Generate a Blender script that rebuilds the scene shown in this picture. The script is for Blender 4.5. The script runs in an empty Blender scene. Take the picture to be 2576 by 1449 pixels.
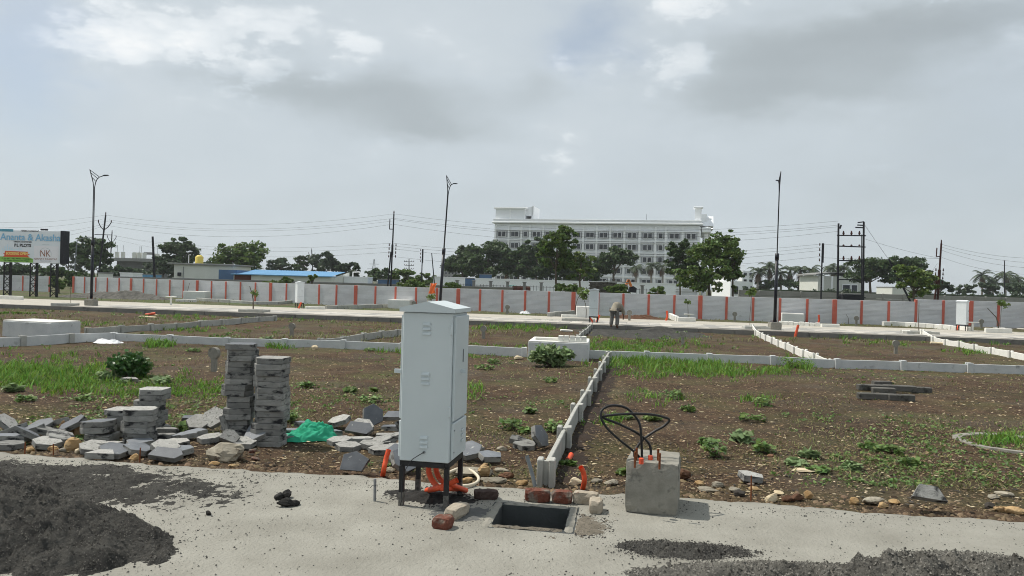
import bpy, math, random
import numpy as np
from mathutils import Vector, Matrix, Euler
# ---------------------------------------------------------------- camera, sky, sun, exposure
SC = bpy.context.scene
COL = SC.collection
random.seed(7); RNG = np.random.default_rng(7)
VW, VH, F = 2576.0, 1449.0, 1950.0          # picture units used to read positions off the photograph
EYE = 1.65
ROLL = math.radians(1.58); PITCH = math.radians(0.28)
_f = Vector((0, math.cos(PITCH), -math.sin(PITCH))); _u0 = Vector((0, math.sin(PITCH), math.cos(PITCH))); _r0 = Vector((1, 0, 0))
CR = _r0*math.cos(ROLL) + _u0*math.sin(ROLL); CU = -_r0*math.sin(ROLL) + _u0*math.cos(ROLL)
cam = bpy.data.cameras.new('camera'); cam.sensor_width = 36; cam.lens = 36*F/VW; cam.clip_end = 9000; cam.clip_start = .05
camo = bpy.data.objects.new('camera', cam); COL.objects.link(camo)
m3 = Matrix((CR, CU, -_f)).transposed(); camo.matrix_world = Matrix.Translation((0, 0, EYE)) @ m3.to_4x4()
SC.camera = camo
SUN_EL, SUN_AZ = math.radians(58), math.radians(-69)      # azimuth from +Y towards +X
sdir = Vector((math.sin(SUN_AZ)*math.cos(SUN_EL), math.cos(SUN_AZ)*math.cos(SUN_EL), math.sin(SUN_EL)))
sl = bpy.data.lights.new('sun', 'SUN'); sl.energy = 3.7; sl.angle = math.radians(.9); sl.color = (1, .95, .86)
so = bpy.data.objects.new('sun', sl); COL.objects.link(so); so.rotation_euler = (-sdir).to_track_quat('-Z', 'Y').to_euler(); so.location = (0, 0, 50)
vs = SC.view_settings; vs.view_transform = 'Standard'; vs.look = 'None'; vs.exposure = 0.2; vs.gamma = 1; vs.use_curve_mapping = False

W = bpy.data.worlds.new('World'); SC.world = W; W.use_nodes = True
def build_sky():
    nt = W.node_tree; N = nt.nodes; L = nt.links; N.clear()
    def nd(t, **k):
        n = N.new(t)
        for a, b in k.items(): setattr(n, a, b)
        return n
    def ma(op, a, b=None, c=None, clamp=False):
        n = nd('ShaderNodeMath', operation=op, use_clamp=clamp)
        for i, v in enumerate((a, b, c)):
            if v is None: continue
            if isinstance(v, (int, float)): n.inputs[i].default_value = v
            else: L.new(v, n.inputs[i])
        return n.outputs[0]
    out = nd('ShaderNodeOutputWorld'); bg = nd('ShaderNodeBackground'); bg.inputs[1].default_value = .1
    sky = nd('ShaderNodeTexSky', sky_type='NISHITA', sun_disc=False, sun_elevation=SUN_EL, sun_rotation=SUN_AZ, altitude=300, dust_density=2.2, air_density=1.0)
    tc = nd('ShaderNodeTexCoord'); sep = nd('ShaderNodeSeparateXYZ'); L.new(tc.outputs['Generated'], sep.inputs[0])
    x, y, z = sep.outputs
    zc = ma('MAXIMUM', z, 0.0)
    # cloud layer seen in perspective, so that clouds flatten towards the horizon
    dz = ma('ADD', zc, .42)
    comb = nd('ShaderNodeCombineXYZ'); L.new(ma('DIVIDE', x, dz), comb.inputs[0]); L.new(ma('DIVIDE', y, dz), comb.inputs[1]); L.new(ma('MULTIPLY', zc, 2.0), comb.inputs[2])
    def noise(scale, det, rough, off=0.0, dist=0.0):
        mp = nd('ShaderNodeMapping'); mp.inputs['Location'].default_value = (off, off*.7, off*.3); L.new(comb.outputs[0], mp.inputs[0])
        n = nd('ShaderNodeTexNoise'); n.inputs['Scale'].default_value = scale; n.inputs['Detail'].default_value = det; n.inputs['Roughness'].default_value = rough; n.inputs['Distortion'].default_value = dist
        L.new(mp.outputs[0], n.inputs[0]); return n
    n1 = noise(2.0, 4, .5, 3.1, .3); n3 = noise(5.0, 5, .55, 5.7); n4 = noise(14.0, 7, .66, 2.2)
    az = ma('ARCTAN2', x, y); el = ma('ARCSINE', z)
    def jit(base, nn, ch, amp): return ma('ADD', base, ma('MULTIPLY', ma('SUBTRACT', nn[ch], .5), amp))
    sp = nd('ShaderNodeSeparateColor'); L.new(n3.outputs['Color'], sp.inputs[0]); sp4 = nd('ShaderNodeSeparateColor'); L.new(n4.outputs['Color'], sp4.inputs[0])
    azs, els = jit(az, sp.outputs, 0, .16), jit(el, sp.outputs, 1, .085)                 # soft undersides
    azb, elb = jit(azs, sp4.outputs, 0, .07), jit(els, sp4.outputs, 1, .06)            # ragged lit tops
    def blob(px, py, sx, sy, amp, acc, A, E):
        a = math.atan((px-1288)/F); e = math.atan((679+.0276*px-py)/F*math.cos(a))
        dx = ma('DIVIDE', ma('SUBTRACT', A, a), sx/F); dy = ma('DIVIDE', ma('SUBTRACT', E, e), sy/F)
        g = ma('MULTIPLY', ma('EXPONENT', ma('MULTIPLY', ma('MULTIPLY_ADD', dx, dx, ma('MULTIPLY', dy, dy)), -1.0)), amp)
        return g if acc is None else ma('ADD', acc, g)
    v = ma('ADD', .46, ma('MULTIPLY', ma('SUBTRACT', n1.outputs[0], .5), .22)); v = ma('ADD', v, ma('MULTIPLY', ma('SUBTRACT', n3.outputs[0], .5), .12))
    br = None
    for b in CLOUDS:
        if b[4] > 0: br = blob(*b, br, azb, elb)
        else: v = blob(*b, v, azs, els)
    # lit cumulus: the field is steepened so that the tops get an outline
    vo = nd('ShaderNodeTexVoronoi', feature='SMOOTH_F1'); vo.inputs['Scale'].default_value = 8.; vo.inputs['Smoothness'].default_value = .25; vo.inputs['Detail'].default_value = 2.; vo.inputs['Roughness'].default_value = .55
    wp = nd('ShaderNodeVectorMath', operation='SCALE'); L.new(n4.outputs['Color'], wp.inputs[0]); wp.inputs['Scale'].default_value = .09; wa = nd('ShaderNodeVectorMath', operation='ADD'); L.new(comb.outputs[0], wa.inputs[0]); L.new(wp.outputs[0], wa.inputs[1]); L.new(wa.outputs[0], vo.inputs['Vector'])
    puff = ma('SUBTRACT', .42, vo.outputs['Distance'])
    br = ma('MULTIPLY', br, ma('MULTIPLY_ADD', puff, 1.2, 1.3))
    st = nd('ShaderNodeMapRange', interpolation_type='SMOOTHSTEP'); L.new(ma('ADD', br, ma('MULTIPLY', ma('SUBTRACT', n4.outputs[0], .5), .10)), st.inputs[0]); st.inputs[1].default_value = .13; st.inputs[2].default_value = .29; st.inputs[3].default_value = 0.; st.inputs[4].default_value = .19
    v = ma('ADD', v, ma('ADD', st.outputs[0], ma('MULTIPLY', br, .45))); v = ma('ADD', v, ma('MULTIPLY', ma('MULTIPLY', st.outputs[0], 2.2), ma('SUBTRACT', n4.outputs[0], .5)))
    ramp = nd('ShaderNodeValToRGB'); e = ramp.color_ramp.elements
    e[0].position = 0.0; e[0].color = (.34, .375, .39, 1); e[1].position = 1.0; e[1].color = (.86, .875, .87, 1)
    for p, c in ((.25, (.42, .465, .485)), (.45, (.525, .58, .615)), (.62, (.60, .65, .68)), (.8, (.73, .77, .79))):
        q = e.new(p); q.color = (*c, 1)
    L.new(v, ramp.inputs[0])
    sc10 = nd('ShaderNodeMix', data_type='RGBA', blend_type='MULTIPLY'); sc10.inputs[0].default_value = 1; L.new(ramp.outputs[0], sc10.inputs[6]); sc10.inputs[7].default_value = (10, 10, 10, 1)
    # thin places where the blue shows
    blue = None
    for b in BLUES: blue = blob(*b, blue, azb, elb)
    cov = ma('SUBTRACT', .93, blue, clamp=True)
    mx = nd('ShaderNodeMix', data_type='RGBA'); L.new(cov, mx.inputs[0]); L.new(sky.outputs[0], mx.inputs[6]); L.new(sc10.outputs[2], mx.inputs[7])
    L.new(mx.outputs[2], bg.inputs[0]); L.new(bg.outputs[0], out.inputs[0])
CLOUDS = [(400, 75, 240, 95, .46), (570, 130, 170, 60, .28), (250, 120, 120, 60, .26), (450, 230, 80, 32, .26), (610, 255, 50, 25, .16), (900, 90, 80, 90, .28), (720, 50, 130, 80, .24), (1140, 100, 110, 50, .24), (1590, 185, 160, 75, .40), (1690, 70, 90, 110, .26), (1420, 130, 60, 35, .18), (1400, 330, 45, 30, .22), (1420, 400, 85, 45, .26), (930, 380, 80, 40, .16),
          (1790, 15, 130, 28, .3), (2330, 5, 190, 28, .32), (2530, 125, 60, 40, .2), (2150, 290, 90, 25, .2), (1740, 370, 60, 22, .16), (2220, 430, 60, 18, .14), (200, 370, 90, 40, .12), (1230, 190, 40, 45, .18),
          (640, 205, 230, 42, -.16), (930, 240, 260, 55, -.22), (1060, 320, 180, 40, -.2), (1930, 150, 240, 80, -.28), (1900, 255, 260, 45, -.22), (2350, 80, 300, 45, -.24), (2250, 180, 140, 60, -.1), (1340, 220, 80, 40, -.1), (2250, 480, 500, 160, -.06)]
BLUES = [(40, 150, 120, 200, .4), (1480, 90, 110, 80, .4), (2560, 330, 200, 300, .1)]
SC.cycles.max_bounces = 5; SC.cycles.diffuse_bounces = 3; SC.cycles.glossy_bounces = 2; SC.cycles.transmission_bounces = 2; SC.cycles.transparent_max_bounces = 4; SC.cycles.sample_clamp_indirect = 4; SC.cycles.use_adaptive_sampling = True; SC.cycles.adaptive_threshold = .03
SC.cycles.pixel_filter_type = 'BLACKMAN_HARRIS'; SC.cycles.filter_width = 1.0
W.cycles.sampling_method = 'MANUAL'; W.cycles.sample_map_resolution = 256
build_sky()

# ---------------------------------------------------------------- reading positions off the photograph
GA = math.radians(8.5); GC, GS = math.cos(GA), math.sin(GA)       # the site grid is turned by 8.5 degrees
def uv(x, y): return x*GC - y*GS, x*GS + y*GC
def xy(u, v): return u*GC + v*GS, -u*GS + v*GC
V_EDGE, V_ROAD, V_ROAD2 = 6.22, 33.7, 41.3
def sstep(t): t = np.clip(t, 0, 1); return t*t*(3-2*t)
def T(x, y):
    v = x*GS + y*GC
    z = -.03 - .17*sstep((v-8)/20.)
    z = np.where(v > V_ROAD+.15, -.26, z); z = np.where(v > V_ROAD2-.2, -.03 + .0*v, z)
    w = np.clip((v-6.7)/1.5, 0, 1)*np.clip((60-v)/20, 0, 1)
    z = z + w*(.022*np.sin(1.3*x+.7*y)*np.sin(.9*y-.4*x) + .012*np.sin(3.1*x-1.7*y)*np.sin(2.3*y+1.1*x) + .006*np.sin(7.3*x+2.1*y)*np.sin(6.1*y-3*x))
    return z
def S(x, y):
    v = x*GS + y*GC
    if v < V_EDGE or V_ROAD < v < V_ROAD2: return 0.0
    return float(T(x, y))
def ray(px, py): return _f*F + CR*(px-VW/2) - CU*(py-VH/2)
def P(px, py, Y):
    r = ray(px, py); t = Y/r.y; return Vector((r.x*t, Y, EYE + r.z*t))
def G(px, py, z=None):
    r = ray(px, py); zz = 0.0 if z is None else z
    for _ in range(1 if z is not None else 8):
        t = (zz-EYE)/r.z; x, y = r.x*t, r.y*t
        if z is None: zz = S(x, y)
    return Vector((x, y, zz))
def Gn(px, py):
    rx = _f.x*F + CR.x*(px-VW/2) - CU.x*(py-VH/2); ry = _f.y*F + CR.y*(px-VW/2) - CU.y*(py-VH/2); rz = _f.z*F + CR.z*(px-VW/2) - CU.z*(py-VH/2)
    z = np.zeros_like(px)
    for _ in range(5):
        t = (z-EYE)/rz; x, y = rx*t, ry*t; z = T(x, y)
    return x, y, z

# ---------------------------------------------------------------- materials
MT = {}
def M(name, c1, c2=None, scale=6., rough=.85, bump=0., bscale=40., spec=.25, metal=0., c3=None, s3=30., t3=.62, rnd=0., pos=False, det=5., isl=0., w3=.05, rampw=.2, stretch=None, bdist=.02, trans=0., hue=None):
    m = bpy.data.materials.new(name); MT[name] = m; m.use_nodes = True; nt = m.node_tree; N, L = nt.nodes, nt.links
    b = N['Principled BSDF']; b.inputs['Roughness'].default_value = rough; b.inputs['Metallic'].default_value = metal; b.inputs['Specular IOR Level'].default_value = spec
    b.inputs['Base Color'].default_value = (*c1, 1)
    if pos: co = N.new('ShaderNodeNewGeometry').outputs['Position']
    else: co = N.new('ShaderNodeTexCoord').outputs['Object']
    if stretch:
        mp = N.new('ShaderNodeMapping'); mp.inputs['Scale'].default_value = stretch; L.new(co, mp.inputs[0]); co = mp.outputs[0]
    if not pos:
        oi = N.new('ShaderNodeObjectInfo'); ad = N.new('ShaderNodeVectorMath'); ad.operation = 'ADD'; L.new(co, ad.inputs[0])
        mu = N.new('ShaderNodeMath'); mu.operation = 'MULTIPLY'; mu.inputs[1].default_value = 37.; L.new(oi.outputs['Random'], mu.inputs[0]); L.new(mu.outputs[0], ad.inputs[1]); co = ad.outputs[0]
    def noise(s, d=5.):
        n = N.new('ShaderNodeTexNoise'); n.inputs['Scale'].default_value = s; n.inputs['Detail'].default_value = d; n.inputs['Roughness'].default_value = .6; L.new(co, n.inputs['Vector']); return n.outputs[0]
    def mix(f, a, bb, bt='MIX'):
        x = N.new('ShaderNodeMix'); x.data_type = 'RGBA'; x.blend_type = bt
        if isinstance(f, float): x.inputs[0].default_value = f
        else: L.new(f, x.inputs[0])
        for i, v in ((6, a), (7, bb)):
            if isinstance(v, tuple): x.inputs[i].default_value = (*v, 1)
            else: L.new(v, x.inputs[i])
        return x.outputs[2]
    def thr(o, a, bb):
        r = N.new('ShaderNodeMapRange'); r.inputs[1].default_value = a; r.inputs[2].default_value = bb; L.new(o, r.inputs[0]); return r.outputs[0]
    col = None
    if c2: col = mix(thr(noise(scale, det), .5-rampw, .5+rampw), c1, c2)
    if c3: col = mix(thr(noise(s3, 4.), t3, t3+w3), col if col else c1, c3)
    for amt, src in ((rnd, 'obj'), (isl, 'isl')):
        if amt:
            o = N.new('ShaderNodeObjectInfo').outputs['Random'] if src == 'obj' else N.new('ShaderNodeNewGeometry').outputs['Random Per Island']
            r = N.new('ShaderNodeMapRange'); r.inputs[3].default_value = 1-amt; r.inputs[4].default_value = 1+amt; L.new(o, r.inputs[0])
            hs = N.new('ShaderNodeHueSaturation'); L.new(r.outputs[0], hs.inputs['Value'])
            if col: L.new(col, hs.inputs['Color'])
            else: hs.inputs['Color'].default_value = (*c1, 1)
            if src == 'isl':
                r2 = N.new('ShaderNodeMapRange'); r2.inputs[3].default_value = .5-(amt*.07 if hue is None else hue); r2.inputs[4].default_value = .5+(amt*.05 if hue is None else hue)
                fr = N.new('ShaderNodeMath'); fr.operation = 'FRACT'; mm = N.new('ShaderNodeMath'); mm.operation = 'MULTIPLY'; mm.inputs[1].default_value = 7.13; L.new(o, mm.inputs[0]); L.new(mm.outputs[0], fr.inputs[0]); L.new(fr.outputs[0], r2.inputs[0]); L.new(r2.outputs[0], hs.inputs['Hue'])
            col = hs.outputs[0]
    if col: L.new(col, b.inputs['Base Color'])
    if bump:
        bp = N.new('ShaderNodeBump'); bp.inputs['Strength'].default_value = bump; bp.inputs['Distance'].default_value = bdist; L.new(noise(bscale, 6.), bp.inputs['Height']); L.new(bp.outputs[0], b.inputs['Normal'])
    if trans:
        tr = N.new('ShaderNodeBsdfTranslucent'); ms = N.new('ShaderNodeMixShader'); ms.inputs[0].default_value = trans
        if col: L.new(col, tr.inputs[0])
        else: tr.inputs[0].default_value = (*c1, 1)
        out = N['Material Output']; L.new(b.outputs[0], ms.inputs[1]); L.new(tr.outputs[0], ms.inputs[2]); L.new(ms.outputs[0], out.inputs[0])
    return m
M('slab', (.225, .216, .185), (.335, .325, .285), 1.6, .9, .8, 38, .2, c3=(.085, .082, .074), s3=48, t3=.65, pos=True, w3=.08, bdist=.02, rampw=.22, det=10.)
M('asphalt', (.028, .027, .026), (.085, .082, .074), 5, .95, .9, 90, .15, pos=True, c3=(.12, .115, .102), s3=70, t3=.6, w3=.1, det=10.)
M('greysand', (.06, .058, .053), (.165, .158, .14), 4, .95, 1., 80, .15, pos=True, c3=(.035, .034, .032), s3=50, t3=.56, w3=.12, det=10.)
M('grain', (.035, .034, .032), isl=.6, rough=.95)
M('concrete', (.21, .20, .17), (.32, .305, .265), 7, .9, .35, 60, .2, c3=(.085, .083, .075), s3=7, t3=.57, w3=.14)
M('darkconcrete', (.09, .092, .09), (.13, .13, .125), 5, .9, .3, 50, .2)
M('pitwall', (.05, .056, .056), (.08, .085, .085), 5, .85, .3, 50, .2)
M('plaster', (.48, .50, .50), (.60, .61, .60), 3.5, .9, .25, 50, .2, c3=(.26, .27, .26), s3=5, t3=.62, w3=.15)
M('whitewash', (.62, .63, .61), (.72, .72, .70), 3, .9, .2, 50, .2, c3=(.40, .41, .39), s3=6, t3=.64, w3=.15)
M('kerbwhite', (.66, .65, .60), (.78, .77, .72), 4, .9, .2, 50, .2, c3=(.42, .40, .36), s3=7, t3=.66, w3=.12, rnd=.08)
M('precast', (.34, .34, .31), (.46, .455, .42), 6, .92, .35, 70, .2, c3=(.15, .15, .135), s3=12, t3=.60, w3=.14, rnd=.1)
M('pavside', (.185, .185, .175), (.30, .297, .28), 9, .92, .5, 80, .2, c3=(.028, .029, .031), s3=7, t3=.525, w3=.12, rnd=.22, stretch=(1, 1, 2.0))
M('pavrough', (.31, .306, .285), (.45, .44, .415), 12, .95, 1., 45, .15, c3=(.20, .195, .18), s3=40, t3=.58, rnd=.15)
M('kerbdark', (.08, .077, .07), (.15, .145, .13), 5, .9, .5, 40, .2, c3=(.035, .034, .03), s3=6, t3=.54, w3=.15)
M('pavdark', (.10, .11, .125), (.17, .18, .195), 6, .6, .2, 60, .4, c3=(.33, .33, .32), s3=16, t3=.66, rnd=.25)
M('rocktan', (.33, .20, .085), (.44, .32, .18), 9, .9, .8, 30, .2, c3=(.13, .075, .035), s3=10, t3=.58, rnd=.25)
M('rockgrey', (.22, .195, .15), (.34, .31, .25), 9, .9, .8, 30, .2, c3=(.10, .08, .06), s3=11, t3=.6, rnd=.3)
M('rockpale', (.50, .40, .25), (.62, .53, .38), 6, .9, .5, 30, .2, c3=(.30, .2, .1), s3=8, t3=.62)
M('rockbrown', (.10, .052, .032), (.17, .09, .055), 9, .9, .8, 30, .2, rnd=.3)
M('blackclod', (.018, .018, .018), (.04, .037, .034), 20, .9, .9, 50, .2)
M('brickred', (.13, .045, .030), (.18, .07, .048), 12, .9, .6, 60, .2, c3=(.19, .165, .135), s3=9, t3=.48, w3=.14)
M('grit', (.13, .115, .09), (.20, .175, .14), 14, .95, .8, 60, .15, pos=True, c3=(.06, .055, .05), s3=50, t3=.58)
M('brickcement', (.36, .31, .24), (.42, .37, .30), 10, .9, .6, 60, .2, c3=(.18, .075, .05), s3=16, t3=.62, w3=.14)
M('brickdark', (.055, .034, .03), (.085, .06, .05), 12, .9, .6, 60, .2)
M('cabpaint', (.51, .565, .58), (.55, .605, .618), 2.2, .45, .04, 200, .4, c3=(.40, .41, .40), s3=22, t3=.70, w3=.14)
M('cabwhite', (.66, .70, .715), (.70, .735, .75), 3, .45, .0, 1, .4)
M('blacksteel', (.012, .012, .013), (.02, .02, .021), 20, .6, .1, 60, .35)
M('legworn', (.03, .03, .03), (.20, .19, .17), 26, .8, .3, 60, .3)
M('steel', (.22, .23, .24), (.30, .31, .32), 30, .5, 0, 1, .4, metal=.5)
M('rubber', (.010, .010, .011), rough=.45, spec=.4)
M('wire', (.03, .03, .033), rough=.6)
M('orange', (.68, .075, .022), (.76, .11, .04), 8, .5, 0, 1, .4, c3=(.50, .16, .09), s3=18, t3=.62, w3=.14)
M('cream', (.60, .53, .40), (.68, .61, .48), 5, .5, 0, 1, .4)
M('greypipe', (.13, .145, .155), (.2, .22, .23), 9, .5, 0, 1, .4)
M('rust', (.16, .052, .022), (.24, .085, .035), 25, .85, .5, 80, .2)
M('greennet', (.04, .42, .245), (.07, .52, .32), 6, .8, .3, 50, .15, trans=.3)
M('polenavy', (.006, .007, .014), rough=.4, spec=.4)
M('poleblack', (.010, .010, .014), (.02, .02, .026), 10, .6, 0, 1, .3)
M('polerust', (.05, .016, .012), rough=.8)
M('wallpanel', (.62, .625, .645), (.74, .745, .76), 1.2, .9, 0, 1, .2, c3=(.45, .45, .45), s3=3, t3=.66, w3=.12, rnd=.05)
M('wallpost', (.50, .12, .085), (.57, .16, .115), 3, .85, 0, 1, .2, c3=(.40, .22, .18), s3=6, t3=.64, w3=.1, rnd=.1)
M('paver1', (.44, .415, .37), (.52, .49, .44), 3, .9, .2, 40, .2, rnd=.09)
M('paver2', (.27, .262, .245), (.34, .33, .31), 3, .9, .2, 40, .2, rnd=.09)
M('roadedge', (.37, .345, .295), (.46, .43, .375), 2, .9, .2, 40, .2, pos=True, c3=(.27, .25, .21), s3=1.2, t3=.6, w3=.2)
M('retain', (.16, .155, .14), (.23, .22, .20), 2, .92, .3, 30, .2, c3=(.07, .07, .065), s3=2, t3=.55, w3=.2)
M('facade', (.80, .82, .835), (.83, .845, .855), .15, .8, 0, 1, .2)
M('facadetrim', (.86, .87, .875), rough=.8)
M('glassdark', (.012, .015, .022), (.05, .055, .065), .4, .25, 0, 1, .25, rnd=.5)
M('roofblue', (.10, .27, .47), (.13, .32, .54), 1, .5, 0, 1, .4)
M('steelblue', (.07, .13, .24), (.09, .16, .28), 1, .7, 0, 1, .3)
M('creamwall', (.60, .61, .56), (.66, .67, .62), .8, .9, 0, 1, .2)
M('greywall', (.24, .235, .215), (.31, .305, .28), .9, .9, 0, 1, .2, c3=(.17, .165, .15), s3=.6, t3=.6, w3=.2)
M('rawconcrete', (.20, .20, .195), (.27, .27, .26), .6, .9, 0, 1, .2)
M('brownwall', (.10, .035, .025), rough=.8)
M('yellowtank', (.70, .55, .12), rough=.5)
M('orangemachine', (.70, .22, .05), rough=.5)
M('redtractor', (.32, .025, .03), rough=.5)
M('greencanopy', (.15, .40, .36), rough=.6)
M('bark', (.09, .07, .05), (.15, .125, .10), 3, .95, .4, 20, .2)
M('palmbark', (.24, .22, .195), (.33, .31, .28), 2, .95, .2, 10, .2)
LE = dict(rough=.55, spec=.35, isl=.42, trans=.30)
M('leafdark', (.058, .098, .034), **LE); M('leafmid', (.105, .165, .042), **LE); M('leaflight', (.13, .19, .05), **LE); M('leaffar', (.062, .094, .048), **LE)
M('leafbush', (.045, .115, .026), rough=.4, spec=.4, isl=.4, trans=.25); M('leafweed', (.13, .21, .06), rough=.55, spec=.3, isl=.45, trans=.3); M('leafpale', (.19, .27, .12), rough=.6, isl=.3, trans=.25)
M('grassgreen', (.12, .235, .034), rough=.6, spec=.25, isl=.5, trans=.35); M('grassdry', (.19, .20, .085), rough=.7, spec=.2, isl=.5, trans=.3)
M('palmgreen', (.062, .088, .045), rough=.6, isl=.4, trans=.2); M('palmdry', (.13, .085, .055), rough=.8, isl=.4, trans=.2)
M('darksoil', (.022, .015, .011), (.045, .030, .021), 8, .9, .9, 30, .2, pos=True); M('heapgrain', (.055, .053, .048), rough=.95, isl=.85, hue=.005); M('dustgrain', (.115, .11, .098), rough=.95, isl=.8, hue=.005); M('edgerubble', (.115, .083, .052), rough=.95, isl=.9, hue=.015); M('litter', (.145, .108, .058), rough=.9, isl=.85, hue=.02); M('pebble', (.18, .13, .082), rough=.95, isl=.8, hue=.01); M('palechip', (.36, .30, .20), rough=.9, isl=.5, hue=.01); M('darkstone', (.045, .040, .034), rough=.9, isl=.7, hue=.01)
M('flag', (.90, .20, .06), rough=.7, trans=.3); M('skin', (.12, .06, .035), rough=.6); M('shirt', (.23, .205, .16), (.30, .27, .21), 6, .9); M('trousers', (.13, .125, .115), (.19, .18, .165), 8, .9); M('hair', (.012, .01, .01), rough=.6)
M('sackcloth', (.27, .17, .09), (.34, .23, .13), 14, .95, .6, 60, .1)
M('plasticwhite', (.75, .76, .76), rough=.4)
M('inkblack', (.03, .03, .035), rough=.6); M('inkblue', (.16, .42, .66), rough=.6); M('inkpale', (.55, .72, .82), rough=.6); M('inkred', (.62, .10, .04), rough=.6); M('inkyellow', (.85, .72, .22), rough=.6); M('inkgreen', (.25, .48, .10), rough=.6); M('inkdkgreen', (.03, .10, .02), rough=.6); M('inkbrown', (.25, .10, .06), rough=.6); M('board', (.66, .71, .75), (.70, .74, .77), .4, .6); M('boardwhite', (.74, .74, .77), rough=.6); M('inkteal', (.10, .30, .40), rough=.6); M('inkgrey', (.35, .42, .45), rough=.6)

def mat_ground():
    m = bpy.data.materials.new('ground'); MT['ground'] = m; m.use_nodes = True; nt = m.node_tree; N, L = nt.nodes, nt.links; b = N['Principled BSDF']; b.inputs['Roughness'].default_value = .95; b.inputs['Specular IOR Level'].default_value = .15
    co = N.new('ShaderNodeNewGeometry').outputs['Position']
    def noise(s, d=5., r=.6):
        n = N.new('ShaderNodeTexNoise'); n.inputs['Scale'].default_value = s; n.inputs['Detail'].default_value = d; n.inputs['Roughness'].default_value = r; L.new(co, n.inputs['Vector']); return n.outputs[0]
    def thr(o, a, bb):
        r = N.new('ShaderNodeMapRange'); r.inputs[1].default_value = a; r.inputs[2].default_value = bb; L.new(o, r.inputs[0]); return r.outputs[0]
    def mix(f, a, bb):
        x = N.new('ShaderNodeMix'); x.data_type = 'RGBA'
        if isinstance(f, float): x.inputs[0].default_value = f
        else: L.new(f, x.inputs[0])
        for i, v in ((6, a), (7, bb)):
            if isinstance(v, tuple): x.inputs[i].default_value = (*v, 1)
            else: L.new(v, x.inputs[i])
        return x.outputs[2]
    def mul(a, bb):
        n = N.new('ShaderNodeMath'); n.operation = 'MULTIPLY'; L.new(a, n.inputs[0])
        if isinstance(bb, float): n.inputs[1].default_value = bb
        else: L.new(bb, n.inputs[1])
        return n.outputs[0]
    c = mix(thr(noise(3.5), .35, .65), (.046, .029, .018), (.098, .062, .038))
    c = mix(mul(thr(noise(.45), .50, .64), .7), c, (.082, .070, .053))            # grey gravelly patches
    c = mix(mul(thr(noise(.7, 6.), .47, .64), .6), c, (.085, .092, .035))           # thin moss
    c = mix(mul(thr(noise(.33, 4.), .50, .60), .55), c, (.040, .026, .018))
    c = mix(mul(thr(noise(.95, 5.), .56, .68), .5), c, (.13, .092, .060))
    c = mix(thr(noise(26., 3.), .60, .68), c, (.22, .165, .10))                     # pale bits
    c = mix(thr(noise(17., 3.), .62, .7), c, (.028, .018, .013))
    sp = N.new('ShaderNodeSeparateXYZ'); L.new(co, sp.inputs[0])
    c = mix(thr(sp.outputs[1], 36., 44.), c, mix(thr(noise(.25), .4, .6), (.10, .085, .055), (.075, .10, .035)))
    L.new(c, b.inputs['Base Color'])
    bp = N.new('ShaderNodeBump'); bp.inputs['Strength'].default_value = 1.; bp.inputs['Distance'].default_value = .035; L.new(noise(22., 7., .7), bp.inputs['Height']); L.new(bp.outputs[0], b.inputs['Normal'])
mat_ground()
def mat_brickwall():
    m = MT['wallpanel']; nt = m.node_tree; N, L = nt.nodes, nt.links; b = N['Principled BSDF']
    tc = N.new('ShaderNodeTexCoord'); sp = N.new('ShaderNodeSeparateXYZ'); L.new(tc.outputs['Object'], sp.inputs[0]); cb = N.new('ShaderNodeCombineXYZ'); L.new(sp.outputs[0], cb.inputs[0]); L.new(sp.outputs[2], cb.inputs[1])
    br = N.new('ShaderNodeTexBrick'); L.new(cb.outputs[0], br.inputs['Vector']); br.inputs['Scale'].default_value = 1; br.inputs['Brick Width'].default_value = .16; br.inputs['Row Height'].default_value = .065; br.inputs['Mortar Size'].default_value = .009; br.inputs['Mortar Smooth'].default_value = .6
    bp = N.new('ShaderNodeBump'); bp.inputs['Strength'].default_value = 1; bp.inputs['Distance'].default_value = .014; bp.invert = True; L.new(br.outputs['Fac'], bp.inputs['Height']); L.new(bp.outputs[0], b.inputs['Normal'])
mat_brickwall()

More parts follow.
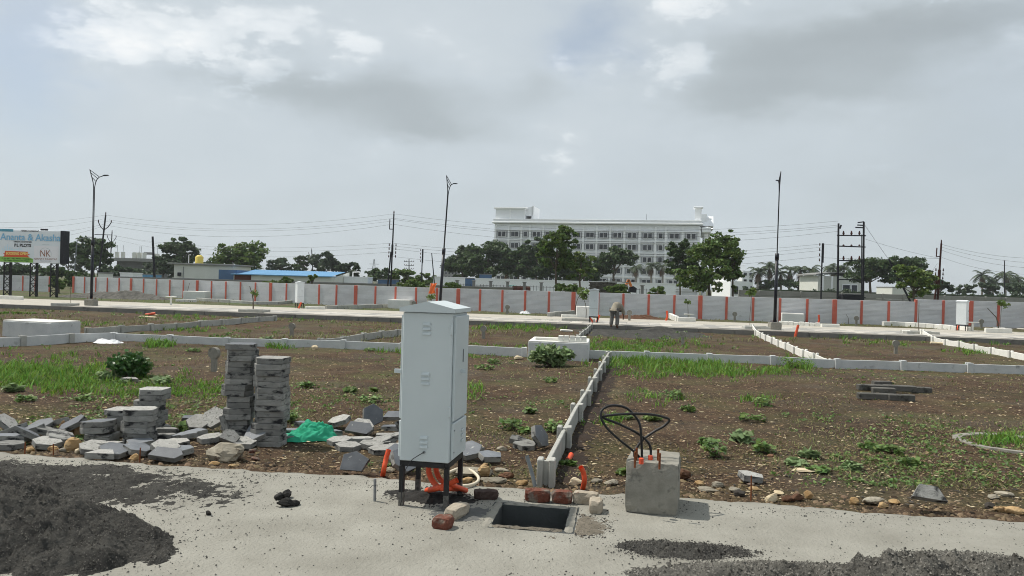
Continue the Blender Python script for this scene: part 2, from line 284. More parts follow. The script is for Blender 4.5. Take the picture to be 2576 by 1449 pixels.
# ---------------------------------------------------------------- mesh helpers
class MB:
    def __init__(s): s.v = []; s.f = []; s.m = []
    def add(s, vs, fs, mi=0):
        o = len(s.v); s.v += [tuple(p) for p in vs]; s.f += [tuple(o+i for i in f) for f in fs]; s.m += [mi]*len(fs); return s
    def box(s, c, d, rz=0., rot=None, mi=0, taper=1.):
        x, y, z = (q/2 for q in d); vs = [Vector((sx*x*(taper if sz > 0 else 1), sy*y*(taper if sz > 0 else 1), sz*z)) for sz in (-1, 1) for sy in (-1, 1) for sx in (-1, 1)]
        R = rot if rot is not None else Matrix.Rotation(rz, 3, 'Z')
        vs = [R @ v + Vector(c) for v in vs]
        return s.add(vs, [(0, 2, 3, 1), (4, 5, 7, 6), (0, 1, 5, 4), (2, 6, 7, 3), (0, 4, 6, 2), (1, 3, 7, 5)], mi)
    def bev(s, c, d, b=.006, rz=0., rot=None, mi=0):
        x, y, z = (q/2 for q in d); vs = []
        for sz, k in ((-1, b), (-1, 0), (1, 0), (1, b)):
            zz = sz*z if k else sz*(z-b)
            for sx, sy in ((-1, -1), (1, -1), (1, 1), (-1, 1)):
                p = [(sx*(x-k), sy*(y-b-k), zz), (sx*(x-b-k), sy*(y-k), zz)]
                vs += p if sx*sy > 0 else p[::-1]
        vs2 = vs; fs = []
        for k in range(3):
            for i in range(8):
                j = (i+1) % 8; fs.append((k*8+i, k*8+j, k*8+8+j, k*8+8+i))
        fs.append(tuple(range(7, -1, -1))); fs.append(tuple(range(24, 32)))
        R = rot if rot is not None else Matrix.Rotation(rz, 3, 'Z')
        return s.add([R @ Vector(v) + Vector(c) for v in vs2], fs, mi)
    def tube(s, pts, r, n=8, caps=True, mi=0):
        pts = [Vector(p) for p in pts]; rs = r if isinstance(r, (list, tuple)) else [r]*len(pts); vs = []; fs = []
        t0 = (pts[1]-pts[0]).normalized(); up = Vector((0, 0, 1)) if abs(t0.z) < .9 else Vector((1, 0, 0)); a = t0.cross(up).normalized()
        for i, p in enumerate(pts):
            t = (pts[min(i+1, len(pts)-1)] - pts[max(i-1, 0)]).normalized(); a = (a - t*a.dot(t)).normalized(); b = t.cross(a)
            for k in range(n):
                w = 2*math.pi*k/n; vs.append(p + (a*math.cos(w) + b*math.sin(w))*rs[i])
        for i in range(len(pts)-1):
            for k in range(n): fs.append((i*n+k, i*n+(k+1) % n, (i+1)*n+(k+1) % n, (i+1)*n+k))
        if caps: fs.append(tuple(range(n-1, -1, -1))); fs.append(tuple((len(pts)-1)*n+k for k in range(n)))
        return s.add(vs, fs, mi)
    def bar(s, a, b, w, h=None, mi=0):
        a, b = Vector(a), Vector(b); d = b-a; R = d.to_track_quat('Y', 'Z').to_matrix(); return s.box((a+b)/2, (w, d.length, h or w), rot=R, mi=mi)
    def prism(s, poly, z0, z1, mt=0, ms=0, mb=0, R=None, c=(0, 0, 0)):
        n = len(poly); vs = [Vector((x, y, z0)) for x, y in poly] + [Vector((x, y, z1)) for x, y in poly]
        if R is not None: vs = [R @ v for v in vs]
        vs = [v + Vector(c) for v in vs]; o = len(s.v)
        s.add(vs, [tuple(range(n-1, -1, -1))], mb); s.f.append(tuple(o+n+i for i in range(n))); s.m.append(mt)
        for i in range(n): s.f.append((o+i, o+(i+1) % n, o+n+(i+1) % n, o+n+i)); s.m.append(ms)
        return s
    def mesh(s, name, mats, smooth=False):
        me = bpy.data.meshes.new(name); me.from_pydata(s.v, [], s.f)
        for m in (mats if isinstance(mats, (list, tuple)) else [mats]): me.materials.append(MT[m])
        if any(s.m): me.polygons.foreach_set('material_index', s.m)
        if smooth: me.polygons.foreach_set('use_smooth', [True]*len(s.f))
        me.update(); return me
    def build(s, name, mats, parent=None, loc=None, rz=0., smooth=False, **tags):
        return link(name, s.mesh(name, mats, smooth), parent, loc, rz, **tags)
def link(name, me, parent=None, loc=None, rz=0., rot=None, **tags):
    o = bpy.data.objects.new(name, me); COL.objects.link(o)
    if parent is not None: o.parent = parent
    if loc is not None: o.location = loc
    if rot is not None: o.rotation_euler = rot
    elif rz: o.rotation_euler = (0, 0, rz)
    return tag(o, **tags)
USED = set()
def tag(o, label=None, cat=None, group=None, kind=None):
    if label: o['label'] = label
    if cat: o['category'] = cat
    if group: o['group'] = group
    if kind: o['kind'] = kind
    return o
def thing(name, label, cat, loc=(0, 0, 0), rz=0., group=None, rot=None): return link(name, None, None, loc, rz, rot, label=label, cat=cat, group=group, kind='thing')
def npmesh(name, V, Fc, mats, mi=None):
    me = bpy.data.meshes.new(name); V = np.asarray(V, np.float32); Fc = np.asarray(Fc, np.int32); n, k = Fc.shape
    me.vertices.add(len(V)); me.vertices.foreach_set('co', V.ravel()); me.loops.add(n*k); me.loops.foreach_set('vertex_index', Fc.ravel())
    me.polygons.add(n); me.polygons.foreach_set('loop_start', np.arange(0, n*k, k, dtype=np.int32)); me.polygons.foreach_set('loop_total', np.full(n, k, np.int32))
    for m in (mats if isinstance(mats, (list, tuple)) else [mats]): me.materials.append(MT[m])
    if mi is not None: me.polygons.foreach_set('material_index', np.asarray(mi, np.int32))
    me.update(calc_edges=True); return me
ORD = 'first second third fourth fifth sixth seventh eighth ninth tenth eleventh twelfth thirteenth fourteenth fifteenth sixteenth seventeenth eighteenth nineteenth twentieth'.split()
ORD += ['twenty-'+o for o in ORD[:9]] + ['thirtieth'] + ['thirty-'+o for o in ORD[:9]] + ['fortieth'] + ['forty-'+o for o in ORD[:9]]
def catenary(a, b, sag, n=12):
    a, b = Vector(a), Vector(b); return [a.lerp(b, i/n) - Vector((0, 0, sag*4*(i/n)*(1-i/n))) for i in range(n+1)]
def leaves(C, n, spread, size, flat=.6, elong=1.7, up=.5, rng=RNG):
    """rhombic leaf faces scattered round the clump centres C"""
    C = np.repeat(np.asarray(C, float).reshape(-1, 3), n, 0); k = len(C)
    sp = spread if np.isscalar(spread) else np.repeat(np.asarray(spread), n)[:, None]
    d = rng.normal(size=(k, 3)); d /= np.linalg.norm(d, axis=1)[:, None]; d *= rng.random((k, 1))**.45; d[:, 2] *= flat
    c = C + d*sp
    nr = rng.normal(size=(k, 3)) + np.array([0, 0, up*2]); nr /= np.linalg.norm(nr, axis=1)[:, None]
    a = np.cross(nr, rng.normal(size=(k, 3))); a /= np.linalg.norm(a, axis=1)[:, None]; b = np.cross(nr, a)
    s = size*(.6+.8*rng.random((k, 1))); a *= s*elong/2; b *= s/2
    V = np.stack([c-a, c+b*1.0-a*.1, c+a, c-b*1.0-a*.1], 1).reshape(-1, 3)
    return V, np.arange(4*k).reshape(-1, 4)
def join(parts):
    Vs, Fs, o = [], [], 0
    for v, f in parts: Vs.append(v); Fs.append(f+o); o += len(v)
    return np.concatenate(Vs), np.concatenate(Fs)
# ---------------------------------------------------------------- ground, slab, far road
CH = [uv(*G(px, py, 0)[:2]) for px, py in ((1260, 1269), (1430, 1281.7), (1422.6, 1332), (1239, 1321.2))]
CU0, CU1 = (CH[0][0]+CH[3][0])/2, (CH[1][0]+CH[2][0])/2; CV0, CV1 = (CH[2][1]+CH[3][1])/2, (CH[0][1]+CH[1][1])/2
def lines(*segs):
    out = []
    for a, b, s in segs: out += list(np.arange(a, b-1e-6, s))
    return out + [segs[-1][1]]
def ground():
    us = lines((-6, 6, .1), (6, 18, .4), (18, 40, 2)); us = [-u for u in us if u > 6][::-1] + us
    us = [-3000, -1200, -500, -200, -90] + us + [90, 200, 500, 1200, 3000]; us = sorted(set([round(u, 4) for u in us if min(abs(u-CU0), abs(u-CU1)) > .03] + [CU0, CU1]))
    vs_ = [-60, -20, -8, 0, 3, CV0, CV1] + lines((6, 14, .08), (14, 33.5, .2), (33.5, 34.5, .1), (34.6, 40.8, 1.2), (40.9, 41.9, .1), (42, 66, 1.), (68, 200, 12)) + [300, 450, 700, 1100, 2000, 4500]
    us, vs_ = np.array(us), np.array(vs_); UU, VV = np.meshgrid(us, vs_); X, Y = UU*GC+VV*GS, -UU*GS+VV*GC; Z = T(X, Y); Z[VV < 6.0] = -.09; Z[VV < -3] = -.05
    nu, nv = len(us), len(vs_); idx = np.arange(nu*nv).reshape(nv, nu)
    Fc = np.stack([idx[:-1, :-1], idx[:-1, 1:], idx[1:, 1:], idx[1:, :-1]], -1)
    cu, cv = (us[:-1]+us[1:])/2, (vs_[:-1]+vs_[1:])/2; ins = ((cu > CU0) & (cu < CU1))[None, :] & ((cv > CV0) & (cv < CV1))[:, None]
    me = npmesh('ground', np.stack([X, Y, Z], -1).reshape(-1, 3), Fc[~ins].reshape(-1, 4), 'ground'); me.polygons.foreach_set('use_smooth', [True]*len(me.polygons))
    link('ground', me, kind='structure', label='brown stony earth of the building plots')
ground()
def slab():
    us = [-40, -14, -9] + lines((-6, 6, .06)) + [9, 14, 40]; us = sorted(set([u for u in us if min(abs(u-CU0), abs(u-CU1)) > .02] + [CU0, CU1]))
    vs_ = [-9, -3, 0, 1.5] + lines((2.5, 6.1, .06)) + [6.16, 6.22]; vs_ = sorted(set([v for v in vs_ if min(abs(v-CV0), abs(v-CV1)) > .02] + [CV0, CV1]))
    us, vs_ = np.array(us), np.array(vs_); UU, VV = np.meshgrid(us, vs_); VV = VV.copy()
    rg = .035*np.sin(us*2.1)+.02*np.sin(us*5.3+1)+.015*np.sin(us*13.1)+.012*RNG.normal(size=len(us)); VV[-1] += rg; VV[-2] += rg*.6
    Z = .003*np.sin(UU*1.9+VV*3.1)*np.sin(VV*2.3-UU)+.0015*RNG.normal(size=UU.shape); Z = np.clip(Z, -.004, .005)
    UU = np.vstack([UU, UU[-1:]]); VV = np.vstack([VV, VV[-1:]+.015]); Z = np.vstack([Z, Z[-1:]*0-.12]); nv, nu = UU.shape
    X, Y = UU*GC+VV*GS, -UU*GS+VV*GC; idx = np.arange(nu*nv).reshape(nv, nu); Fc = np.stack([idx[:-1, :-1], idx[:-1, 1:], idx[1:, 1:], idx[1:, :-1]], -1)
    cu = (us[:-1]+us[1:])/2; cv = np.append((vs_[:-1]+vs_[1:])/2, 9); ins = ((cu > CU0) & (cu < CU1))[None, :] & ((cv > CV0) & (cv < CV1))[:, None]
    link('concrete_path', npmesh('concrete_path', np.stack([X, Y, Z], -1).reshape(-1, 3), Fc[~ins].reshape(-1, 4), 'slab'), kind='structure', label='pale grey rough concrete path in the foreground')
slab()
# far road: bed, cream edge strips, retaining edge and concrete block paving
def road():
    X0, X1 = -75., 60.
    b = MB(); cx, cy = xy((X0+X1)/2, (V_ROAD+V_ROAD2)/2); b.box((cx, cy, -.206), (X1-X0, V_ROAD2-V_ROAD-.04, .40), -GA); r = b.build('road', 'roadedge', kind='structure', label='raised road of pale blocks beyond the plots')
    n = 0; L = 1.5; u = X0; me = MB().bev((0, 0, 0), (L-.012, .14, .31), .01).mesh('edge_block', 'retain')
    while u < X1:
        link('edge_block', me, r, (*xy(u+L/2, V_ROAD), -.158), -GA); u += L; n += 1
    # block paving: one course of big blocks per piece, two tones
    def strip(name, mat, v0, v1, shift, ulo, uhi):
        return MB().box((0, 0, 0), (uhi-ulo, v1-v0, .012), 0).build(name, mat, r, (*xy((ulo+uhi)/2, (v0+v1)/2), .004), -GA)
    lo, hi = -26., 26.; bw, bd = 1.0, .62; tones = [MB().bev((0, 0, 0), (bw-.02, bd-.02, .03), .006).mesh('paving_slab', t) for t in ('paver1', 'paver2')]
    rows = int((V_ROAD2-.5-V_ROAD-.15)/bd)
    for j in range(5):
        v = V_ROAD+.32+bd*(j+.5); k = 0; u = lo + (bw/2 if j % 2 else 0)
        while u < hi:
            i = int(math.floor(u/bw)); t = 1 if ((i//2+j) % 2 == 0 and random.random() < .85) else 0
            if 5*1 and (k < 10**6): link('paving_slab', tones[t], r, (*xy(u, v), .006+random.uniform(-.002, .002)), -GA)
            u += bw; k += 1
road()
# ---------------------------------------------------------------- plot fences of low precast planks
def post_me(h, mat='precast'):
    b = MB()
    for s in (-1, 1): b.bev((0, s*.05, (h-.3)/2), (.13, .05, h+.3), .007)
    b.box((0, 0, (h-.32)/2), (.045, .052, h+.28)); return b.mesh('post', mat)
POSTM = {}
def plank_fence(label, A, B, n, h=.20, mat='precast', pm='precast', name='plank_fence', first=True, last=True, jit=.008, postdrop=0.):
    A, B = Vector((*A, 0)), Vector((*B, 0)); d = (B-A)/n; ang = math.atan2(d.y, d.x); t = thing(name, label, 'fence', (A.x, A.y, S(A.x, A.y)))
    key = (round(d.length, 2), h, mat)
    if key not in POSTM: POSTM[key] = (MB().bev((0, 0, (h-.2)/2), (d.length-.05, .042, h+.2), .006).mesh('panel', mat), post_me(h+.025, pm))
    pm_, po_ = POSTM[key]; z0 = S(A.x, A.y)
    for i in range(n+1):
        p = A+d*i; zz = S(p.x, p.y)-z0+random.uniform(-jit, jit)
        if (i > 0 or first) and (i < n or last): link('post', po_, t, (p.x-A.x, p.y-A.y, zz), ang+random.uniform(-.03, .03))
        if i < n:
            q = p+d*.5; zq = S(q.x, q.y); za, zb = S(p.x, p.y), S((p+d).x, (p+d).y)
            link('panel', pm_, t, (q.x-A.x, q.y-A.y, (za+zb)/2-z0+random.uniform(-jit, jit)), rot=(0, -math.atan2(zb-za, d.length), ang+random.uniform(-.006, .006)))
    return t
plank_fence('low precast fence running away from the brick-edged pit towards the white box', (.33, 6.5), (2.36, 18.55), 8)
plank_fence('long low grey fence left of the white box with loose blocks on it', (-10.4, 20.32), (.35, 19.33), 7, .21, 'plaster', 'plaster')
plank_fence('long low grey fence from the white box to the right picture edge', (1.85, 19.15), (16.85, 17.75), 10, .21, 'plaster', 'plaster', first=False)
plank_fence('low fence turning towards the viewer beside the big white tank lid', (-10.4, 20.3), (-12.4, 15.9), 4, .22, 'plaster', first=False)
plank_fence('low fence running back from left corner to the road near billboard', (-12.0, 22.0), (-10.2, 33.45), 8, .20)
plank_fence('low fence running back to the road behind the tall grey cabinet', (-4.95, 20.2), (-2.4, 33.45), 9, .20)
plank_fence('low fence running back to the road beside the dark sand patch', (1.35, 20.3), (3.45, 33.45), 9, .20)
plank_fence('bright low fence running back to the right lamp post', (7.75, 18.9), (10.4, 33.45), 10, .20, 'kerbwhite', 'kerbwhite')
plank_fence('bright low fence running back to the road at far right', (14.3, 18.3), (17.3, 32.6), 10, .20, 'kerbwhite', 'kerbwhite')
# ---------------------------------------------------------------- painted boundary wall
WALLP = [(-35.6, 63.0), (-28.5, 59.2), (-20.8, 55.3), (-11.6, 50.4), (1.5, 45.6), (8, 44.4), (17.6, 42.7), (27, 42.0), (48, 41.0)]
PNL = {}
def boundary(label, pts, H, bay, first_wide, name='boundary_wall', group=None, hstep=None):
    t = thing(name, label, 'wall', (pts[0][0], pts[0][1], 0)); o = Vector((*pts[0], 0)); rows = 5; ph = (H+.10)/rows
    L = [0]; 
    for a, b in zip(pts, pts[1:]): L.append(L[-1]+math.dist(a, b))
    def at(s):
        for i in range(len(L)-1):
            if s <= L[i+1]+1e-6: k = (s-L[i])/(L[i+1]-L[i]); return Vector((pts[i][0]+(pts[i+1][0]-pts[i][0])*k, pts[i][1]+(pts[i+1][1]-pts[i][1])*k, 0))
        return Vector((*pts[-1], 0))
    n = int(L[-1]/bay); key = (bay, H)
    if key not in PNL: PNL[key] = MB().bev((0, 0, ph/2-.1), (bay-.02, .05, ph-.003), .005).mesh('panel', 'wallpanel'), MB().bev((0, 0, H/2), (.13, .13, H+.03), .012).mesh('post', 'wallpost'), MB().bev((0, 0, H/2), (.24, .15, H+.05), .012).mesh('post', 'wallpost')
    pm, po, pw = PNL[key]
    for i in range(n+1):
        p = at(i*bay); q = at(min((i+1)*bay, L[-1])); a = math.atan2(q.y-p.y, q.x-p.x) if i < n else a
        dz = hstep(i) if hstep else 0
        link('post', pw if i % 5 == first_wide else po, t, p-o+Vector((0, 0, -.03+dz)), a)
        if i < n:
            m = (p+q)/2-o
            for r in range(rows): link('panel', pm, t, (m.x+random.uniform(-.003, .003), m.y+random.uniform(-.003, .003), r*ph+dz), a)
boundary('long light grey brick-patterned wall with orange-red posts behind the road', WALLP, 1.30, 1.44, 0, hstep=lambda i: .14 if i > 42 else 0)
boundary('short grey brick-patterned wall with red posts behind the billboard legs', [(-53, 68.5), (-37.9, 63.6)], 1.25, 1.44, 0)
# ---------------------------------------------------------------- electrical cabinets
def lozenge(b, x, z, w, h, y, d):
    b.add([(x-w/2, y, z-h/2), (x+w/2, y, z-h/2), (x+w/2, y, z+h/2*.55), (x+w/2-h*.5, y, z+h/2), (x-w/2+h*.5, y, z+h/2), (x-w/2, y, z+h/2*.55), (x-w/2+.004, y-d, z-h/2), (x+w/2-.004, y-d, z-h/2), (x+w/2-.006, y-d*.6, z+h*.15), (x-w/2+.006, y-d*.6, z+h*.15)],
          [(6, 7, 8, 9), (0, 1, 7, 6), (1, 2, 8, 7), (0, 6, 9, 5), (2, 3, 4, 5, 9, 8)])
def cabinet(label, loc, rz, w=.375, d=.44, body=1.09, leg=.335, paint='cabpaint', near=False, group='electrical cabinets on black legs', ridge_x=False):
    t = thing('electrical_cabinet', label, 'electrical cabinet', loc, rz, group)
    z0, z1 = leg, leg+body; x, y = w/2, d/2
    MB().bev((0, 0, (z0+z1)/2), (w, d, body), .006).build('body', paint, t)
    b = MB(); e = .022; n = 8
    rf = [(-x-e, z1+.003), (x+e, z1+.003), (x+e, z1+.033), (0, z1+.082), (-x-e, z1+.033)]
    vs = [(px, -y-e, pz) for px, pz in rf] + [(px, y+e, pz) for px, pz in rf]
    b.add(vs, [(0, 1, 2, 3, 4), (9, 8, 7, 6, 5), (0, 5, 6, 1), (1, 6, 7, 2), (2, 7, 8, 3), (3, 8, 9, 4), (4, 9, 5, 0)]); b.build('roof', paint, t)
    f = MB()
    for sx in (-1, 1):
        f.bar((sx*(x-.018), -y+.01, z0-.02), (sx*(x-.018), y-.01, z0-.02), .035, .036)
        f.bar((-x+.037, sx*(y-.018), z0-.0215), (x-.037, sx*(y-.018), z0-.0215), .033, .035)
    f.build('base_frame', 'blacksteel', t)
    for sx in (-1, 1):
        for sy in (-1, 1):
            g = MB().box((0, 0, (leg-.04)/2+.05), (.034, .034, leg-.04-.1)); g.build('leg', 'blacksteel', t, (sx*(x-.018), sy*(y-.018), 0))
            MB().box((0, 0, .049), (.036, .036, .10)).build('leg_foot', 'legworn', t, (sx*(x-.018), sy*(y-.018), 0))
    if not near:
        MB().box((0, 0, 0), (w*.98, .006, .008)).build('door_seam', 'greypipe', t, (0, -y-.002, z0+body*.3)); MB().bev((0, 0, 0), (.02, .02, .06), .004).build('handle', 'steel', t, (x*.3, -y-.01, z0+body*.6))
        return t
    # doors on both sides, upper and lower, with hinges; louvres on the front
    zs = z0+.27*body
    for sx in (-1, 1):
        for (a, c, nm) in ((z0+.02, zs-.008, 'lower_door'), (zs+.008, z1-.022, 'upper_door')):
            dr = MB().bev((0, 0, 0), (.02, d-.05, c-a), .004).build(nm, paint, t, (sx*(x+.011), .004, (a+c)/2))
            if nm == 'upper_door' and sx > 0:
                MB().bev((0, 0, 0), (.006, .012, .1), .002).build('handle', 'greypipe', dr, (.0125, .03, .08))
            if nm == 'lower_door' and sx > 0:
                for k in range(3): MB().bev((0, 0, 0), (.012, .07, .02), .004).build('louvre', paint, dr, (.014, .06, -.035+.04*k))
                for q in (-1, 1): MB().tube([(0, 0, 0), (.006, 0, 0)], .006, 8).build('screw', 'steel', dr, (.0095, -d/2+.045, q*.08))
        MB().bev((0, 0, 0), (.055, .006, .032), .003).build('lock_lug', paint, t, (sx*(x+.033), -y+.2 if sx > 0 else -y+.012, z0+.60*body))
    for zz in (z1-.12, zs+.08):
        MB().bev((0, 0, 0), (.02, .014, .075), .004).build('hinge', paint, t, (x-.004, -y-.006, zz))
    for zc, xo in ((z1-.115, -.005), (z0+.56*body, -.005), (z0+.135*body, -.005)):
        for k in range(3):
            b = MB(); lozenge(b, 0, 0, .068, .022, 0, .012); b.build('louvre', paint, t, (xo, -y-.0005, zc+(k-1)*.034))
    MB().tube([(0, 0, 0), (0, -.012, 0)], .010, 10).build('cable_gland', 'greypipe', t, (.0, -y, z0+.072))
    MB().tube([(0, -y-.012, z0+.072), (-.03, -y-.03, z0+.055), (-.08, -y-.03, z0+.02), (-.125, -y-.03, z0-.05), (-.155, -y-.022, z0-.13), (-.16, -y-.02, z0-.2), (-.15, -y-.03, z0-.28), (-.165, -y-.02, .01)], .003, 6).build('earth_wire', 'wire', t)
    return t
fl, fr, br = G(1008.6, 1273, 0), G(1117.6, 1283, 0), G(1149, 1247, 0)
CABA = math.radians(-10.5); cc = (fl+fr)/2 + Vector((math.sin(-CABA), math.cos(-CABA), 0))*.225; CABC = cc
cabinet('tall blue-grey electrical cabinet on black legs in the foreground', (cc.x, cc.y, 0), CABA, near=True)
for px, py, lab, s, rz, pt in ((753, 775, 'white electrical cabinet on far roadside in front of the grey wall, left', 1.0, .55, 'cabwhite'), (1493, 812, 'blue-grey electrical cabinet on near road edge beside the bent worker', 1.07, -.2, 'cabpaint'), (2420, 832, 'white electrical cabinet on far roadside at the right picture edge', 1.0, .75, 'cabwhite')):
    p = G(px, py); cabinet(lab, (p.x, p.y, p.z), rz, .38, .44, 1.1*s, .3, pt)
# ---------------------------------------------------------------- cable pit
def pit():
    cx, cy = xy((CU0+CU1)/2, (CV0+CV1)/2); t = thing('cable_pit', 'open rectangular concrete cable pit with dark inside sunk in the path', 'pit', (cx, cy, 0), -GA)
    w, d, H = CU1-CU0, CV1-CV0, .62; k = .07
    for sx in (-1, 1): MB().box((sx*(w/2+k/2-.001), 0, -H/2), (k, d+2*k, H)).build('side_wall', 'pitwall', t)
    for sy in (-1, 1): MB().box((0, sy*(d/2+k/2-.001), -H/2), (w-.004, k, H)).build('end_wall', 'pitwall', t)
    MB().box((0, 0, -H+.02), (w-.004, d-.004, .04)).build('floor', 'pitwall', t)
    def rim(x0, x1, y0, y1, mat):
        us, vs_ = np.linspace(x0, x1, 24), np.linspace(y0, y1, 10); b = MB()
        nx, ny = max(2, int((x1-x0)/.035)), max(2, int((y1-y0)/.035)); rough_box((x1-x0, y1-y0, .02), int(abs(x0)*997)+3, .0045, (nx, ny, 1)).build('rim', mat, t, ((x0+x1)/2, (y0+y1)/2, .0))
    r = .065
    rim(-w/2-r, -w/2+.002, -d/2-r, d/2+r, 'concrete'); rim(w/2-.002, w/2+r, -d/2-r, d/2+r, 'concrete'); rim(-w/2+.003, w/2-.003, d/2-.002, d/2+r, 'concrete'); rim(-w/2+.003, w/2-.003, -d/2-r, -d/2+.002, 'grit')
# ---------------------------------------------------------------- heaps and smears of dark aggregate (height fields over the slab)
def fbm(x, y, s, seed, o=5):
    r = np.random.default_rng(seed); z = 0; a = 1.
    for k in range(o):
        for _ in range(3):
            th = r.random()*6.28; ph = r.random()*6.28; z = z + a*np.sin(s*(x*math.cos(th)+y*math.sin(th))+ph+1.7*np.sin(s*.6*(y*math.cos(th)-x*math.sin(th))+ph*2))
        s *= 1.9; a *= .58
    return z/4.
def field(name, label, mat, x0, x1, y0, y1, res, hf, group=None):
    xs, ys = np.arange(x0, x1, res), np.arange(y0, y1, res); X, Y = np.meshgrid(xs, ys); Z = hf(X, Y); idx = np.arange(X.size).reshape(X.shape)
    Fc = np.stack([idx[:-1, :-1], idx[:-1, 1:], idx[1:, 1:], idx[1:, :-1]], -1).reshape(-1, 4); keep = Z.ravel()[Fc].max(1) > -.004; Fc = Fc[keep]
    used = np.unique(Fc); rm = np.zeros(X.size, int); rm[used] = np.arange(len(used)); V = np.stack([X, Y, np.maximum(Z, -.02)], -1).reshape(-1, 3)[used]
    me = npmesh(name, V, rm[Fc], mat); me.polygons.foreach_set('use_smooth', [True]*len(me.polygons)); return link(name, me, kind='stuff', label=label)
def gx(px, py): p = G(px, py, 0); return p.x, p.y
def ell(X, Y, c, rx, ry, ang=0.):
    dx, dy = X-c[0], Y-c[1]; a, b = dx*math.cos(ang)+dy*math.sin(ang), -dx*math.sin(ang)+dy*math.cos(ang); return np.sqrt((a/rx)**2+(b/ry)**2)
c1 = gx(60, 1345)
def h_left(X, Y):
    r = ell(X, Y, (c1[0]-.30, c1[1]-.14), 1.27, .64, -.1); r2 = r+.10*fbm(X, Y, 4, 3)+.06*fbm(X, Y, 18, 4)
    z = .38*np.clip(1-r2**1.5, -.4, 1)
    z = z + (.03*fbm(X, Y, 12, 5, 4)+.024*fbm(X, Y, 48, 6, 3)+.024*fbm(X, Y, 130, 7, 2))*np.clip(1.25-r, 0, 1)+.005*RNG.normal(size=X.shape)
    return np.where(z > 0, z, z*.5)-.002
field('asphalt_heap', 'heap of black crumbly asphalt mix at the lower left', 'asphalt', -5.2, -1.6, 3.4, 5.9, .0125, h_left)
cs = gx(150, 1205)
def h_smear(X, Y):
    v = X*GS+Y*GC; r = ell(X, Y, (cs[0]-.5, cs[1]-.12), 2.0, .62, -.13); r2 = r+.20*fbm(X, Y, 2.6, 8)+.10*fbm(X, Y, 11, 9)
    z = .035*np.clip(1-r2, -.5, 1)+(.024*fbm(X, Y, 12, 12, 4)+.024*fbm(X, Y, 42, 13, 3)+.012*fbm(X, Y, 110, 14, 2))*np.clip(1.35-r, 0, 1)+.004*RNG.normal(size=X.shape)
    return np.where(v > 6.15, -.02, z)
field('asphalt_smear', 'thin black spread of asphalt mix in front of the paver rubble', 'asphalt', -6.5, -1.2, 4.9, 7.3, .02, h_smear)
def h_right(X, Y):
    px = None; v = X*GS+Y*GC; u = X*GC-Y*GS
    edge = np.interp(u, [-1.2, -.6, 0, .5, .75, 1.0, 1.6, 2.2, 2.8, 3.4, 5], [3.95, 4.15, 4.36, 4.50, 4.66, 4.80, 4.86, 4.86, 4.84, 4.90, 5.0])
    t = (edge-v)/.5+.22*fbm(X, Y, 3, 21)+.12*fbm(X, Y, 13, 22)
    z = .045*np.clip(t, -.4, 1)+(.045*fbm(X, Y, 7, 23, 4)+.042*fbm(X, Y, 36, 24, 3)+.024*fbm(X, Y, 120, 25, 2))*np.clip(t+.35, 0, 1)+.0045*RNG.normal(size=X.shape)
    cm = gx(2480, 1440); z = z+.10*np.exp(-ell(X, Y, cm, .55, .30)**2*1.2); z = z-.05*np.exp(-ell(X, Y, (cm[0]-.05, cm[1]-.03), .10, .07)**2)
    z = z+.20*np.exp(-((v-4.30)/.34)**2)*sstep((u-.75)/.8)*(1+.35*fbm(X, Y, 2.2, 26, 3))+.035*np.exp(-((v-3.95)/.2)**2)*sstep((u+.9)/.6); cm2 = gx(1900, 1440); z = z+.05*np.exp(-ell(X, Y, cm2, .5, .16)**2)
    return z
field('grey_sand_spread', 'wide spread of dark grey stone dust along the lower right', 'greysand', -1.1, 4.6, 3.2, 5.4, .0135, h_right)
cd = gx(1735, 1385)
def h_dark(X, Y):
    r = ell(X, Y, cd, .40, .15, -.06)+.16*fbm(X, Y, 6, 31)+.1*fbm(X, Y, 18, 32); return .05*np.clip(1-r, -.4, 1)+(.014*fbm(X, Y, 20, 33)+.01*fbm(X, Y, 55, 34, 3))*np.clip(1.3-r, 0, 1)+.004*RNG.normal(size=X.shape)
field('asphalt_patch', 'small black patch of asphalt mix at the edge of the grey dust', 'asphalt', cd[0]-.65, cd[0]+.65, cd[1]-.35, cd[1]+.35, .018, h_dark)
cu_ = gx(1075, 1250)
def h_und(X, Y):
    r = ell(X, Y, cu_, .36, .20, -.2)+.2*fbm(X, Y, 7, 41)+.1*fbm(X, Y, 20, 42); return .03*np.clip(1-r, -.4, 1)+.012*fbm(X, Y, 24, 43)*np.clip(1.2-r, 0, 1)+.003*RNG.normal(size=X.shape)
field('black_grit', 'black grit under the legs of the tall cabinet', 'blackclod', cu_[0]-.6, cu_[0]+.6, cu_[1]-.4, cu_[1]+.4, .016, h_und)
cb_ = gx(1475, 1322)
def h_bed(X, Y):
    r = np.maximum(ell(X, Y, cb_, .13, .22, -GA), 0)+.15*fbm(X, Y, 8, 51); z = .012*np.clip(1-r, -.4, 1)+.003*fbm(X, Y, 30, 52)+.002*RNG.normal(size=X.shape); u, v = X*GC-Y*GS, X*GS+Y*GC
    return np.where((u < CU1+.07) & (v > CV0-.07) & (v < CV1+.07), -.02, z)
field('sand_bed', 'brown grit lying right of the cable pit', 'grit', cb_[0]-.3, cb_[0]+.3, cb_[1]-.4, cb_[1]+.4, .014, h_bed)
cg = gx(1165, 1290)
def h_bed2(X, Y):
    r = ell(X, Y, cg, .24, .20, -.3)+.2*fbm(X, Y, 8, 61)+.1*fbm(X, Y, 19, 62); z = .014*np.clip(1-r, -.4, 1)+.004*fbm(X, Y, 30, 63)+.002*RNG.normal(size=X.shape); u, v = X*GC-Y*GS, X*GS+Y*GC
    return np.where(u > CU0-.07, -.02, z)
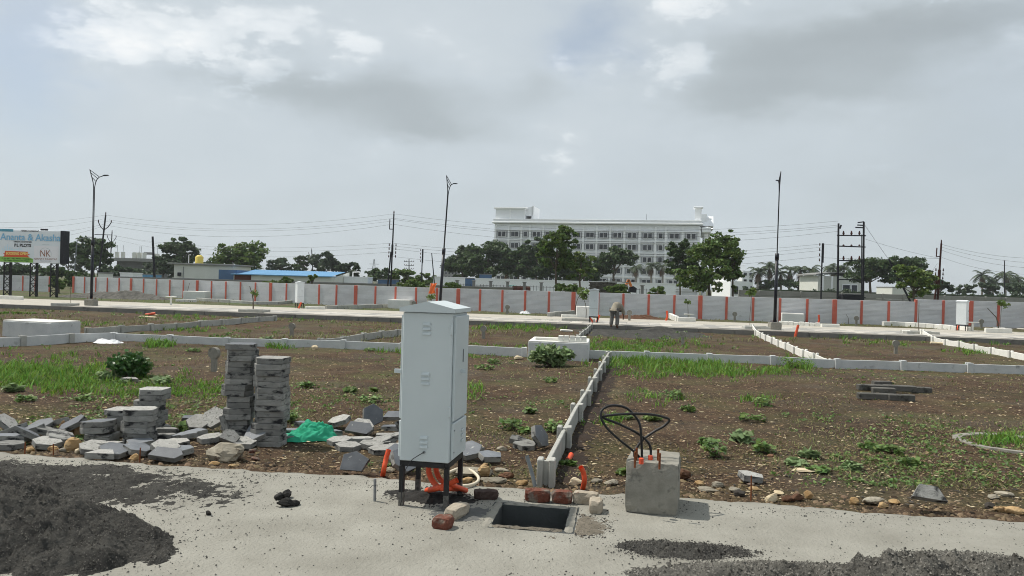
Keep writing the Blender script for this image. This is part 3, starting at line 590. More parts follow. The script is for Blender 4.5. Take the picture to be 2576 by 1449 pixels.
field('sand_bed', 'brown-grey grit between the tall cabinet and the pit', 'darkconcrete', cg[0]-.45, cg[0]+.35, cg[1]-.35, cg[1]+.4, .014, h_bed2)
def heap_grains(name, label, mat, x0, x1, y0, y1, hf, n, smin=.003, smax=.010):
    x, y = RNG.uniform(x0, x1, n), RNG.uniform(y0, y1, n); z = hf(x, y); k = (z > .002); x, y, z = x[k], y[k], z[k]; m = len(x); s = smin+(smax-smin)*RNG.random(m)**2.5; a = RNG.random(m)*6.28; base = np.array([[-1, -.7, -.3], [1, -.6, -.3], [.1, 1, -.3], [.15, -.1, .9]]); ca, sa = np.cos(a), np.sin(a); V = np.zeros((m, 4, 3))
    V[:, :, 0] = x[:, None]+s[:, None]*(base[None, :, 0]*ca[:, None]-base[None, :, 1]*sa[:, None]); V[:, :, 1] = y[:, None]+s[:, None]*(base[None, :, 0]*sa[:, None]+base[None, :, 1]*ca[:, None]); V[:, :, 2] = z[:, None]+base[None, :, 2]*s[:, None]
    F3 = (np.arange(m)[:, None, None]*4+np.array([[0, 1, 3], [1, 2, 3], [2, 0, 3]])[None]).reshape(-1, 3); link(name, npmesh(name, V.reshape(-1, 3), F3, mat), kind='stuff', label=label)
heap_grains('heap_grains', 'loose crumbs on the black asphalt heap at the lower left', 'heapgrain', -5.0, -1.6, 3.4, 5.9, h_left, 60000, .0025, .007)
heap_grains('heap_grains', 'loose crumbs on the black smear before the paver rubble', 'heapgrain', -6.2, -1.3, 5.0, 7.2, h_smear, 30000)
heap_grains('heap_grains', 'loose crumbs on the grey stone dust at the lower right', 'dustgrain', -1.1, 4.6, 3.4, 5.3, h_right, 90000)
heap_grains('heap_grains', 'loose crumbs on the small black patch at the lower right', 'heapgrain', cd[0]-.6, cd[0]+.6, cd[1]-.3, cd[1]+.3, h_dark, 9000)
def grains():
    """loose grains lying on the concrete, thick near the heaps, thin elsewhere"""
    pts = []
    def near(c, rx, ry, n, ang=0.):
        a = RNG.random(n)*6.283; r = np.sqrt(RNG.random(n))*1.0; r = .7+np.abs(RNG.normal(size=n))*.3*r; dx, dy = rx*r*np.cos(a), ry*r*np.sin(a)
        pts.append(np.stack([c[0]+dx*math.cos(ang)-dy*math.sin(ang), c[1]+dx*math.sin(ang)+dy*math.cos(ang)], 1))
    near((c1[0]-.25, c1[1]-.14), 1.35, .72, 5200); near((cs[0]-.5, cs[1]-.12), 2.0, .68, 7000, -.13); near(cd, .46, .19, 3000); near(cu_, .4, .3, 500); near(cb_, .2, .3, 500); near(cg, .35, .3, 400)
    u = RNG.uniform(-1.2, 4.8, 9000); v = np.interp(u, [-1.2, 0, .75, 1.0, 1.6, 3.4, 5], [3.9, 4.22, 4.50, 4.72, 4.86, 4.90, 5.0])+np.abs(RNG.normal(size=9000))*.16-.05; pts.append(np.stack([u*GC+v*GS, -u*GS+v*GC], 1))
    u = RNG.uniform(-5, 5, 7000); v = RNG.uniform(3.3, 6.15, 7000); k = fbm(u, v, 1.4, 77) > -.1; pts.append(np.stack([u*GC+v*GS, -u*GS+v*GC], 1)[k])
    u = RNG.uniform(-5.5, 5, 3500); v = 6.15-np.abs(RNG.normal(size=3500))*.16; pts.append(np.stack([u*GC+v*GS, -u*GS+v*GC], 1))
    p = np.concatenate(pts); u, v = p[:, 0]*GC-p[:, 1]*GS, p[:, 0]*GS+p[:, 1]*GC; ok = ~((u > CU0-.02) & (u < CU1+.02) & (v > CV0-.02) & (v < CV1+.02)) & (v < 6.2); p = p[ok]; n = len(p)
    s = .002+.007*RNG.random(n)**5.0; a = RNG.random(n)*6.28; base = np.array([[-1, -.7, 0], [1, -.6, 0], [.1, 1, 0], [.15, -.1, 1.0]])
    ca, sa = np.cos(a), np.sin(a); V = np.zeros((n, 4, 3)); V[:, :, 0] = p[:, None, 0]+s[:, None]*(base[None, :, 0]*ca[:, None]-base[None, :, 1]*sa[:, None]); V[:, :, 1] = p[:, None, 1]+s[:, None]*(base[None, :, 0]*sa[:, None]+base[None, :, 1]*ca[:, None]); V[:, :, 2] = base[None, :, 2]*s[:, None]*.9+.001
    F3 = (np.arange(n)[:, None, None]*4+np.array([[0, 1, 3], [1, 2, 3], [2, 0, 3]])[None]).reshape(-1, 3)
    link('loose_grains', npmesh('loose_grains', V.reshape(-1, 3), F3, 'grain'), kind='stuff', label='dark loose grains strewn over the concrete path')
grains()
# ---------------------------------------------------------------- bricks round the pit
def rough_box(dims, seed, amp=.006, n=(5, 3, 3), chop=0.):
    r = random.Random(seed); b = MB(); x, y, z = (q/2 for q in dims); import itertools
    idx = {}; vs = []
    def vid(i, j, k):
        if (i, j, k) not in idx:
            px, py, pz = -x+2*x*i/n[0], -y+2*y*j/n[1], -z+2*z*k/n[2]
            e = sum(1 for a, m in ((i, n[0]), (j, n[1]), (k, n[2])) if a in (0, m)); sh = .0 if e < 2 else (.006 if e == 2 else .013)
            q = Vector((px, py, pz)); q -= Vector((math.copysign(sh, px) if i in (0, n[0]) else 0, math.copysign(sh, py) if j in (0, n[1]) else 0, math.copysign(sh, pz) if k in (0, n[2]) else 0))
            q += Vector((r.uniform(-amp, amp), r.uniform(-amp, amp), r.uniform(-amp, amp)*.8)); idx[(i, j, k)] = len(vs); vs.append(q)
        return idx[(i, j, k)]
    fs = []
    for i in range(n[0]):
        for j in range(n[1]): fs.append((vid(i, j, 0), vid(i, j+1, 0), vid(i+1, j+1, 0), vid(i+1, j, 0))); fs.append((vid(i, j, n[2]), vid(i+1, j, n[2]), vid(i+1, j+1, n[2]), vid(i, j+1, n[2])))
        for k in range(n[2]): fs.append((vid(i, 0, k), vid(i+1, 0, k), vid(i+1, 0, k+1), vid(i, 0, k+1))); fs.append((vid(i, n[1], k), vid(i, n[1], k+1), vid(i+1, n[1], k+1), vid(i+1, n[1], k)))
    for j in range(n[1]):
        for k in range(n[2]): fs.append((vid(0, j, k), vid(0, j, k+1), vid(0, j+1, k+1), vid(0, j+1, k))); fs.append((vid(n[0], j, k), vid(n[0], j+1, k), vid(n[0], j+1, k+1), vid(n[0], j, k+1)))
    return b.add(vs, fs)
pit()
for i, (px, py, dims, rz, mat, lab) in enumerate((
    (1353, 1264, (.195, .095, .10), -.16, 'brickred', 'red brick at the left end of the row behind the pit'),
    (1414, 1268, (.16, .095, .098), -.15, 'brickred', 'middle red brick in the row behind the pit'),
    (1475, 1270, (.195, .095, .098), -.2, 'brickcement', 'cement-smeared brick at the right end of the row behind the pit'),
    (1501, 1294, (.10, .16, .10), -.1, 'brickcement', 'pale cement-covered brick lying at the right corner of the pit'),
    (1222, 1258, (.185, .10, .075), .12, 'brickdark', 'blackened brick lying between the cabinet and the pit'),
    (1113, 1334, (.13, .12, .085), -.35, 'brickred', 'broken red brick end nearest the viewer left of the pit'),
    (1146, 1312, (.105, .22, .09), -.45, 'brickcement', 'mortar-covered brick behind the broken red one left of the pit'))):
    p = G(px, py, 0); rough_box(dims, 40+i, .005).build('brick', mat, None, (p.x, p.y+dims[1]/2, dims[2]/2-.006), rz, label=lab, cat='brick', group='bricks around the cable pit')
# ---------------------------------------------------------------- lamp footing with bolts and looped cables
def footing(label, loc, rz, w, h, mat='concrete', seed=3, d=None):
    t = thing('lamp_footing', label, 'concrete block', loc, rz, None); rough_box((w, d or w, h), seed, .0045, (8, 8, 7)).build('block', mat, t, (0, 0, h/2-.004)); return t
q0, q1 = G(1570, 1288, 0), G(1704, 1301, 0); BW = (q1-q0).length; ba = math.atan2(q1.y-q0.y, q1.x-q0.x)
bc = (q0+q1)/2 + Vector((-math.sin(ba), math.cos(ba), 0))*(BW*.62); BH = .385; BD = BW*1.24
ft = footing('square grey concrete lamp footing with rusty bolts right of the pit', (bc.x, bc.y, 0), ba, BW, BH, d=BD)
def onblk(px, py): p = G(px, py, BH); R = Matrix.Rotation(-ba, 3, 'Z'); return R @ Vector((p.x-bc.x, p.y-bc.y, BH))
for px, py in ((1597, 1166), (1659, 1170), (1655, 1158), (1601, 1156)):
    q = onblk(px, py); b = MB().tube([(0, 0, -.03), (.001, .002, .085)], .0075, 8)
    for k in range(9): b.tube([(0, 0, .012+k*.008), (0, 0, .016+k*.008)], .0092, 8)
    b.build('anchor_bolt', 'rust', ft, q)
def loop_cable(label, pts, r=.0095):
    d0 = bc.y-BD*.15
    P3 = [P(px, py, d0+dy) for px, py, dy in pts]
    out = []
    for i in range(len(P3)-1):
        a, b, c, d = P3[max(i-1, 0)], P3[i], P3[i+1], P3[min(i+2, len(P3)-1)]
        for k in range(6):
            s = k/6; out.append(.5*((2*b)+(-a+c)*s+(2*a-5*b+4*c-d)*s*s+(-a+3*b-3*c+d)*s**3))
    out.append(P3[-1]); o = out[0]; t = MB().tube([q-o for q in out], r, 8).build('power_cable', 'rubber', None, o, smooth=True, label=label, cat='cable', group='black cables looping out of the lamp footing')
loop_cable('black cable rising in the tall leftmost loop above the lamp footing', [(1615, 1156, 0), (1614, 1120, 0), (1611, 1075, 0), (1600, 1050, .01), (1575, 1026, .02), (1540, 1020, .02), (1516, 1030, 0), (1512, 1050, -.02), (1528, 1078, -.03), (1560, 1108, -.03), (1588, 1130, -.02), (1606, 1147, -.01), (1615, 1158, 0)])
loop_cable('black cable bending into the wide right-hand loop above the lamp footing', [(1637, 1152, .02), (1636, 1125, .03), (1624, 1106, .03), (1600, 1088, .02), (1560, 1068, .0), (1517, 1050, -.01), (1540, 1044, -.02), (1590, 1041, -.02), (1640, 1043, 0), (1672, 1050, .03), (1684, 1057, .05), (1670, 1072, .06), (1645, 1086, .05), (1620, 1104, .05), (1606, 1120, .04), (1596, 1138, .02), (1600, 1155, .0), (1625, 1168, -.03), (1645, 1170, -.04)])
for px, py, lab in ((1613, 1163, 'short orange sleeve on the lamp footing round the left cable'), (1636, 1156, 'short orange sleeve on the lamp footing round the right cable')):
    p = G(px, py, BH); b = MB()
    for k in range(5): b.tube([(0, 0, k*.0085), (0, 0, k*.0085+.0042), (0, 0, k*.0085+.0085)], [.0165, .019, .0165], 12)
    b.build('cable_sleeve', 'orange', None, (p.x, p.y, BH-.012), label=lab, cat='conduit', group='orange sleeves on the lamp footing')
# ---------------------------------------------------------------- orange ribbed conduits, hose, pipes, stakes
def ribbed(label, pts, r, name='orange_conduit', mat='orange', ribs=True, cat='conduit', group='orange ribbed conduits', open_end=True):
    pts = [Vector(p) for p in pts]; out = []; rr = []
    for i in range(len(pts)-1):
        a, b, c, d = pts[max(i-1, 0)], pts[i], pts[i+1], pts[min(i+2, len(pts)-1)]; n = max(4, int((c-b).length/.007)) if ribs else 6
        for k in range(n):
            s = k/n; out.append(.5*((2*b)+(-a+c)*s+(2*a-5*b+4*c-d)*s*s+(-a+3*b-3*c+d)*s**3))
    out.append(pts[-1]); rr = [r*(1.0 if (not ribs or i % 2) else .92) for i in range(len(out))]; o = out[0].copy(); b = MB(); b.tube([q-o for q in out], rr, 10, caps=False)
    if open_end:   # wall thickness at the open mouth
        t = (out[-1]-out[-2]).normalized(); b.tube([out[-1]-o, out[-1]-o-t*.05], [r*.86, r*.86], 10, caps=False)
    return b.build(name, mat, None, o, smooth=True, label=label, cat=cat, group=group)
def q3(px, py, z): p = G(px, py, z); return p
CY = CABC.y
ribbed('orange conduit dropping from the cabinet base, left one of the pair', [P(1078, 1168, CY), P(1079, 1188, CY), P(1087, 1208, CY-.03), P(1104, 1226, CY-.1), P(1125, 1229, CY-.14), G(1160, 1229, .022)], .022)
ribbed('orange conduit dropping from the cabinet base, right one of the pair', [P(1096, 1168, CY+.05), P(1098, 1186, CY+.05), P(1106, 1204, CY+.02), P(1120, 1215, CY-.05), P(1140, 1222, CY-.08), G(1172, 1234, .022)], .021)
ribbed('orange conduit lying across the others under the cabinet, mouth raised right', [G(1074, 1234, .022), P(1100, 1228, CY-.12), P(1125, 1220, CY-.14), P(1150, 1208, CY-.16)], .022)
ribbed('orange conduit stub standing left of the cabinet in the rubble', [G(963, 1197, -.03), P(966, 1180, G(963, 1197, 0).y), P(971, 1155, G(963, 1197, 0).y+.02), P(978, 1131, G(963, 1197, 0).y+.03)], .022, open_end=True)
yy = G(1466, 1228, 0).y
ribbed('orange conduit stub standing right of the front fence post', [G(1466, 1230, -.03), P(1470, 1210, yy), P(1468, 1190, yy), P(1461, 1175, yy-.02)], .022)
ribbed('short orange conduit end lying in the fence shadow', [G(1428, 1158, .0), G(1437, 1144, .02)], .026)
p0 = G(1150, 1218, .02)
ribbed('cream plastic hose looping on the ground behind the cabinet legs', [G(1118, 1196, .02), G(1135, 1186, .03), G(1160, 1178, .03), G(1185, 1184, .03), G(1203, 1200, .02), G(1200, 1213, .018), G(1180, 1221, .018), G(1150, 1223, .018), G(1135, 1222, .018)], .013, 'garden_hose', 'cream', False, 'hose', None)
yy = G(1345, 1222, 0).y
ribbed('dark grey pipe stub leaning beside the front fence post', [P(1346, 1224, yy), P(1338, 1190, yy+.03), P(1325, 1146, yy+.06)], .017, 'pipe_stub', 'greypipe', False, 'pipe', None)
ribbed('black cable dropping behind the orange conduits under the cabinet', [P(1090, 1168, CY+.12), P(1101, 1190, CY+.12), P(1113, 1212, CY+.1), G(1118, 1232, .01)], .013, 'power_cable', 'rubber', False, 'cable', None)
def stake(label, px, py, h, lean=(0, 0), r=.007, mat='rust'):
    p = G(px, py); MB().tube([(0, 0, -.06), (lean[0]*h*.5, lean[1]*h*.5, h*.5), (lean[0]*h, lean[1]*h, h)], r, 7).build('steel_stake', mat, None, p, label=label, cat='stake', group='steel stakes along the slab edge')
stake('grey steel stake with wire twist standing left of the cabinet', 943, 1262, .17, (-.02, 0), .011, 'steel')
p = G(943, 1262); MB().tube([(-.035, -.012, .105), (-.02, -.014, .125), (.0, -.016, .12), (.016, -.014, .13), (.022, -.012, .115)], .002, 5).build('wire_twist', 'wire', bpy.data.objects['steel_stake'])
for k, (px, py, h, lab) in enumerate(((62, 1142, .11, 'rusty stake among rubble nearest the left picture edge'), (134, 1147, .11, 'rusty stake in front of the leftmost tilted pavers'), (351, 1163, .13, 'rusty stake in front of the black-topped pavers'), (276, 1152, .05, 'short rusty stake stub before the short paver stacks'), (1889, 1259, .20, 'thin rusty stake right of the lamp footing'))):
    stake(lab, px, py, h, (random.uniform(-.05, .05), 0), .006)
# ---------------------------------------------------------------- rocks
def rock(label, px, py, w, h, d, mat, seed, rz=None, group='stones along the slab edge', cat='rock', name='rock', sink=.15):
    r = random.Random(seed); b = MB(); n, m = 14, 9; vs = []; fs = []; pl = []
    for _ in range(15):
        q = Vector((r.gauss(0, 1), r.gauss(0, 1), r.gauss(0, 1))).normalized(); pl.append((q, r.uniform(.62, 1.0)))
    for j in range(m+1):
        th = math.pi*j/m
        for i in range(n):
            ph = 2*math.pi*(i+.5*(j % 2))/n; q = Vector((math.sin(th)*math.cos(ph), math.sin(th)*math.sin(ph), math.cos(th)))
            k = min([1.12]+[dd/max(q.dot(u_), .05) for u_, dd in pl])*(1+r.uniform(-.035, .035))
            q = q*k; vs.append((q.x*w/2, q.y*d/2, q.z*h/2))
    for j in range(m):
        for i in range(n): fs.append((j*n+i, (j+1)*n+i, (j+1)*n+(i+1) % n, j*n+(i+1) % n))
    b.add(vs, fs); p = G(px, py); zz = S(p.x, p.y+d*.4)
    return b.build(name, mat, None, (p.x, p.y+d*.4, zz+h*(.5-sink)), rz if rz is not None else r.uniform(-.6, .6), label=label, cat=cat, group=group)
RK = [ # px, py(base), w, h, d, material
 (180, 1138, .17, .15, .14, 'rocktan', 'big orange-tan boulder below the leaning pavers and the sack', 1), (72, 1140, .10, .07, .08, 'rocktan', 0, 2), (130, 1137, .15, .07, .10, 'rocktan', 0, 3), (155, 1139, .10, .07, .08, 'rockgrey', 0, 4), (193, 1142, .07, .07, .06, 'rockpale', 0, 5),
 (240, 1148, .16, .06, .09, 'rocktan', 0, 6), (335, 1160, .12, .08, .08, 'rocktan', 0, 7), (383, 1160, .14, .09, .09, 'rocktan', 0, 8), (305, 1130, .11, .06, .08, 'rocktan', 0, 9), (355, 1150, .07, .05, .06, 'rockpale', 0, 10),
 (560, 1165, .42, .20, .27, 'rockgrey', 'largest brown-grey boulder in front of the tall paver stacks', 11), (95, 1077, .17, .09, .12, 'rockbrown', 'brown boulder alone on the earth behind the left rubble', 12), (536, 1172, .14, .045, .08, 'rocktan', 0, 13), (585, 1176, .11, .04, .07, 'rocktan', 0, 14), (640, 1160, .12, .05, .08, 'brickred', 0, 15), (632, 1140, .10, .05, .07, 'brickred', 0, 16),
 (985, 1149, .13, .06, .1, 'rocktan', 0, 17), (1000, 1180, .18, .08, .12, 'rockbrown', 0, 18), (980, 1190, .12, .06, .1, 'rockgrey', 0, 19), (1195, 1203, .45, .12, .24, 'rockgrey', 0, 20), (1213, 1204, .12, .15, .11, 'rocktan', 'upright tan boulder behind the cream hose', 21), (1262, 1190, .15, .06, .1, 'rockgrey', 0, 22), (1273, 1205, .19, .07, .1, 'rockbrown', 0, 23), (1312, 1222, .16, .05, .08, 'rocktan', 0, 24), (1262, 1135, .14, .07, .1, 'rockgrey', 0, 25), (1175, 1216, .14, .07, .09, 'rocktan', 0, 26), (1240, 1216, .3, .06, .14, 'rockgrey', 0, 27),
 (1448, 1222, .16, .08, .1, 'rockpale', 0, 28), (1540, 1222, .17, .06, .12, 'rockgrey', 0, 29), (1500, 1216, .13, .05, .1, 'rockgrey', 0, 30), (1722, 1210, .12, .13, .11, 'rockbrown', 'dark brown boulder right beside the lamp footing', 31), (1762, 1222, .14, .05, .09, 'rocktan', 0, 32), (1810, 1228, .17, .07, .1, 'rockgrey', 0, 33), (1850, 1240, .14, .06, .09, 'rockgrey', 0, 34), (1780, 1240, .22, .06, .12, 'rockgrey', 0, 35), (1862, 1250, .12, .07, .08, 'darkstone', 0, 36), (1892, 1225, .1, .04, .07, 'brickred', 0, 37), (1900, 1235, .11, .05, .08, 'rocktan', 0, 38),
 (1945, 1265, .16, .09, .10, 'rockpale', 0, 39), (1960, 1247, .11, .05, .09, 'rockpale', 0, 40), (1982, 1265, .1, .07, .09, 'rockbrown', 0, 41), (2008, 1263, .15, .08, .1, 'rockbrown', 0, 42), (2037, 1258, .10, .09, .08, 'rocktan', 0, 43), (2150, 1271, .10, .08, .09, 'rocktan', 0, 44), (2200, 1272, .24, .08, .13, 'rockgrey', 0, 45), (2225, 1279, .13, .06, .08, 'rocktan', 0, 46), (2255, 1271, .14, .05, .1, 'rocktan', 0, 47), (2528, 1290, .16, .07, .1, 'rocktan', 0, 48), (2558, 1296, .20, .08, .12, 'rocktan', 0, 49), (2505, 1258, .13, .05, .1, 'rockgrey', 0, 50), (2535, 1250, .17, .06, .1, 'rockgrey', 0, 51), (2495, 1278, .09, .05, .08, 'darkstone', 0, 52),
 (2035, 1190, .33, .035, .16, 'rockpale', 'large flat pale-yellow stone lying on the earth right of the footing', 53), (1940, 1150, .09, .04, .08, 'rockbrown', 0, 54), (790, 880, .18, .14, .12, 'rockpale', 'pale stone with yellow side lying before the long grey fence', 55), (1303, 905, .25, .12, .18, 'rockpale', 'pale yellowish stone lying left of the white box', 56), (2260, 922, .45, .16, .25, 'rockgrey', 'brown stone leaning on the long fence at right', 57), (1235, 888, .3, .08, .2, 'rockgrey', 0, 58), (2410, 866, .35, .18, .25, 'rockgrey', 0, 59), (690, 800, .3, .15, .2, 'rockgrey', 0, 60)]
names = {'rocktan': 'tan', 'rockgrey': 'grey-brown', 'rockpale': 'pale', 'rockbrown': 'dark brown', 'brickred': 'brick-red', 'darkstone': 'blackish'}
cnt = {}
for r in sorted(RK):
    px, py, w, h, d, mat, lab, sd = r
    if not lab: w, h, d = w*.86, h*.86, d*.86
    if not lab:
        zone = 'before the paver rubble' if px < 700 else 'around the cabinet legs' if px < 1330 else 'around the lamp footing' if px < 1920 else 'at the right'
        k = (mat, zone, py > 1100); cnt[k] = cnt.get(k, 0)+1
        lab = f"{names[mat]} stone {'at slab edge' if py > 1100 else 'in the back plots'} {zone}, {ORD[cnt[k]-1]} of its colour from left"
    rock(lab, px, py, w, h, d, mat, sd)
for i, (px, py, w, h) in enumerate(((715, 1277, .14, .07), (700, 1258, .07, .06), (718, 1255, .09, .08), (735, 1275, .08, .05))):
    rock(f"black asphalt clod on the bare concrete left of the cabinet, {ORD[i]} of four", px, py, w, h, .09, 'blackclod', 300+i, group='black clods on the concrete', cat='clod', name='asphalt_clod')
rock('small dark stone alone on the concrete near the asphalt heap', 522, 1297, .055, .035, .04, 'blackclod', 311, group=None)
# ---------------------------------------------------------------- concrete pavers: stacks and rubble
R0, TH = .152, .056
HEX = [(R0*math.cos(math.pi/3*k), R0*math.sin(math.pi/3*k)) for k in range(6)]
HALF = [(-R0, 0), (R0, 0), (R0*.5, R0*.866), (-R0*.5, R0*.866)]
PENT = [(-R0*.9, -R0*.5), (R0*.55, -R0*.55), (R0, R0*.25), (R0*.1, R0*.75), (-R0*.75, R0*.5)]
LONG = [(-R0*1.1, -R0*.45), (R0*.75, -R0*.5), (R0*1.15, 0), (R0*.8, R0*.5), (-R0*.85, R0*.45)]
FRAG = [(-R0*.7, -R0*.4), (R0*.5, -R0*.5), (R0*.7, R0*.1), (R0*.05, R0*.5), (-R0*.5, R0*.35)]
BLK = [(-.148, -.085), (-.085, -.130), (.128, -.130), (.150, .02), (.10, .130), (-.12, .130)]
PM = {}
def paver_me(shape, face):
    key = (shape, face)
    if key not in PM:
        poly = {'hex': HEX, 'half': HALF, 'pent': PENT, 'long': LONG, 'frag': FRAG, 'blk': BLK}[shape]; b = MB(); k = .982
        top = {'dark': 2, 'rough': 1, 'side': 0}[face]; n = len(poly); cx = sum(p[0] for p in poly)/n; cy = sum(p[1] for p in poly)/n; ins = [(cx+(x-cx)*k, cy+(y-cy)*k) for x, y in poly]
        rings = [(ins, 0.), (poly, .004), (poly, TH-.003), (ins, TH)]; vs = [Vector((x, y, z)) for r, z in rings for x, y in r]
        fs = []; mi = []
        for j in range(3):
            for i in range(n): fs.append((j*n+i, j*n+(i+1) % n, (j+1)*n+(i+1) % n, (j+1)*n+i)); mi.append(0)
        fs.append(tuple(range(n-1, -1, -1))); mi.append(1); fs.append(tuple(3*n+i for i in range(n))); mi.append(top)
        b.v = [tuple(v) for v in vs]; b.f = fs; b.m = mi; PM[key] = b.mesh('paver', ['pavside', 'pavrough', 'pavdark'])
    return PM[key]
def stack(where, px, py, layers, seed, group, jit=.02, tilt=0., sc=1.0):
    r = random.Random(seed); p = G(px, py); p.y += R0*.8; a = 0; ox = oy = 0; z = S(p.x, p.y)-.012
    for k in range(layers):
        if k % 2 == 0: a = r.choice((0, .1, -.12, math.pi, math.pi+.1, .2))+r.uniform(-.03, .03); ox = r.uniform(-jit, jit); oy = r.uniform(-jit, jit)
        lab = f"grey paver in {where}, {ORD[layers-1-k]} from top" if k < layers-1 else f"topmost grey paver on {where}"
        link('paver', paver_me('blk', 'side' if k < layers-1 else r.choice(('dark', 'rough'))), None, (p.x+ox+r.uniform(-.003, .003), p.y+oy, z), rot=(tilt*.4, tilt, a+r.uniform(-.02, .02)), label=lab, cat='paver', group=group).scale = (sc, sc, 1)
        z += TH+.003
stack('the left tall stack', 590, 1112, 17, 1, 'pavers in the tall stacks'); stack('the right tall stack', 671, 1122, 15, 2, 'pavers in the tall stacks', .02, sc=1.1)
stack('the tallest low stack', 366, 1090, 8, 3, 'pavers in the short stacks', .03); stack('the low stack in front of the tallest low one', 337, 1118, 6, 4, 'pavers in the short stacks', .03); stack('the low stack behind, left of the tallest low one', 296, 1100, 5, 5, 'pavers in the short stacks', .03); stack('the leaning low stack below the sack', 238, 1120, 4, 6, 'pavers in the short stacks', .02, -.07)
LP = [ # px, py(centre on ground), lift, rx, ry, rz, shape, face
 (12, 1100, .09, .2, .7, .2, 'pent', 'rough'), (35, 1105, .06, -.1, -.35, .4, 'hex', 'dark'), (75, 1108, .08, .15, -.3, .2, 'long', 'dark'), (25, 1128, .0, 0, .03, .1, 'hex', 'side'), (30, 1118, .055, .05, .1, .5, 'long', 'dark'), (62, 1120, .05, -.1, .5, .3, 'half', 'dark'), (105, 1098, .08, .3, -.2, .1, 'hex', 'dark'), (128, 1108, .06, .12, .25, .4, 'long', 'side'), (118, 1128, .01, .15, .12, .3, 'hex', 'rough'), (140, 1090, .08, -.2, -.3, .4, 'pent', 'rough'), (150, 1118, .03, .1, .3, .2, 'hex', 'side'), (185, 1100, .08, .5, -.5, .1, 'long', 'dark'),
 (235, 1140, .01, .2, .08, .1, 'hex', 'rough'), (272, 1134, .03, -.1, .05, .6, 'hex', 'rough'), (285, 1152, .02, .22, .18, .3, 'hex', 'dark'), (250, 1158, .0, .1, .0, .0, 'half', 'rough'), (352, 1124, .02, .02, .0, .05, 'hex', 'dark'), (345, 1146, .02, .12, .2, .5, 'hex', 'dark'), (415, 1146, .03, .28, .14, .4, 'hex', 'rough'), (452, 1147, .03, .02, -.05, .1, 'hex', 'dark'), (420, 1162, -.01, .5, .1, .0, 'long', 'dark'), (443, 1122, .0, .02, .0, .1, 'hex', 'rough'), (415, 1108, .0, .0, .02, .3, 'half', 'side'), (415, 1100, .055, .0, .02, .2, 'half', 'side'), (465, 1110, .0, .1, -.15, .1, 'half', 'dark'), (490, 1108, .02, .1, -.18, .6, 'half', 'dark'), (500, 1085, .04, .5, .05, .1, 'hex', 'rough'), (485, 1074, .09, .05, .08, .4, 'pent', 'dark'), (540, 1085, .08, .75, -.55, .3, 'hex', 'rough'), (520, 1070, .02, .0, .02, .2, 'long', 'rough'), (530, 1112, .0, .05, -.1, .2, 'hex', 'rough'), (560, 1112, .05, .2, 1.2, .1, 'half', 'side'), (610, 1128, .02, .15, .1, .4, 'hex', 'rough'), (578, 1130, .04, .9, .3, .2, 'frag', 'rough'), (650, 1118, .07, .5, -.45, .25, 'hex', 'dark'), (398, 1084, .0, .0, .0, .2, 'half', 'rough'),
 (745, 1092, .0, .0, .0, .1, 'long', 'dark'), (770, 1082, .03, .0, .1, .3, 'half', 'dark'), (715, 1108, .0, .03, .0, .2, 'long', 'dark'), (855, 1078, .06, .12, -.28, .25, 'hex', 'rough'), (910, 1092, .02, .45, .12, .1, 'hex', 'rough'), (905, 1104, .03, .9, .1, -.1, 'long', 'dark'), (935, 1078, .08, 1.0, .6, .2, 'hex', 'dark'), (830, 1100, .02, .0, .0, .3, 'half', 'dark'), (855, 1118, .0, .05, -.06, .2, 'hex', 'rough'), (905, 1116, .01, .0, .05, .5, 'long', 'rough'), (875, 1132, .0, .05, .03, .1, 'hex', 'rough'), (935, 1128, .0, .06, .05, .4, 'hex', 'rough'), (965, 1122, .01, .12, -.1, .2, 'hex', 'rough'), (990, 1126, .02, .1, -.4, .3, 'half', 'side'), (960, 1140, .0, .05, -.04, .1, 'hex', 'rough'), (1000, 1138, .0, .1, .0, .3, 'hex', 'rough'), (990, 1082, .0, .0, .0, .2, 'long', 'dark'), (990, 1075, .055, .5, .0, .2, 'half', 'dark'), (975, 1105, .0, .0, .05, .4, 'long', 'rough'), (1003, 1108, .05, .3, 1.1, .2, 'frag', 'rough'),
 (893, 1192, .0, 1.2, .0, -.05, 'pent', 'dark'), (1003, 1165, .0, .5, .2, .1, 'hex', 'dark'), (1010, 1190, .03, .6, .6, .2, 'hex', 'dark'),
 (1180, 1158, .05, .35, -.2, .3, 'hex', 'dark'), (1185, 1140, .0, .0, .1, .1, 'half', 'dark'), (1232, 1165, .02, .20, .08, .6, 'pent', 'dark'), (1320, 1128, .0, .1, .0, .3, 'hex', 'side'), (1300, 1122, .0, .3, .2, .1, 'frag', 'side'), (1352, 1128, .04, .6, .95, .2, 'hex', 'dark'),
 (1888, 1213, .0, .12, .16, .3, 'pent', 'rough'), (2333, 1288, .0, .9, .1, -.15, 'half', 'side'), (325, 963, .0, .1, .05, .2, 'half', 'rough')]
cnt = {}; fn = {'rough': 'pale rough-faced', 'dark': 'slate-dark', 'side': 'mid-grey'}
for (px, py, lift, rx, ry, rz, sh, fc) in sorted(LP):
    zone = 'at the left picture edge' if px < 200 else 'in the rubble before the short stacks' if px < 470 else 'around the tall stacks' if px < 700 else 'in the rubble by the green net' if px < 1020 else 'between cabinet and fence' if px < 1400 else 'on the earth at the right'
    if px == 325: zone = 'beside the dark bush'
    k = (zone, fc); cnt[k] = cnt.get(k, 0)+1; p = G(px, py)
    e = Euler((rx, ry, rz)); low = min((e.to_matrix() @ Vector((x, y, z))).z for x, y in HEX for z in (0, TH))
    link('paver', paver_me(sh, fc), None, (p.x, p.y, p.z-low*.75+lift*.55), rot=(rx, ry, rz), label=f"loose {fn[fc]} paver {zone}, {ORD[cnt[k]-1]} such from left", cat='paver', group='loose pavers in the rubble').scale = (.86, .86, .95)
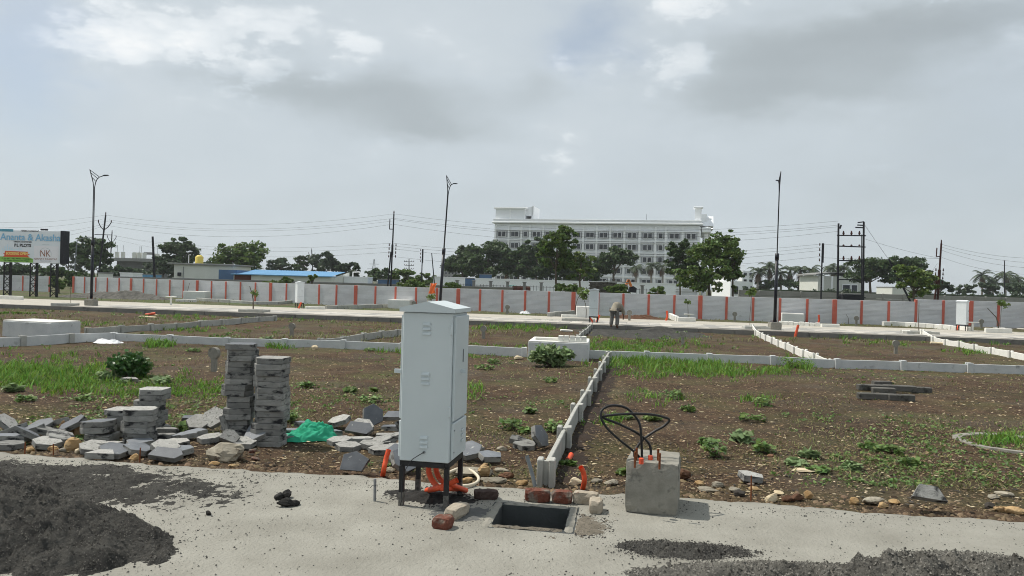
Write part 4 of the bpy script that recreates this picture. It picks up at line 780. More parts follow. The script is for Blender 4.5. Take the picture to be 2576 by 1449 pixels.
# dark kerb stones lying on the earth at right
for i, (px, py, L, rz, lift, lab) in enumerate(((2195, 982, .62, -.08, 0, 'dark kerb stone lying at the left of the dark group'), (2218, 972, .42, .06, .0, 'dark kerb stone lying at the back of the dark group'), (2222, 990, .45, -.15, .0, 'dark kerb stone half hidden in the middle of the dark group'), (2262, 988, .64, -.16, .03, 'dark kerb stone lying on others, right in the dark group'), (2205, 1005, .70, -.10, .0, 'front dark kerb stone, longest of the dark group'), (2265, 1008, .50, -.03, .0, 'front right dark kerb stone of the dark group'), (2315, 988, .42, -.06, .0, 'dark kerb stone lying apart at right of the dark group'))):
    p = G(px, py); MB().bev((0, 0, 0), (L*.85, .13, .105), .012).build('kerb_stone', 'kerbdark', None, (p.x, p.y, p.z+.05+lift), rz, label=lab, cat='kerb stone', group='dark kerb stones lying on the earth')
# ---------------------------------------------------------------- green shade net, sack, white cloths
def cloth(name, label, cat, mat, px, py, w, d, h, seed, amp=.4, rz=0., ridge=None, prof=None):
    n, m = 110, 60; b = MB(); vs = []; fs = []; X, Y = np.meshgrid(np.linspace(-1, 1, n), np.linspace(-1, 1, m)); r = np.sqrt(X**2+Y**2)
    f = fbm(X*2, Y*2, 1.7, seed, 3); g = np.abs(fbm(X*1.5+.6*f, Y*1.2-.4*X, 4.2, seed+1, 3)); env = np.clip(1-np.abs(X)**3.0, 0, 1)*np.clip(1-np.abs(Y)**2.2, 0, 1)
    if prof is not None: env = env*np.interp(X, prof[0], prof[1])
    Z = h*env*(.45+amp*f+1.0*amp*g+.14*np.abs(fbm(X*2+f, Y*2-.6*X, 6., seed+5, 2))+.05*fbm(X*2, Y*2, 14., seed+6, 2)); XX = X*w/2*(1+.10*f); YY = Y*d/2*(1+.16*fbm(X, Y, 4, seed+2, 3))*np.sqrt(np.clip(1-X**4*.85, 0.02, 1))
    p = G(px, py); Z = np.maximum(Z, .004+.01*np.abs(f))
    me = npmesh(name, np.stack([XX, YY, Z], -1).reshape(-1, 3), np.array([(j*n+i, j*n+i+1, (j+1)*n+i+1, (j+1)*n+i) for j in range(m-1) for i in range(n-1)]), mat); me.polygons.foreach_set('use_smooth', [True]*len(me.polygons))
    return link(name, me, None, (p.x, p.y, p.z), rz, label=label, cat=cat)
cloth('shade_net', 'crumpled bright green shade net lying over the pavers', 'net', 'greennet', 775, 1104, .70, .36, .21, 5, .42, .28, prof=([-1, -.5, 0, .45, .8, 1], [.5, .6, .95, 1.35, 1.1, .8]))
cloth('sack', 'brown crumpled jute sack on the leaning pavers at left', 'sack', 'sackcloth', 172, 1098, .24, .14, .20, 9, .4, .1)
cloth('plastic_sheet', 'white crumpled plastic sheet before the fence corner at left', 'plastic sheet', 'plasticwhite', 271, 863, .7, .45, .12, 12, .4)
cloth('plastic_sheet', 'small white rag lying below the far grey wall', 'plastic sheet', 'plasticwhite', 1320, 789, .6, .4, .22, 13, .4)
cloth('plastic_sheet', 'dark brown tarpaulin heap lying below the far grey wall', 'tarpaulin', 'rockbrown', 1600, 802, 3.0, 1.0, .28, 14, .4)
# ---------------------------------------------------------------- plot marker posts (round head on a short stem)
def marker(label, px, py, h=.42):
    p = G(px, py); k = h/.42; b = MB(); n = 20
    def disc(y0, y1, R):
        vs = [(R*math.cos(2*math.pi*i/n), y, R*math.sin(2*math.pi*i/n)+.33*k) for y in (y0, y1) for i in range(n)]; b.add(vs, [tuple(range(n)), tuple(range(2*n-1, n-1, -1))]+[(i, n+i, n+(i+1) % n, (i+1) % n) for i in range(n)])
    t = thing('plot_marker', label, 'marker post', p, random.uniform(-.4, -.1), 'round-headed plot markers'); disc(-.04*k, .04*k, .105*k); b.build('round_head', 'concrete', t); MB().bev((0, 0, .09*k), (.10*k, .075*k, .34*k), .01).build('stem', 'concrete', t)
for px, py, lab in ((538, 935, 'round-headed concrete plot marker beside the tall paver stacks'), (734, 846, 'round-headed plot marker in the plot behind the tall paver stacks'), (1216, 852, 'round-headed plot marker just right of the tall cabinet'), (1717, 866, 'round-headed plot marker beside the dark sand and green grass'), (2253, 890, 'round-headed plot marker in the right plot before the lamp road'), (1276, 790, 'round-headed plot marker before the grey wall, centre'), (1848, 809, 'round-headed plot marker before the grey wall left of the right lamp'), (2154, 819, 'round-headed plot marker before the grey wall right of the white kerbs'), (2468, 827, 'round-headed plot marker behind the T-shaped stand at far right'), (1583, 806, 'round-headed plot marker behind the bent worker'), (1041, 779, 'round-headed plot marker half hidden by the cabinet roof')):
    marker(lab, px, py, .42 if py > 830 else .5)
# ---------------------------------------------------------------- white concrete boxes
def whitebox(label, px0, px1, pyb, h, d, mat='whitewash', lid=True, rz=None):
    a, b2 = G(px0, pyb), G(px1, pyb+.0295*(px1-px0)); w = (b2-a).length; ang = math.atan2(b2.y-a.y, b2.x-a.x); c = (a+b2)/2+Vector((-math.sin(ang), math.cos(ang), 0))*d/2
    t = thing('concrete_tank', label, 'tank', (c.x, c.y, c.z), ang); MB().bev((0, 0, h/2-.05), (w, d, h+.1), .012).build('body', mat, t); MB().bev((0, 0, h+.012), (w-.02, d-.02, .03), .008).build('lid', 'kerbwhite', t); return t, c, ang
whitebox('large low whitewashed tank at the left behind the low fence', 5, 127, 846, .40, .98, 'plaster')
wb, wc, wa = whitebox('whitewashed tank in the middle with kerb blocks on its lid', 1327, 1480, 906, .43, 1.5, 'plaster')
whitebox('small whitewashed tank before the far wall at left', 460, 515, 753, .55, 1.0); whitebox('small whitewashed tank before the far wall behind the tall cabinet', 975, 1030, 775, .5, 1.0); whitebox('small white tank behind the blue-grey cabinet by the worker', 1450, 1492, 798, .55, .9); whitebox('white tank behind the right lamp post', 1967, 2023, 812, .5, .9); whitebox('white tank at the right picture edge before the wall', 2528, 2590, 826, .45, .9)
R2 = Matrix.Rotation(wa, 3, 'Z'); zt = wc.z+.43+.03
for i in range(5):
    p = wc+R2 @ Vector((.05+i*.135, -.55, 0)); b = MB(); b.prism([(-.063, 0), (.063, 0), (.056, .13), (-.056, .13)], -.11, .11, R=Matrix.Rotation(math.pi/2, 3, 'X')); b.build('kerb_block', 'kerbwhite', None, (p.x, p.y, zt), wa+random.uniform(-.06, .06), label=f"white kerb block on the middle tank, {ORD[i]} of five from left", cat='kerb block', group='kerb blocks on the middle tank')
p = wc+R2 @ Vector((-.3, -.35, 0)); MB().bev((0, 0, .03), (.55, .2, .06), .008).build('kerb_block', 'kerbwhite', None, (p.x, p.y, zt), wa+.05, label='long flat white block on the left of the middle tank lid', cat='kerb block', group='kerb blocks on the middle tank')
# ---------------------------------------------------------------- white kerb rows beyond the road
def kerbrow(label, pts, n, h=.17, mat='kerbwhite', w=.16):
    P3 = [G(*p) for p in pts]; L = [0]
    for a, b in zip(P3, P3[1:]): L.append(L[-1]+(b-a).length)
    def at(s):
        for i in range(len(L)-1):
            if s <= L[i+1]+1e-6: return P3[i].lerp(P3[i+1], (s-L[i])/(L[i+1]-L[i]))
        return P3[-1]
    l = L[-1]/n; t = thing('kerb_row', label, 'kerb', P3[0]); me = MB().bev((0, 0, h/2-.03), (l*.96, w, h+.06), .02).mesh('kerb_stone', mat)
    for i in range(n):
        a, b = at(i*l), at((i+1)*l); c = (a+b)/2-P3[0]; link('kerb_stone', me, t, (c.x, c.y, random.uniform(-.015, .015)), math.atan2(b.y-a.y, b.x-a.x)+random.uniform(-.05, .05))
kerbrow('white kerb row running from the right lamp post to a flat white slab', [(1957, 816), (2064, 821)], 8); kerbrow('flat white kerb slab at the end of the kerb row right of lamp', [(2064, 822), (2112, 823)], 1, .16)
kerbrow('white curved kerb row before the wall left of the right cabinet', [(2221, 819), (2262, 820), (2330, 825), (2440, 832)], 10, .2); kerbrow('white kerb row at the right picture edge', [(2505, 822), (2590, 829)], 3, .22); kerbrow('flat white kerb slab at far right below the tank', [(2477, 836), (2545, 838)], 1, .2)
kerbrow('grey kerb row before the far wall left of the white cabinet', [(495, 757), (640, 766), (700, 766), (738, 762)], 9, .2, 'precast'); kerbrow('flat white kerb slab beside the white T-shaped stand at left', [(441, 758), (495, 759)], 1, .15)
kerbrow('grey kerb row right of the far white cabinet', [(819, 777), (900, 777), (974, 773)], 8, .2, 'precast'); kerbrow('flat white kerb slab right of the far white cabinet', [(767, 777), (819, 778)], 1, .15)
kerbrow('grey kerb row rising towards the white tank behind the worker', [(1379, 796), (1455, 791)], 6, .22, 'precast'); kerbrow('flat white kerb slab left of the blue-grey far cabinet', [(1411, 797), (1455, 798)], 1, .12)
kerbrow('white kerb row seen end-on below the far wall', [(1705, 808), (1686, 800)], 5, .25); kerbrow('flat white kerb slab below the far wall right of the worker', [(1703, 808), (1750, 809)], 1, .2); kerbrow('flat white kerb slab on the roadside below the billboard', [(0, 752), (58, 754)], 1, .2); kerbrow('white kerb slab lying on the road edge at right', [(2268, 850), (2290, 851)], 1, .14)
# tree pits on the near road edge: low concrete frames
for px, py, w, lab in ((164, 769, .9, 'low concrete tree pit frame on the road beside the left lamp'), (640, 785, 1.2, 'low concrete tree pit frame round the forked sapling'), (1455, 808, 1.5, 'low concrete tree pit frame left of the blue-grey far cabinet'), (1903, 828, 1.1, 'low concrete tree pit frame left of the right lamp'), (2313, 852, 1.3, 'low concrete tree pit frame on the road at right')):
    p = G(px, py); t = thing('tree_pit_frame', lab, 'kerb', (p.x, p.y, 0), -GA)
    for s in (-1, 1): MB().bev((0, s*.38, .06), (w, .1, .14), .012).build('kerb_stone', 'precast', t); MB().bev((s*(w/2-.05), 0, .058), (.1, .655, .13), .012).build('kerb_stone', 'precast', t)
def tstand(label, px, py, h):
    p = G(px, py); t = thing('marker_stand', label, 'marker post', p); MB().bev((0, 0, h/2-.03), (.08, .08, h+.06), .01).build('stem', 'kerbwhite', t); MB().bev((0, 0, h+.025), (.5, .3, .05), .012).build('top_plate', 'kerbwhite', t)
tstand('white T-shaped stand on the left roadside before the wall', 430, 767, .42); tstand('white T-shaped stand beside the right white cabinet', 2446, 833, .4); tstand('white T-shaped stand below the far wall right of the worker', 1733, 806, .3)
# loose bits in the back plots
for px, py, w, lab, m in ((365, 795, .4, 'orange conduit offcut lying before the road at left', 'orange'), (2000, 848, .5, 'orange conduit end sticking up before the road at right', 'orange'), (1676, 806, .5, 'orange conduit stub standing below the far wall', 'orange'), (2058, 815, .5, 'orange conduit stub standing by the white kerb row', 'orange')):
    p = G(px, py); MB().tube([(0, 0, -.02), (.05, 0, w*.45), (.12 if w > .45 and py > 840 else .02, 0, w)] if py > 800 else [(0, 0, .05), (w, .1, .13)], .055, 8).build('orange_conduit', m, None, p, label=lab, cat='conduit', group='orange ribbed conduits')
for px, py, n, lab in ((755, 776, 0, 'orange conduits under the far white cabinet at left'), (1505, 811, 1, 'red-orange conduit beside the legs of the blue-grey far cabinet'), (2411, 831, 2, 'orange conduit under the white cabinet at far right')):
    p = G(px, py); MB().tube([(-.08, -.06, 0), (-.02, -.05, .16), (.05, -.04, .34)], .05, 8).build('orange_conduit', 'orange', None, p+Vector((0, .05, 0)), label=lab, cat='conduit', group='orange ribbed conduits')
yy = G(1486, 812).y; MB().tube([P(1483, 798, yy), P(1489, 806, yy), P(1492, 815, yy)], .04, 7).build('orange_conduit', 'orange', None, label='red-orange conduit spread left of the blue-grey far cabinet legs', cat='conduit', group='orange ribbed conduits')
for k, (px, py, w, rz, mat, lab) in enumerate(((372, 800, .7, .1, 'rockpale', 'pale flat slab piece in the plot before the road at left'), (385, 795, .4, .9, 'rockpale', 'pale tilted slab piece beside the orange offcut'), (2118, 927, .75, .2, 'rocktan', 'long orange-edged plank lying before the long fence at right'), (1425, 834, .5, .1, 'kerbwhite', 'white slab lying by the dark sand patch'), (2358, 866, .5, -.3, 'rockpale', 'pale slab lying at the end of the far right fence'))):
    p = G(px, py); rough_box((w, .22, .07), 700+k, .005, (6, 3, 2)).build('stone_slab', mat, None, (p.x, p.y, p.z+.04), rot=(.1, -.12 if k == 2 else .05, rz), label=lab, cat='slab', group='stray slabs in the plots')
# concrete ring with grass (ground level) at right
def ring():
    p = G(2545, 1118); n = 40; b = MB(); vs = []; fs = []; R1, R2_ = .60, .49; r = random.Random(4)
    for i in range(n):
        a = 2*math.pi*i/n; k = 1+r.uniform(-.03, .03)
        for R, z in ((R1*k, -.05), (R1*k*.985, .026), (R2_*k, .022), (R2_*k, -.05)): vs.append((R*math.cos(a), R*math.sin(a), z))
    for i in range(n):
        j = (i+1) % n
        for q in range(3): fs.append((i*4+q, j*4+q, j*4+q+1, i*4+q+1))
    b.add(vs, fs).build('manhole_ring', 'concrete', None, p, label='flat broken concrete ring with grass growing inside at the right', cat='concrete ring')
ring()
# dark sand patch where the worker stands
cw = G(1570, 832)
def h_work(X, Y):
    r = ell(X, Y, (cw.x+.4, cw.y-1.6), 2.6, 3.2, 0)+.2*fbm(X, Y, 1.5, 71); z = .07*np.clip(1-r, -.3, 1); z = z+.20*np.exp(-ell(X, Y, (cw.x+1.5, cw.y-.2), .75, .5)**2)+.03*fbm(X, Y, 5, 72)*np.clip(1.2-r, 0, 1); return np.where(X*GS+Y*GC > V_ROAD-.1, -1., z)
def field_t(name, label, mat, x0, x1, y0, y1, res, hf):
    xs, ys = np.arange(x0, x1, res), np.arange(y0, y1, res); X, Y = np.meshgrid(xs, ys); Z = hf(X, Y); idx = np.arange(X.size).reshape(X.shape); Fc = np.stack([idx[:-1, :-1], idx[:-1, 1:], idx[1:, 1:], idx[1:, :-1]], -1).reshape(-1, 4); Fc = Fc[Z.ravel()[Fc].min(1) > -.5]
    me = npmesh(name, np.stack([X, Y, T(X, Y)+np.maximum(Z, -.05)], -1).reshape(-1, 3), Fc, mat); me.polygons.foreach_set('use_smooth', [True]*len(me.polygons)); link(name, me, kind='stuff', label=label)
field_t('dark_sand', 'dark grey sand spread round the bent worker', 'asphalt', cw.x-3.2, cw.x+3.6, cw.y-5, cw.y+.8, .1, h_work)
ch = G(330, 752)
def h_earth(X, Y): return .62*np.exp(-ell(X, Y, (ch.x, ch.y), 2.3, .9)**2)+.35*np.exp(-ell(X, Y, (ch.x-3.2, ch.y+.4), 2., .7)**2)+.06*fbm(X, Y, 3, 81)-.10
field_t('earth_heap', 'heap of dark earth before the wall right of the left lamp', 'greysand', ch.x-7, ch.x+4, ch.y-2, ch.y+2, .12, h_earth)

def h_strip(X, Y):
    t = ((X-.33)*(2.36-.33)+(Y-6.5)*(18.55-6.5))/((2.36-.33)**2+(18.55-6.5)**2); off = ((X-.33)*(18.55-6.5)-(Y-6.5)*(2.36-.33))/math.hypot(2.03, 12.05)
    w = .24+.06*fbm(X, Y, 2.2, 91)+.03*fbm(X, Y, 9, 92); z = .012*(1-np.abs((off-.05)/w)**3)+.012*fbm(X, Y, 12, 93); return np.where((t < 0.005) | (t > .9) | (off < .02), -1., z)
field_t('dark_soil', 'dark soil strip along the right side of the front fence', 'darksoil', .2, 3.2, 6.4, 18.6, .05, h_strip)  # thin ragged strip in a darker soil colour beside the fence
# ---------------------------------------------------------------- street lamps
def street_lamp(label, px, pyb, rz, lean=0., H=6.75):
    p = G(px, pyb, 0); w = .46
    footing_me = rough_box((w, w, .34), 20, .006, (5, 5, 4)); t = thing('street_lamp', label, 'street lamp', (p.x, p.y+w/2, 0), 0, 'double-pipe street lamps')
    footing_me.build('footing', 'concrete', t, (0, 0, .165))
    R = Matrix.Rotation(lean, 3, 'Y') @ Matrix.Rotation(rz, 3, 'Z'); K = lambda x, y, z: R @ Vector((x, y, z-.3)) + Vector((0, 0, .3))
    MB().bev((0, 0, 0), (.30, .30, .025), .006).build('base_plate', 'polenavy', t, (0, 0, .345))
    for sx in (-1, 1):
        for sy in (-1, 1): MB().tube([(0, 0, 0), (0, 0, .07)], .014, 6).build('anchor_bolt', 'rust', t, (sx*.12, sy*.12, .35))
    MB().tube([K(0, 0, .35), K(0, 0, 3.05)], [.07, .07], 14).build('lower_pole', 'polenavy', t, smooth=True); MB().tube([K(0, 0, 3.0), K(0, 0, 3.28)], [.085, .085], 14).build('collar', 'polenavy', t, smooth=True)
    zt = H-.42
    a = [K(-.026, 0, 3.2), K(-.026, 0, zt-.45), K(-.06, 0, zt-.2), K(-.13, 0, zt+.05), K(-.24, 0, H)]; b = [K(.026, 0, 3.2), K(.026, 0, zt-.45), K(.06, 0, zt-.25), K(.12, 0, zt-.08), K(.24, 0, zt+.05), K(.46, 0, zt+.13)]
    MB().tube(a, .02, 10).build('pole_pipe', 'polenavy', t, smooth=True); MB().tube(b, .02, 10).build('arm_pipe', 'polenavy', t, smooth=True)
    for (xa, za, xb, zb) in ((-.235, H-.02, .26, zt+.05), (-.19, H-.16, .16, zt-.02), (-.12, H-.38, .07, zt-.16)): MB().tube([K(xa, 0, za), K(xb, 0, zb)], .016, 6).build('brace', 'polenavy', t)
    h = MB(); vs = []
    for x, wd, z0, z1 in ((.42, .04, .105, .14), (.52, .075, .115, .17), (.68, .065, .14, .175)):
        for sy in (-1, 1): vs += [K(x, sy*wd, zt+z0), K(x, sy*wd, zt+z1)]
    h.add(vs, [(0, 1, 3, 2), (8, 10, 11, 9)]+[(i*4+a_, i*4+4+a_, i*4+4+b_, i*4+b_) for i in range(2) for a_, b_ in ((0, 2), (2, 3), (3, 1), (1, 0))]).build('lamp_head', 'polenavy', t)
street_lamp('tall dark double-pipe street lamp at left with arm to the right', 223, 770, 0.); street_lamp('leaning dark street lamp behind the tall cabinet', 1104, 797, math.radians(62), math.radians(2.6)); street_lamp('tall dark street lamp at right with its head turned left', 1953, 831, math.radians(80), math.radians(.3))
# ---------------------------------------------------------------- utility poles and lines
def pole(label, top, base, Y, r=.09, style='plain', mat='poleblack', group='utility poles', zb=0.):
    a, b = P(*base, Y), P(*top, Y); b0 = a + (b-a)*((zb-.2-a.z)/(b.z-a.z)); t = thing('utility_pole', label, 'utility pole', (b0.x, Y, zb)); o = Vector((b0.x, Y, zb)); H = b-o
    MB().tube([b0-o, H], [r*1.15, r*.85], 8).build('pole', mat, t); ax = Vector((1, 0, 0)); D = (b-b0).normalized(); L = (b-b0).length
    def ins(q, s=1.): MB().tube([q, q+Vector((0, 0, .10*s)), q+Vector((0, 0, .16*s)), q+Vector((0, 0, .24*s))], [.03*s, .06*s, .035*s, .045*s], 7).build('insulator', 'polerust', t)
    if style == 'V':
        for s in (-1, 1): MB().tube([H-D*L*.20, H-D*L*.16+ax*s*.35, H-D*L*.10+ax*s*.62], .04, 6).build('arm', mat, t); ins(H-D*L*.10+ax*s*.62)
        ins(H); MB().bar(H-D*L*.26-ax*.85, H-D*L*.26+ax*.85, .06).build('crossarm', mat, t)
    if style == 'rack':
        MB().box(H-D*.75+ax*.05, (.12, .12, 1.5)).build('rack', mat, t)
        for k in range(4): ins(H-D*(.2+.4*k)-ax*.2, .9)
    if style == 'arms':
        for k in range(3):
            MB().bar(H-D*(.5+.7*k)-ax*(1.0-.1*k), H-D*(.5+.7*k)+ax*(1.0-.1*k), .09).build('crossarm', mat, t)
            for q in (-.9, -.45, .45, .9): ins(H-D*(.5+.7*k)+ax*q)
    if style == 'double':
        MB().tube([b0-o-ax*.32, H-D*L*.42-ax*.1], [r, r], 8).build('strut', mat, t); MB().box(H-D*L*.40, (.15, .15, L*.12)).build('rack', mat, t); ins(H)
        for k in range(4): ins(H-D*(L*.36+.30*k)+ax*.28, .9); ins(H-D*(L*.36+.30*k)-ax*.26, .9)
        MB().bar(H-D*L*.17-ax*.3, H-D*L*.06-ax*.3, .06).build('side_arm', mat, t); MB().bar(H-D*L*.17-ax*.32, H-D*L*.17, .06).build('crossarm', mat, t)
    if style == 'light':
        MB().tube([H, H+Vector((.35, 0, .22)), H+Vector((1.3, 0, .42))], .05, 6).build('arm', mat, t); MB().bev(H+Vector((1.6, 0, .46)), (.8, .25, .1), .02).build('lamp_head', 'greypipe', t)
    return b
pole('leaning dark utility pole with V arms right of the left lamp', (266, 540), (246, 712), 75, .085, 'V'); pole('smaller V-armed utility pole behind the leaning one at left', (282, 583), (275, 705), 110, .08, 'V'); pole('plain dark pole before the trees left of the tank house', (384, 595), (389, 705), 70, .11)
pole('double braced utility pole right of the blue-roofed shed', (991, 538), (983, 718), 62, .06, 'double'); pole('short utility pole with rack left of the leaning street lamp', (1063, 627), (1060, 718), 85, .06, 'rack'); pole('slanting plain pole just left of the leaning street lamp', (1086, 637), (1093, 715), 90, .06)
pole('distant pole with three crossarms between two utility poles', (1029, 652), (1029, 705), 150, .1, 'arms'); pole('distant V-armed pole over the trees behind the blue-roofed shed', (784, 628), (788, 700), 150, .1, 'V'); pole('utility pole with insulator rack left of the transformer frame', (2069, 612), (2065, 756), 60, .06, 'rack'); pole('pair of utility poles leaning together at right', (2368, 612), (2358, 762), 57, .075, 'double', 'polerust')
pole('slanting stay pole before the dark trees at right', (2236, 652), (2292, 762), 56, .075); pole('thin distant pole among the far right palms', (2527, 655), (2527, 738), 130, .09); pole('roadside light on a thin grey pole behind the billboard', (194, 605), (184, 720), 95, .07, 'light', 'greypipe')
def transformer():
    Y = 56.; l0, l1 = P(2108, 757, Y), P(2110, 556, Y); r1 = P(2173, 558, Y); t = thing('transformer_frame', 'dark two-pole transformer frame with crossbars behind the right wall', 'pole structure', (l0.x, Y, 0)); o = Vector((l0.x, Y, 0)); k = lambda px, py, dy=0.: P(px, py, Y+dy)-o
    for a, b in (((2107, 762), (2109.5, 562)), ((2171, 765), (2173, 558))): MB().tube([k(*a), k(*b)], [.085, .07], 8).build('pole', 'poleblack', t)
    for (x0, y0, x1, y1) in ((2106, 592, 2178, 593), (2106, 619, 2177, 621.5), (2106, 655, 2177, 657), (2106, 703, 2177, 704.5), (2106, 747, 2177, 749)): MB().bar(k(x0, y0, -.15), k(x1, y1, -.15), .08, .08).build('crossbar', 'poleblack', t)
    for x in (2122, 2142, 2162):
        for yb, h in ((591, 10), (619, 4), (654, 10)):
            MB().tube([k(x, yb, -.15), k(x, yb-h*.35, -.15), k(x, yb-h*.7, -.15), k(x, yb-h, -.15)], [.05, .085, .06, .04], 8).build('insulator', 'polerust', t)
    MB().tube([k(2113, 575, -.1), k(2116, 566, -.1)], .06, 6).build('bracket', 'poleblack', t); MB().tube([k(2168, 590, -.2), k(2167, 760, -.2)], .035, 6).build('conduit_pipe', 'poleblack', t)
    for a, b in (((2173, 558), (2158, 560)), ((2173, 573), (2152, 572)), ((2173, 567), (2157, 566))): MB().bar(k(*a, -.1), k(*b, -.1), .08).build('strain_arm', 'poleblack', t)
    MB().bev(k(2142, 750, -.3), (1.5, .7, .55), .03).build('switch_box', 'poleblack', t)
transformer()
def wire(label, a, b, sag, r=.011):
    pts = catenary(a, b, sag); o = pts[0]; MB().tube([q-o for q in pts], r, 4).build('overhead_wire', 'wire', None, o, label=label, cat='wire', group='overhead wires')
WN = {}
for (x0, y0, Y0, x1, y1, Y1, sg, what) in ((266, 541, 75, 991, 538, 62, .9, 'left V-armed pole to the braced pole'), (274, 553, 75, 991, 549, 62, .9, 'left V-armed pole to the braced pole'), (257, 556, 75, 988, 556, 62, .9, 'left V-armed pole to the braced pole'), (258, 565, 75, 988, 564, 62, 1.1, 'left V-armed pole to the braced pole'),
    (991, 538, 62, 2110, 556, 56, 1.0, 'braced pole to the transformer frame'), (990, 549, 62, 2113, 566, 56, 1.0, 'braced pole to the transformer frame'), (990, 552, 62, 2113, 570, 56, 1.1, 'braced pole to the transformer frame'), (988, 564, 62, 2108, 582, 56, 1.2, 'braced pole to the transformer frame'),
    (990, 612, 62, 2066, 614, 60, .9, 'of the lower lines from braced pole to rack pole'), (990, 619, 62, 2066, 622, 60, .9, 'of the lower lines from braced pole to rack pole'), (990, 626, 62, 2066, 630, 60, 1.0, 'of the lower lines from braced pole to rack pole'), (985, 645, 62, 2066, 645, 60, 1.0, 'of the lower lines from braced pole to rack pole'),
    (276, 590, 110, 984, 612, 62, 1.0, 'small V-armed pole to the braced pole'), (288, 592, 110, 984, 622, 62, 1.1, 'small V-armed pole to the braced pole'), (275, 598, 110, 984, 634, 62, 1.3, 'small V-armed pole to the braced pole'),
    (-60, 556, 80, 266, 541, 75, .4, 'left V-armed pole to beyond the left picture edge'), (-60, 566, 80, 257, 552, 75, .5, 'left V-armed pole to beyond the left picture edge'), (-60, 590, 80, 258, 565, 75, .5, 'left V-armed pole to beyond the left picture edge'), (-60, 600, 70, 262, 568, 75, .7, 'left V-armed pole to beyond the left picture edge'),
    (2172, 560, 56, 2240, 660, 56, .02, 'transformer frame down to the stay pole'), (2176, 568, 56, 2236, 652, 56, .02, 'transformer frame down to the stay pole'), (2173, 600, 56, 2366, 650, 57, .1, 'transformer frame across to the leaning pair'), (2069, 614, 60, 2110, 617, 56, .0, 'rack pole to the transformer frame'), (2066, 648, 60, 2366, 650, 57, .1, 'rack pole to the leaning pair'),
    (2370, 615, 57, 2640, 650, 56, .3, 'leaning pair to beyond the right picture edge'), (2370, 622, 57, 2640, 662, 56, .3, 'leaning pair to beyond the right picture edge'), (2370, 630, 57, 2640, 675, 56, .35, 'leaning pair to beyond the right picture edge'), (2370, 648, 57, 2640, 690, 56, .4, 'leaning pair to beyond the right picture edge'), (2358, 662, 57, 2340, 690, 60, .02, 'stay of the leaning pair')):
    WN[what] = WN.get(what, 0)+1; wire(f"{['highest', 'second', 'third', 'lowest'][WN[what]-1]} thin wire, {what}", P(x0, y0, Y0), P(x1, y1, Y1), sg, .006 if 'stay' in what else .007)
def pylon():
    Y = 420.; t = thing('lattice_pylon', 'far faint lattice pylon above the roofs left of centre', 'pylon', (P(940, 700, Y).x, Y, 0)); o = t.location.copy(); b = MB(); H = P(940, 652, Y).z; w = 3.2
    lv = [0, .25, .45, .62, .76, .88, 1.]; f = lambda z: w*(1-z)*.5+.15
    for a, c in zip(lv, lv[1:]):
        for s in (-1, 1): b.bar((s*f(a), 0, a*H), (s*f(c), 0, c*H), .22); b.bar((s*f(a), 0, a*H), (-s*f(c), 0, c*H), .12)
    b.build('lattice', 'greypipe', t)
    for z in (.6, .8): MB().bar((-4.5*(1.4-z), 0, z*H), (4.5*(1.4-z), 0, z*H), .2).build('crossarm', 'greypipe', t)
pylon()
# ---------------------------------------------------------------- trees
def tree(label, cx, top, bot, hw, Y, leafmat='leafmid', n=60, per=60, leaf=.3, base_px=None, trunk=None, seed=1, lowfrac=.25, name='broadleaf_tree', group='trees beyond the wall', flat=.55, gaps=.0, sparse=1.):
    r = np.random.default_rng(seed); rr = random.Random(seed); c = P(cx, (top+bot)/2, Y); tp = P(cx, top, Y).z; bp_ = P(cx, bot, Y).z; W2 = hw*Y/F; zb = max(bp_, .3); rz = (tp-zb)/2; zc = (tp+zb)/2
    bx = P(base_px, bot, Y).x if base_px else c.x; t = thing(name, label, 'tree', (bx, Y, 0), 0, group); ox = c.x-bx
    # crown: lobes, each with its clumps
    lob = []
    for k in range(11):
        a = k*2.4+r.random()*.8; q = r.random()**.3; z = r.uniform(-.75, .8); w = math.sqrt(max(.05, 1-z*z)); lob.append((ox+W2*.86*w*q*math.cos(a), W2*.75*w*q*math.sin(a), zc+rz*.82*z, r.uniform(.34, .52)))
    lob.append((ox+W2*.1, 0, zc+rz*.62, .36))
    C = []
    for k in range(n):
        L = lob[k % len(lob)]; d = r.normal(size=3); d /= np.linalg.norm(d); d *= r.random()**.4*1.0; q = np.array([L[0]+d[0]*W2*L[3], L[1]+d[1]*W2*L[3], L[2]+d[2]*rz*L[3]]); C.append(q)
    C = np.array(C); C[:, 2] = np.clip(C[:, 2], zb, tp-.02); cs = W2*.205*sparse
    V, Fc = leaves(C, int(per*.85), cs*r.uniform(.6, 1.25, n), leaf, flat, 1.6, .45, r)
    cr = link('crown', npmesh('crown', V, Fc, leafmat), t)
    tr = trunk or max(.08, W2*.055); b = MB(); zf = zc-rz*.35; lx = ox*.6
    b.tube([(0, 0, -.1), (lx*.25+W2*.03, 0, zf*.4), (lx*.6-W2*.02, 0, zf*.8), (lx, 0, zf), (ox, 0, zc+rz*.35)], [tr*1.3, tr, tr*.85, tr*.7, tr*.2], 8)
    for L in lob:
        st = Vector((lx, 0, zf*rr.uniform(.75, 1.05))); e = Vector(L[:3]); m = st.lerp(e, .5)+Vector((0, 0, -.06*rz)); b.tube([st, m, e], [tr*.5, tr*.3, tr*.08], 5)
    for q in C[::4]:
        L = min(lob, key=lambda l: (l[0]-q[0])**2+(l[1]-q[1])**2+(l[2]-q[2])**2); b.tube([Vector(L[:3]), Vector(q)], [tr*.12, tr*.04], 4, caps=False)
    b.build('trunk', 'bark', t, smooth=True); return t
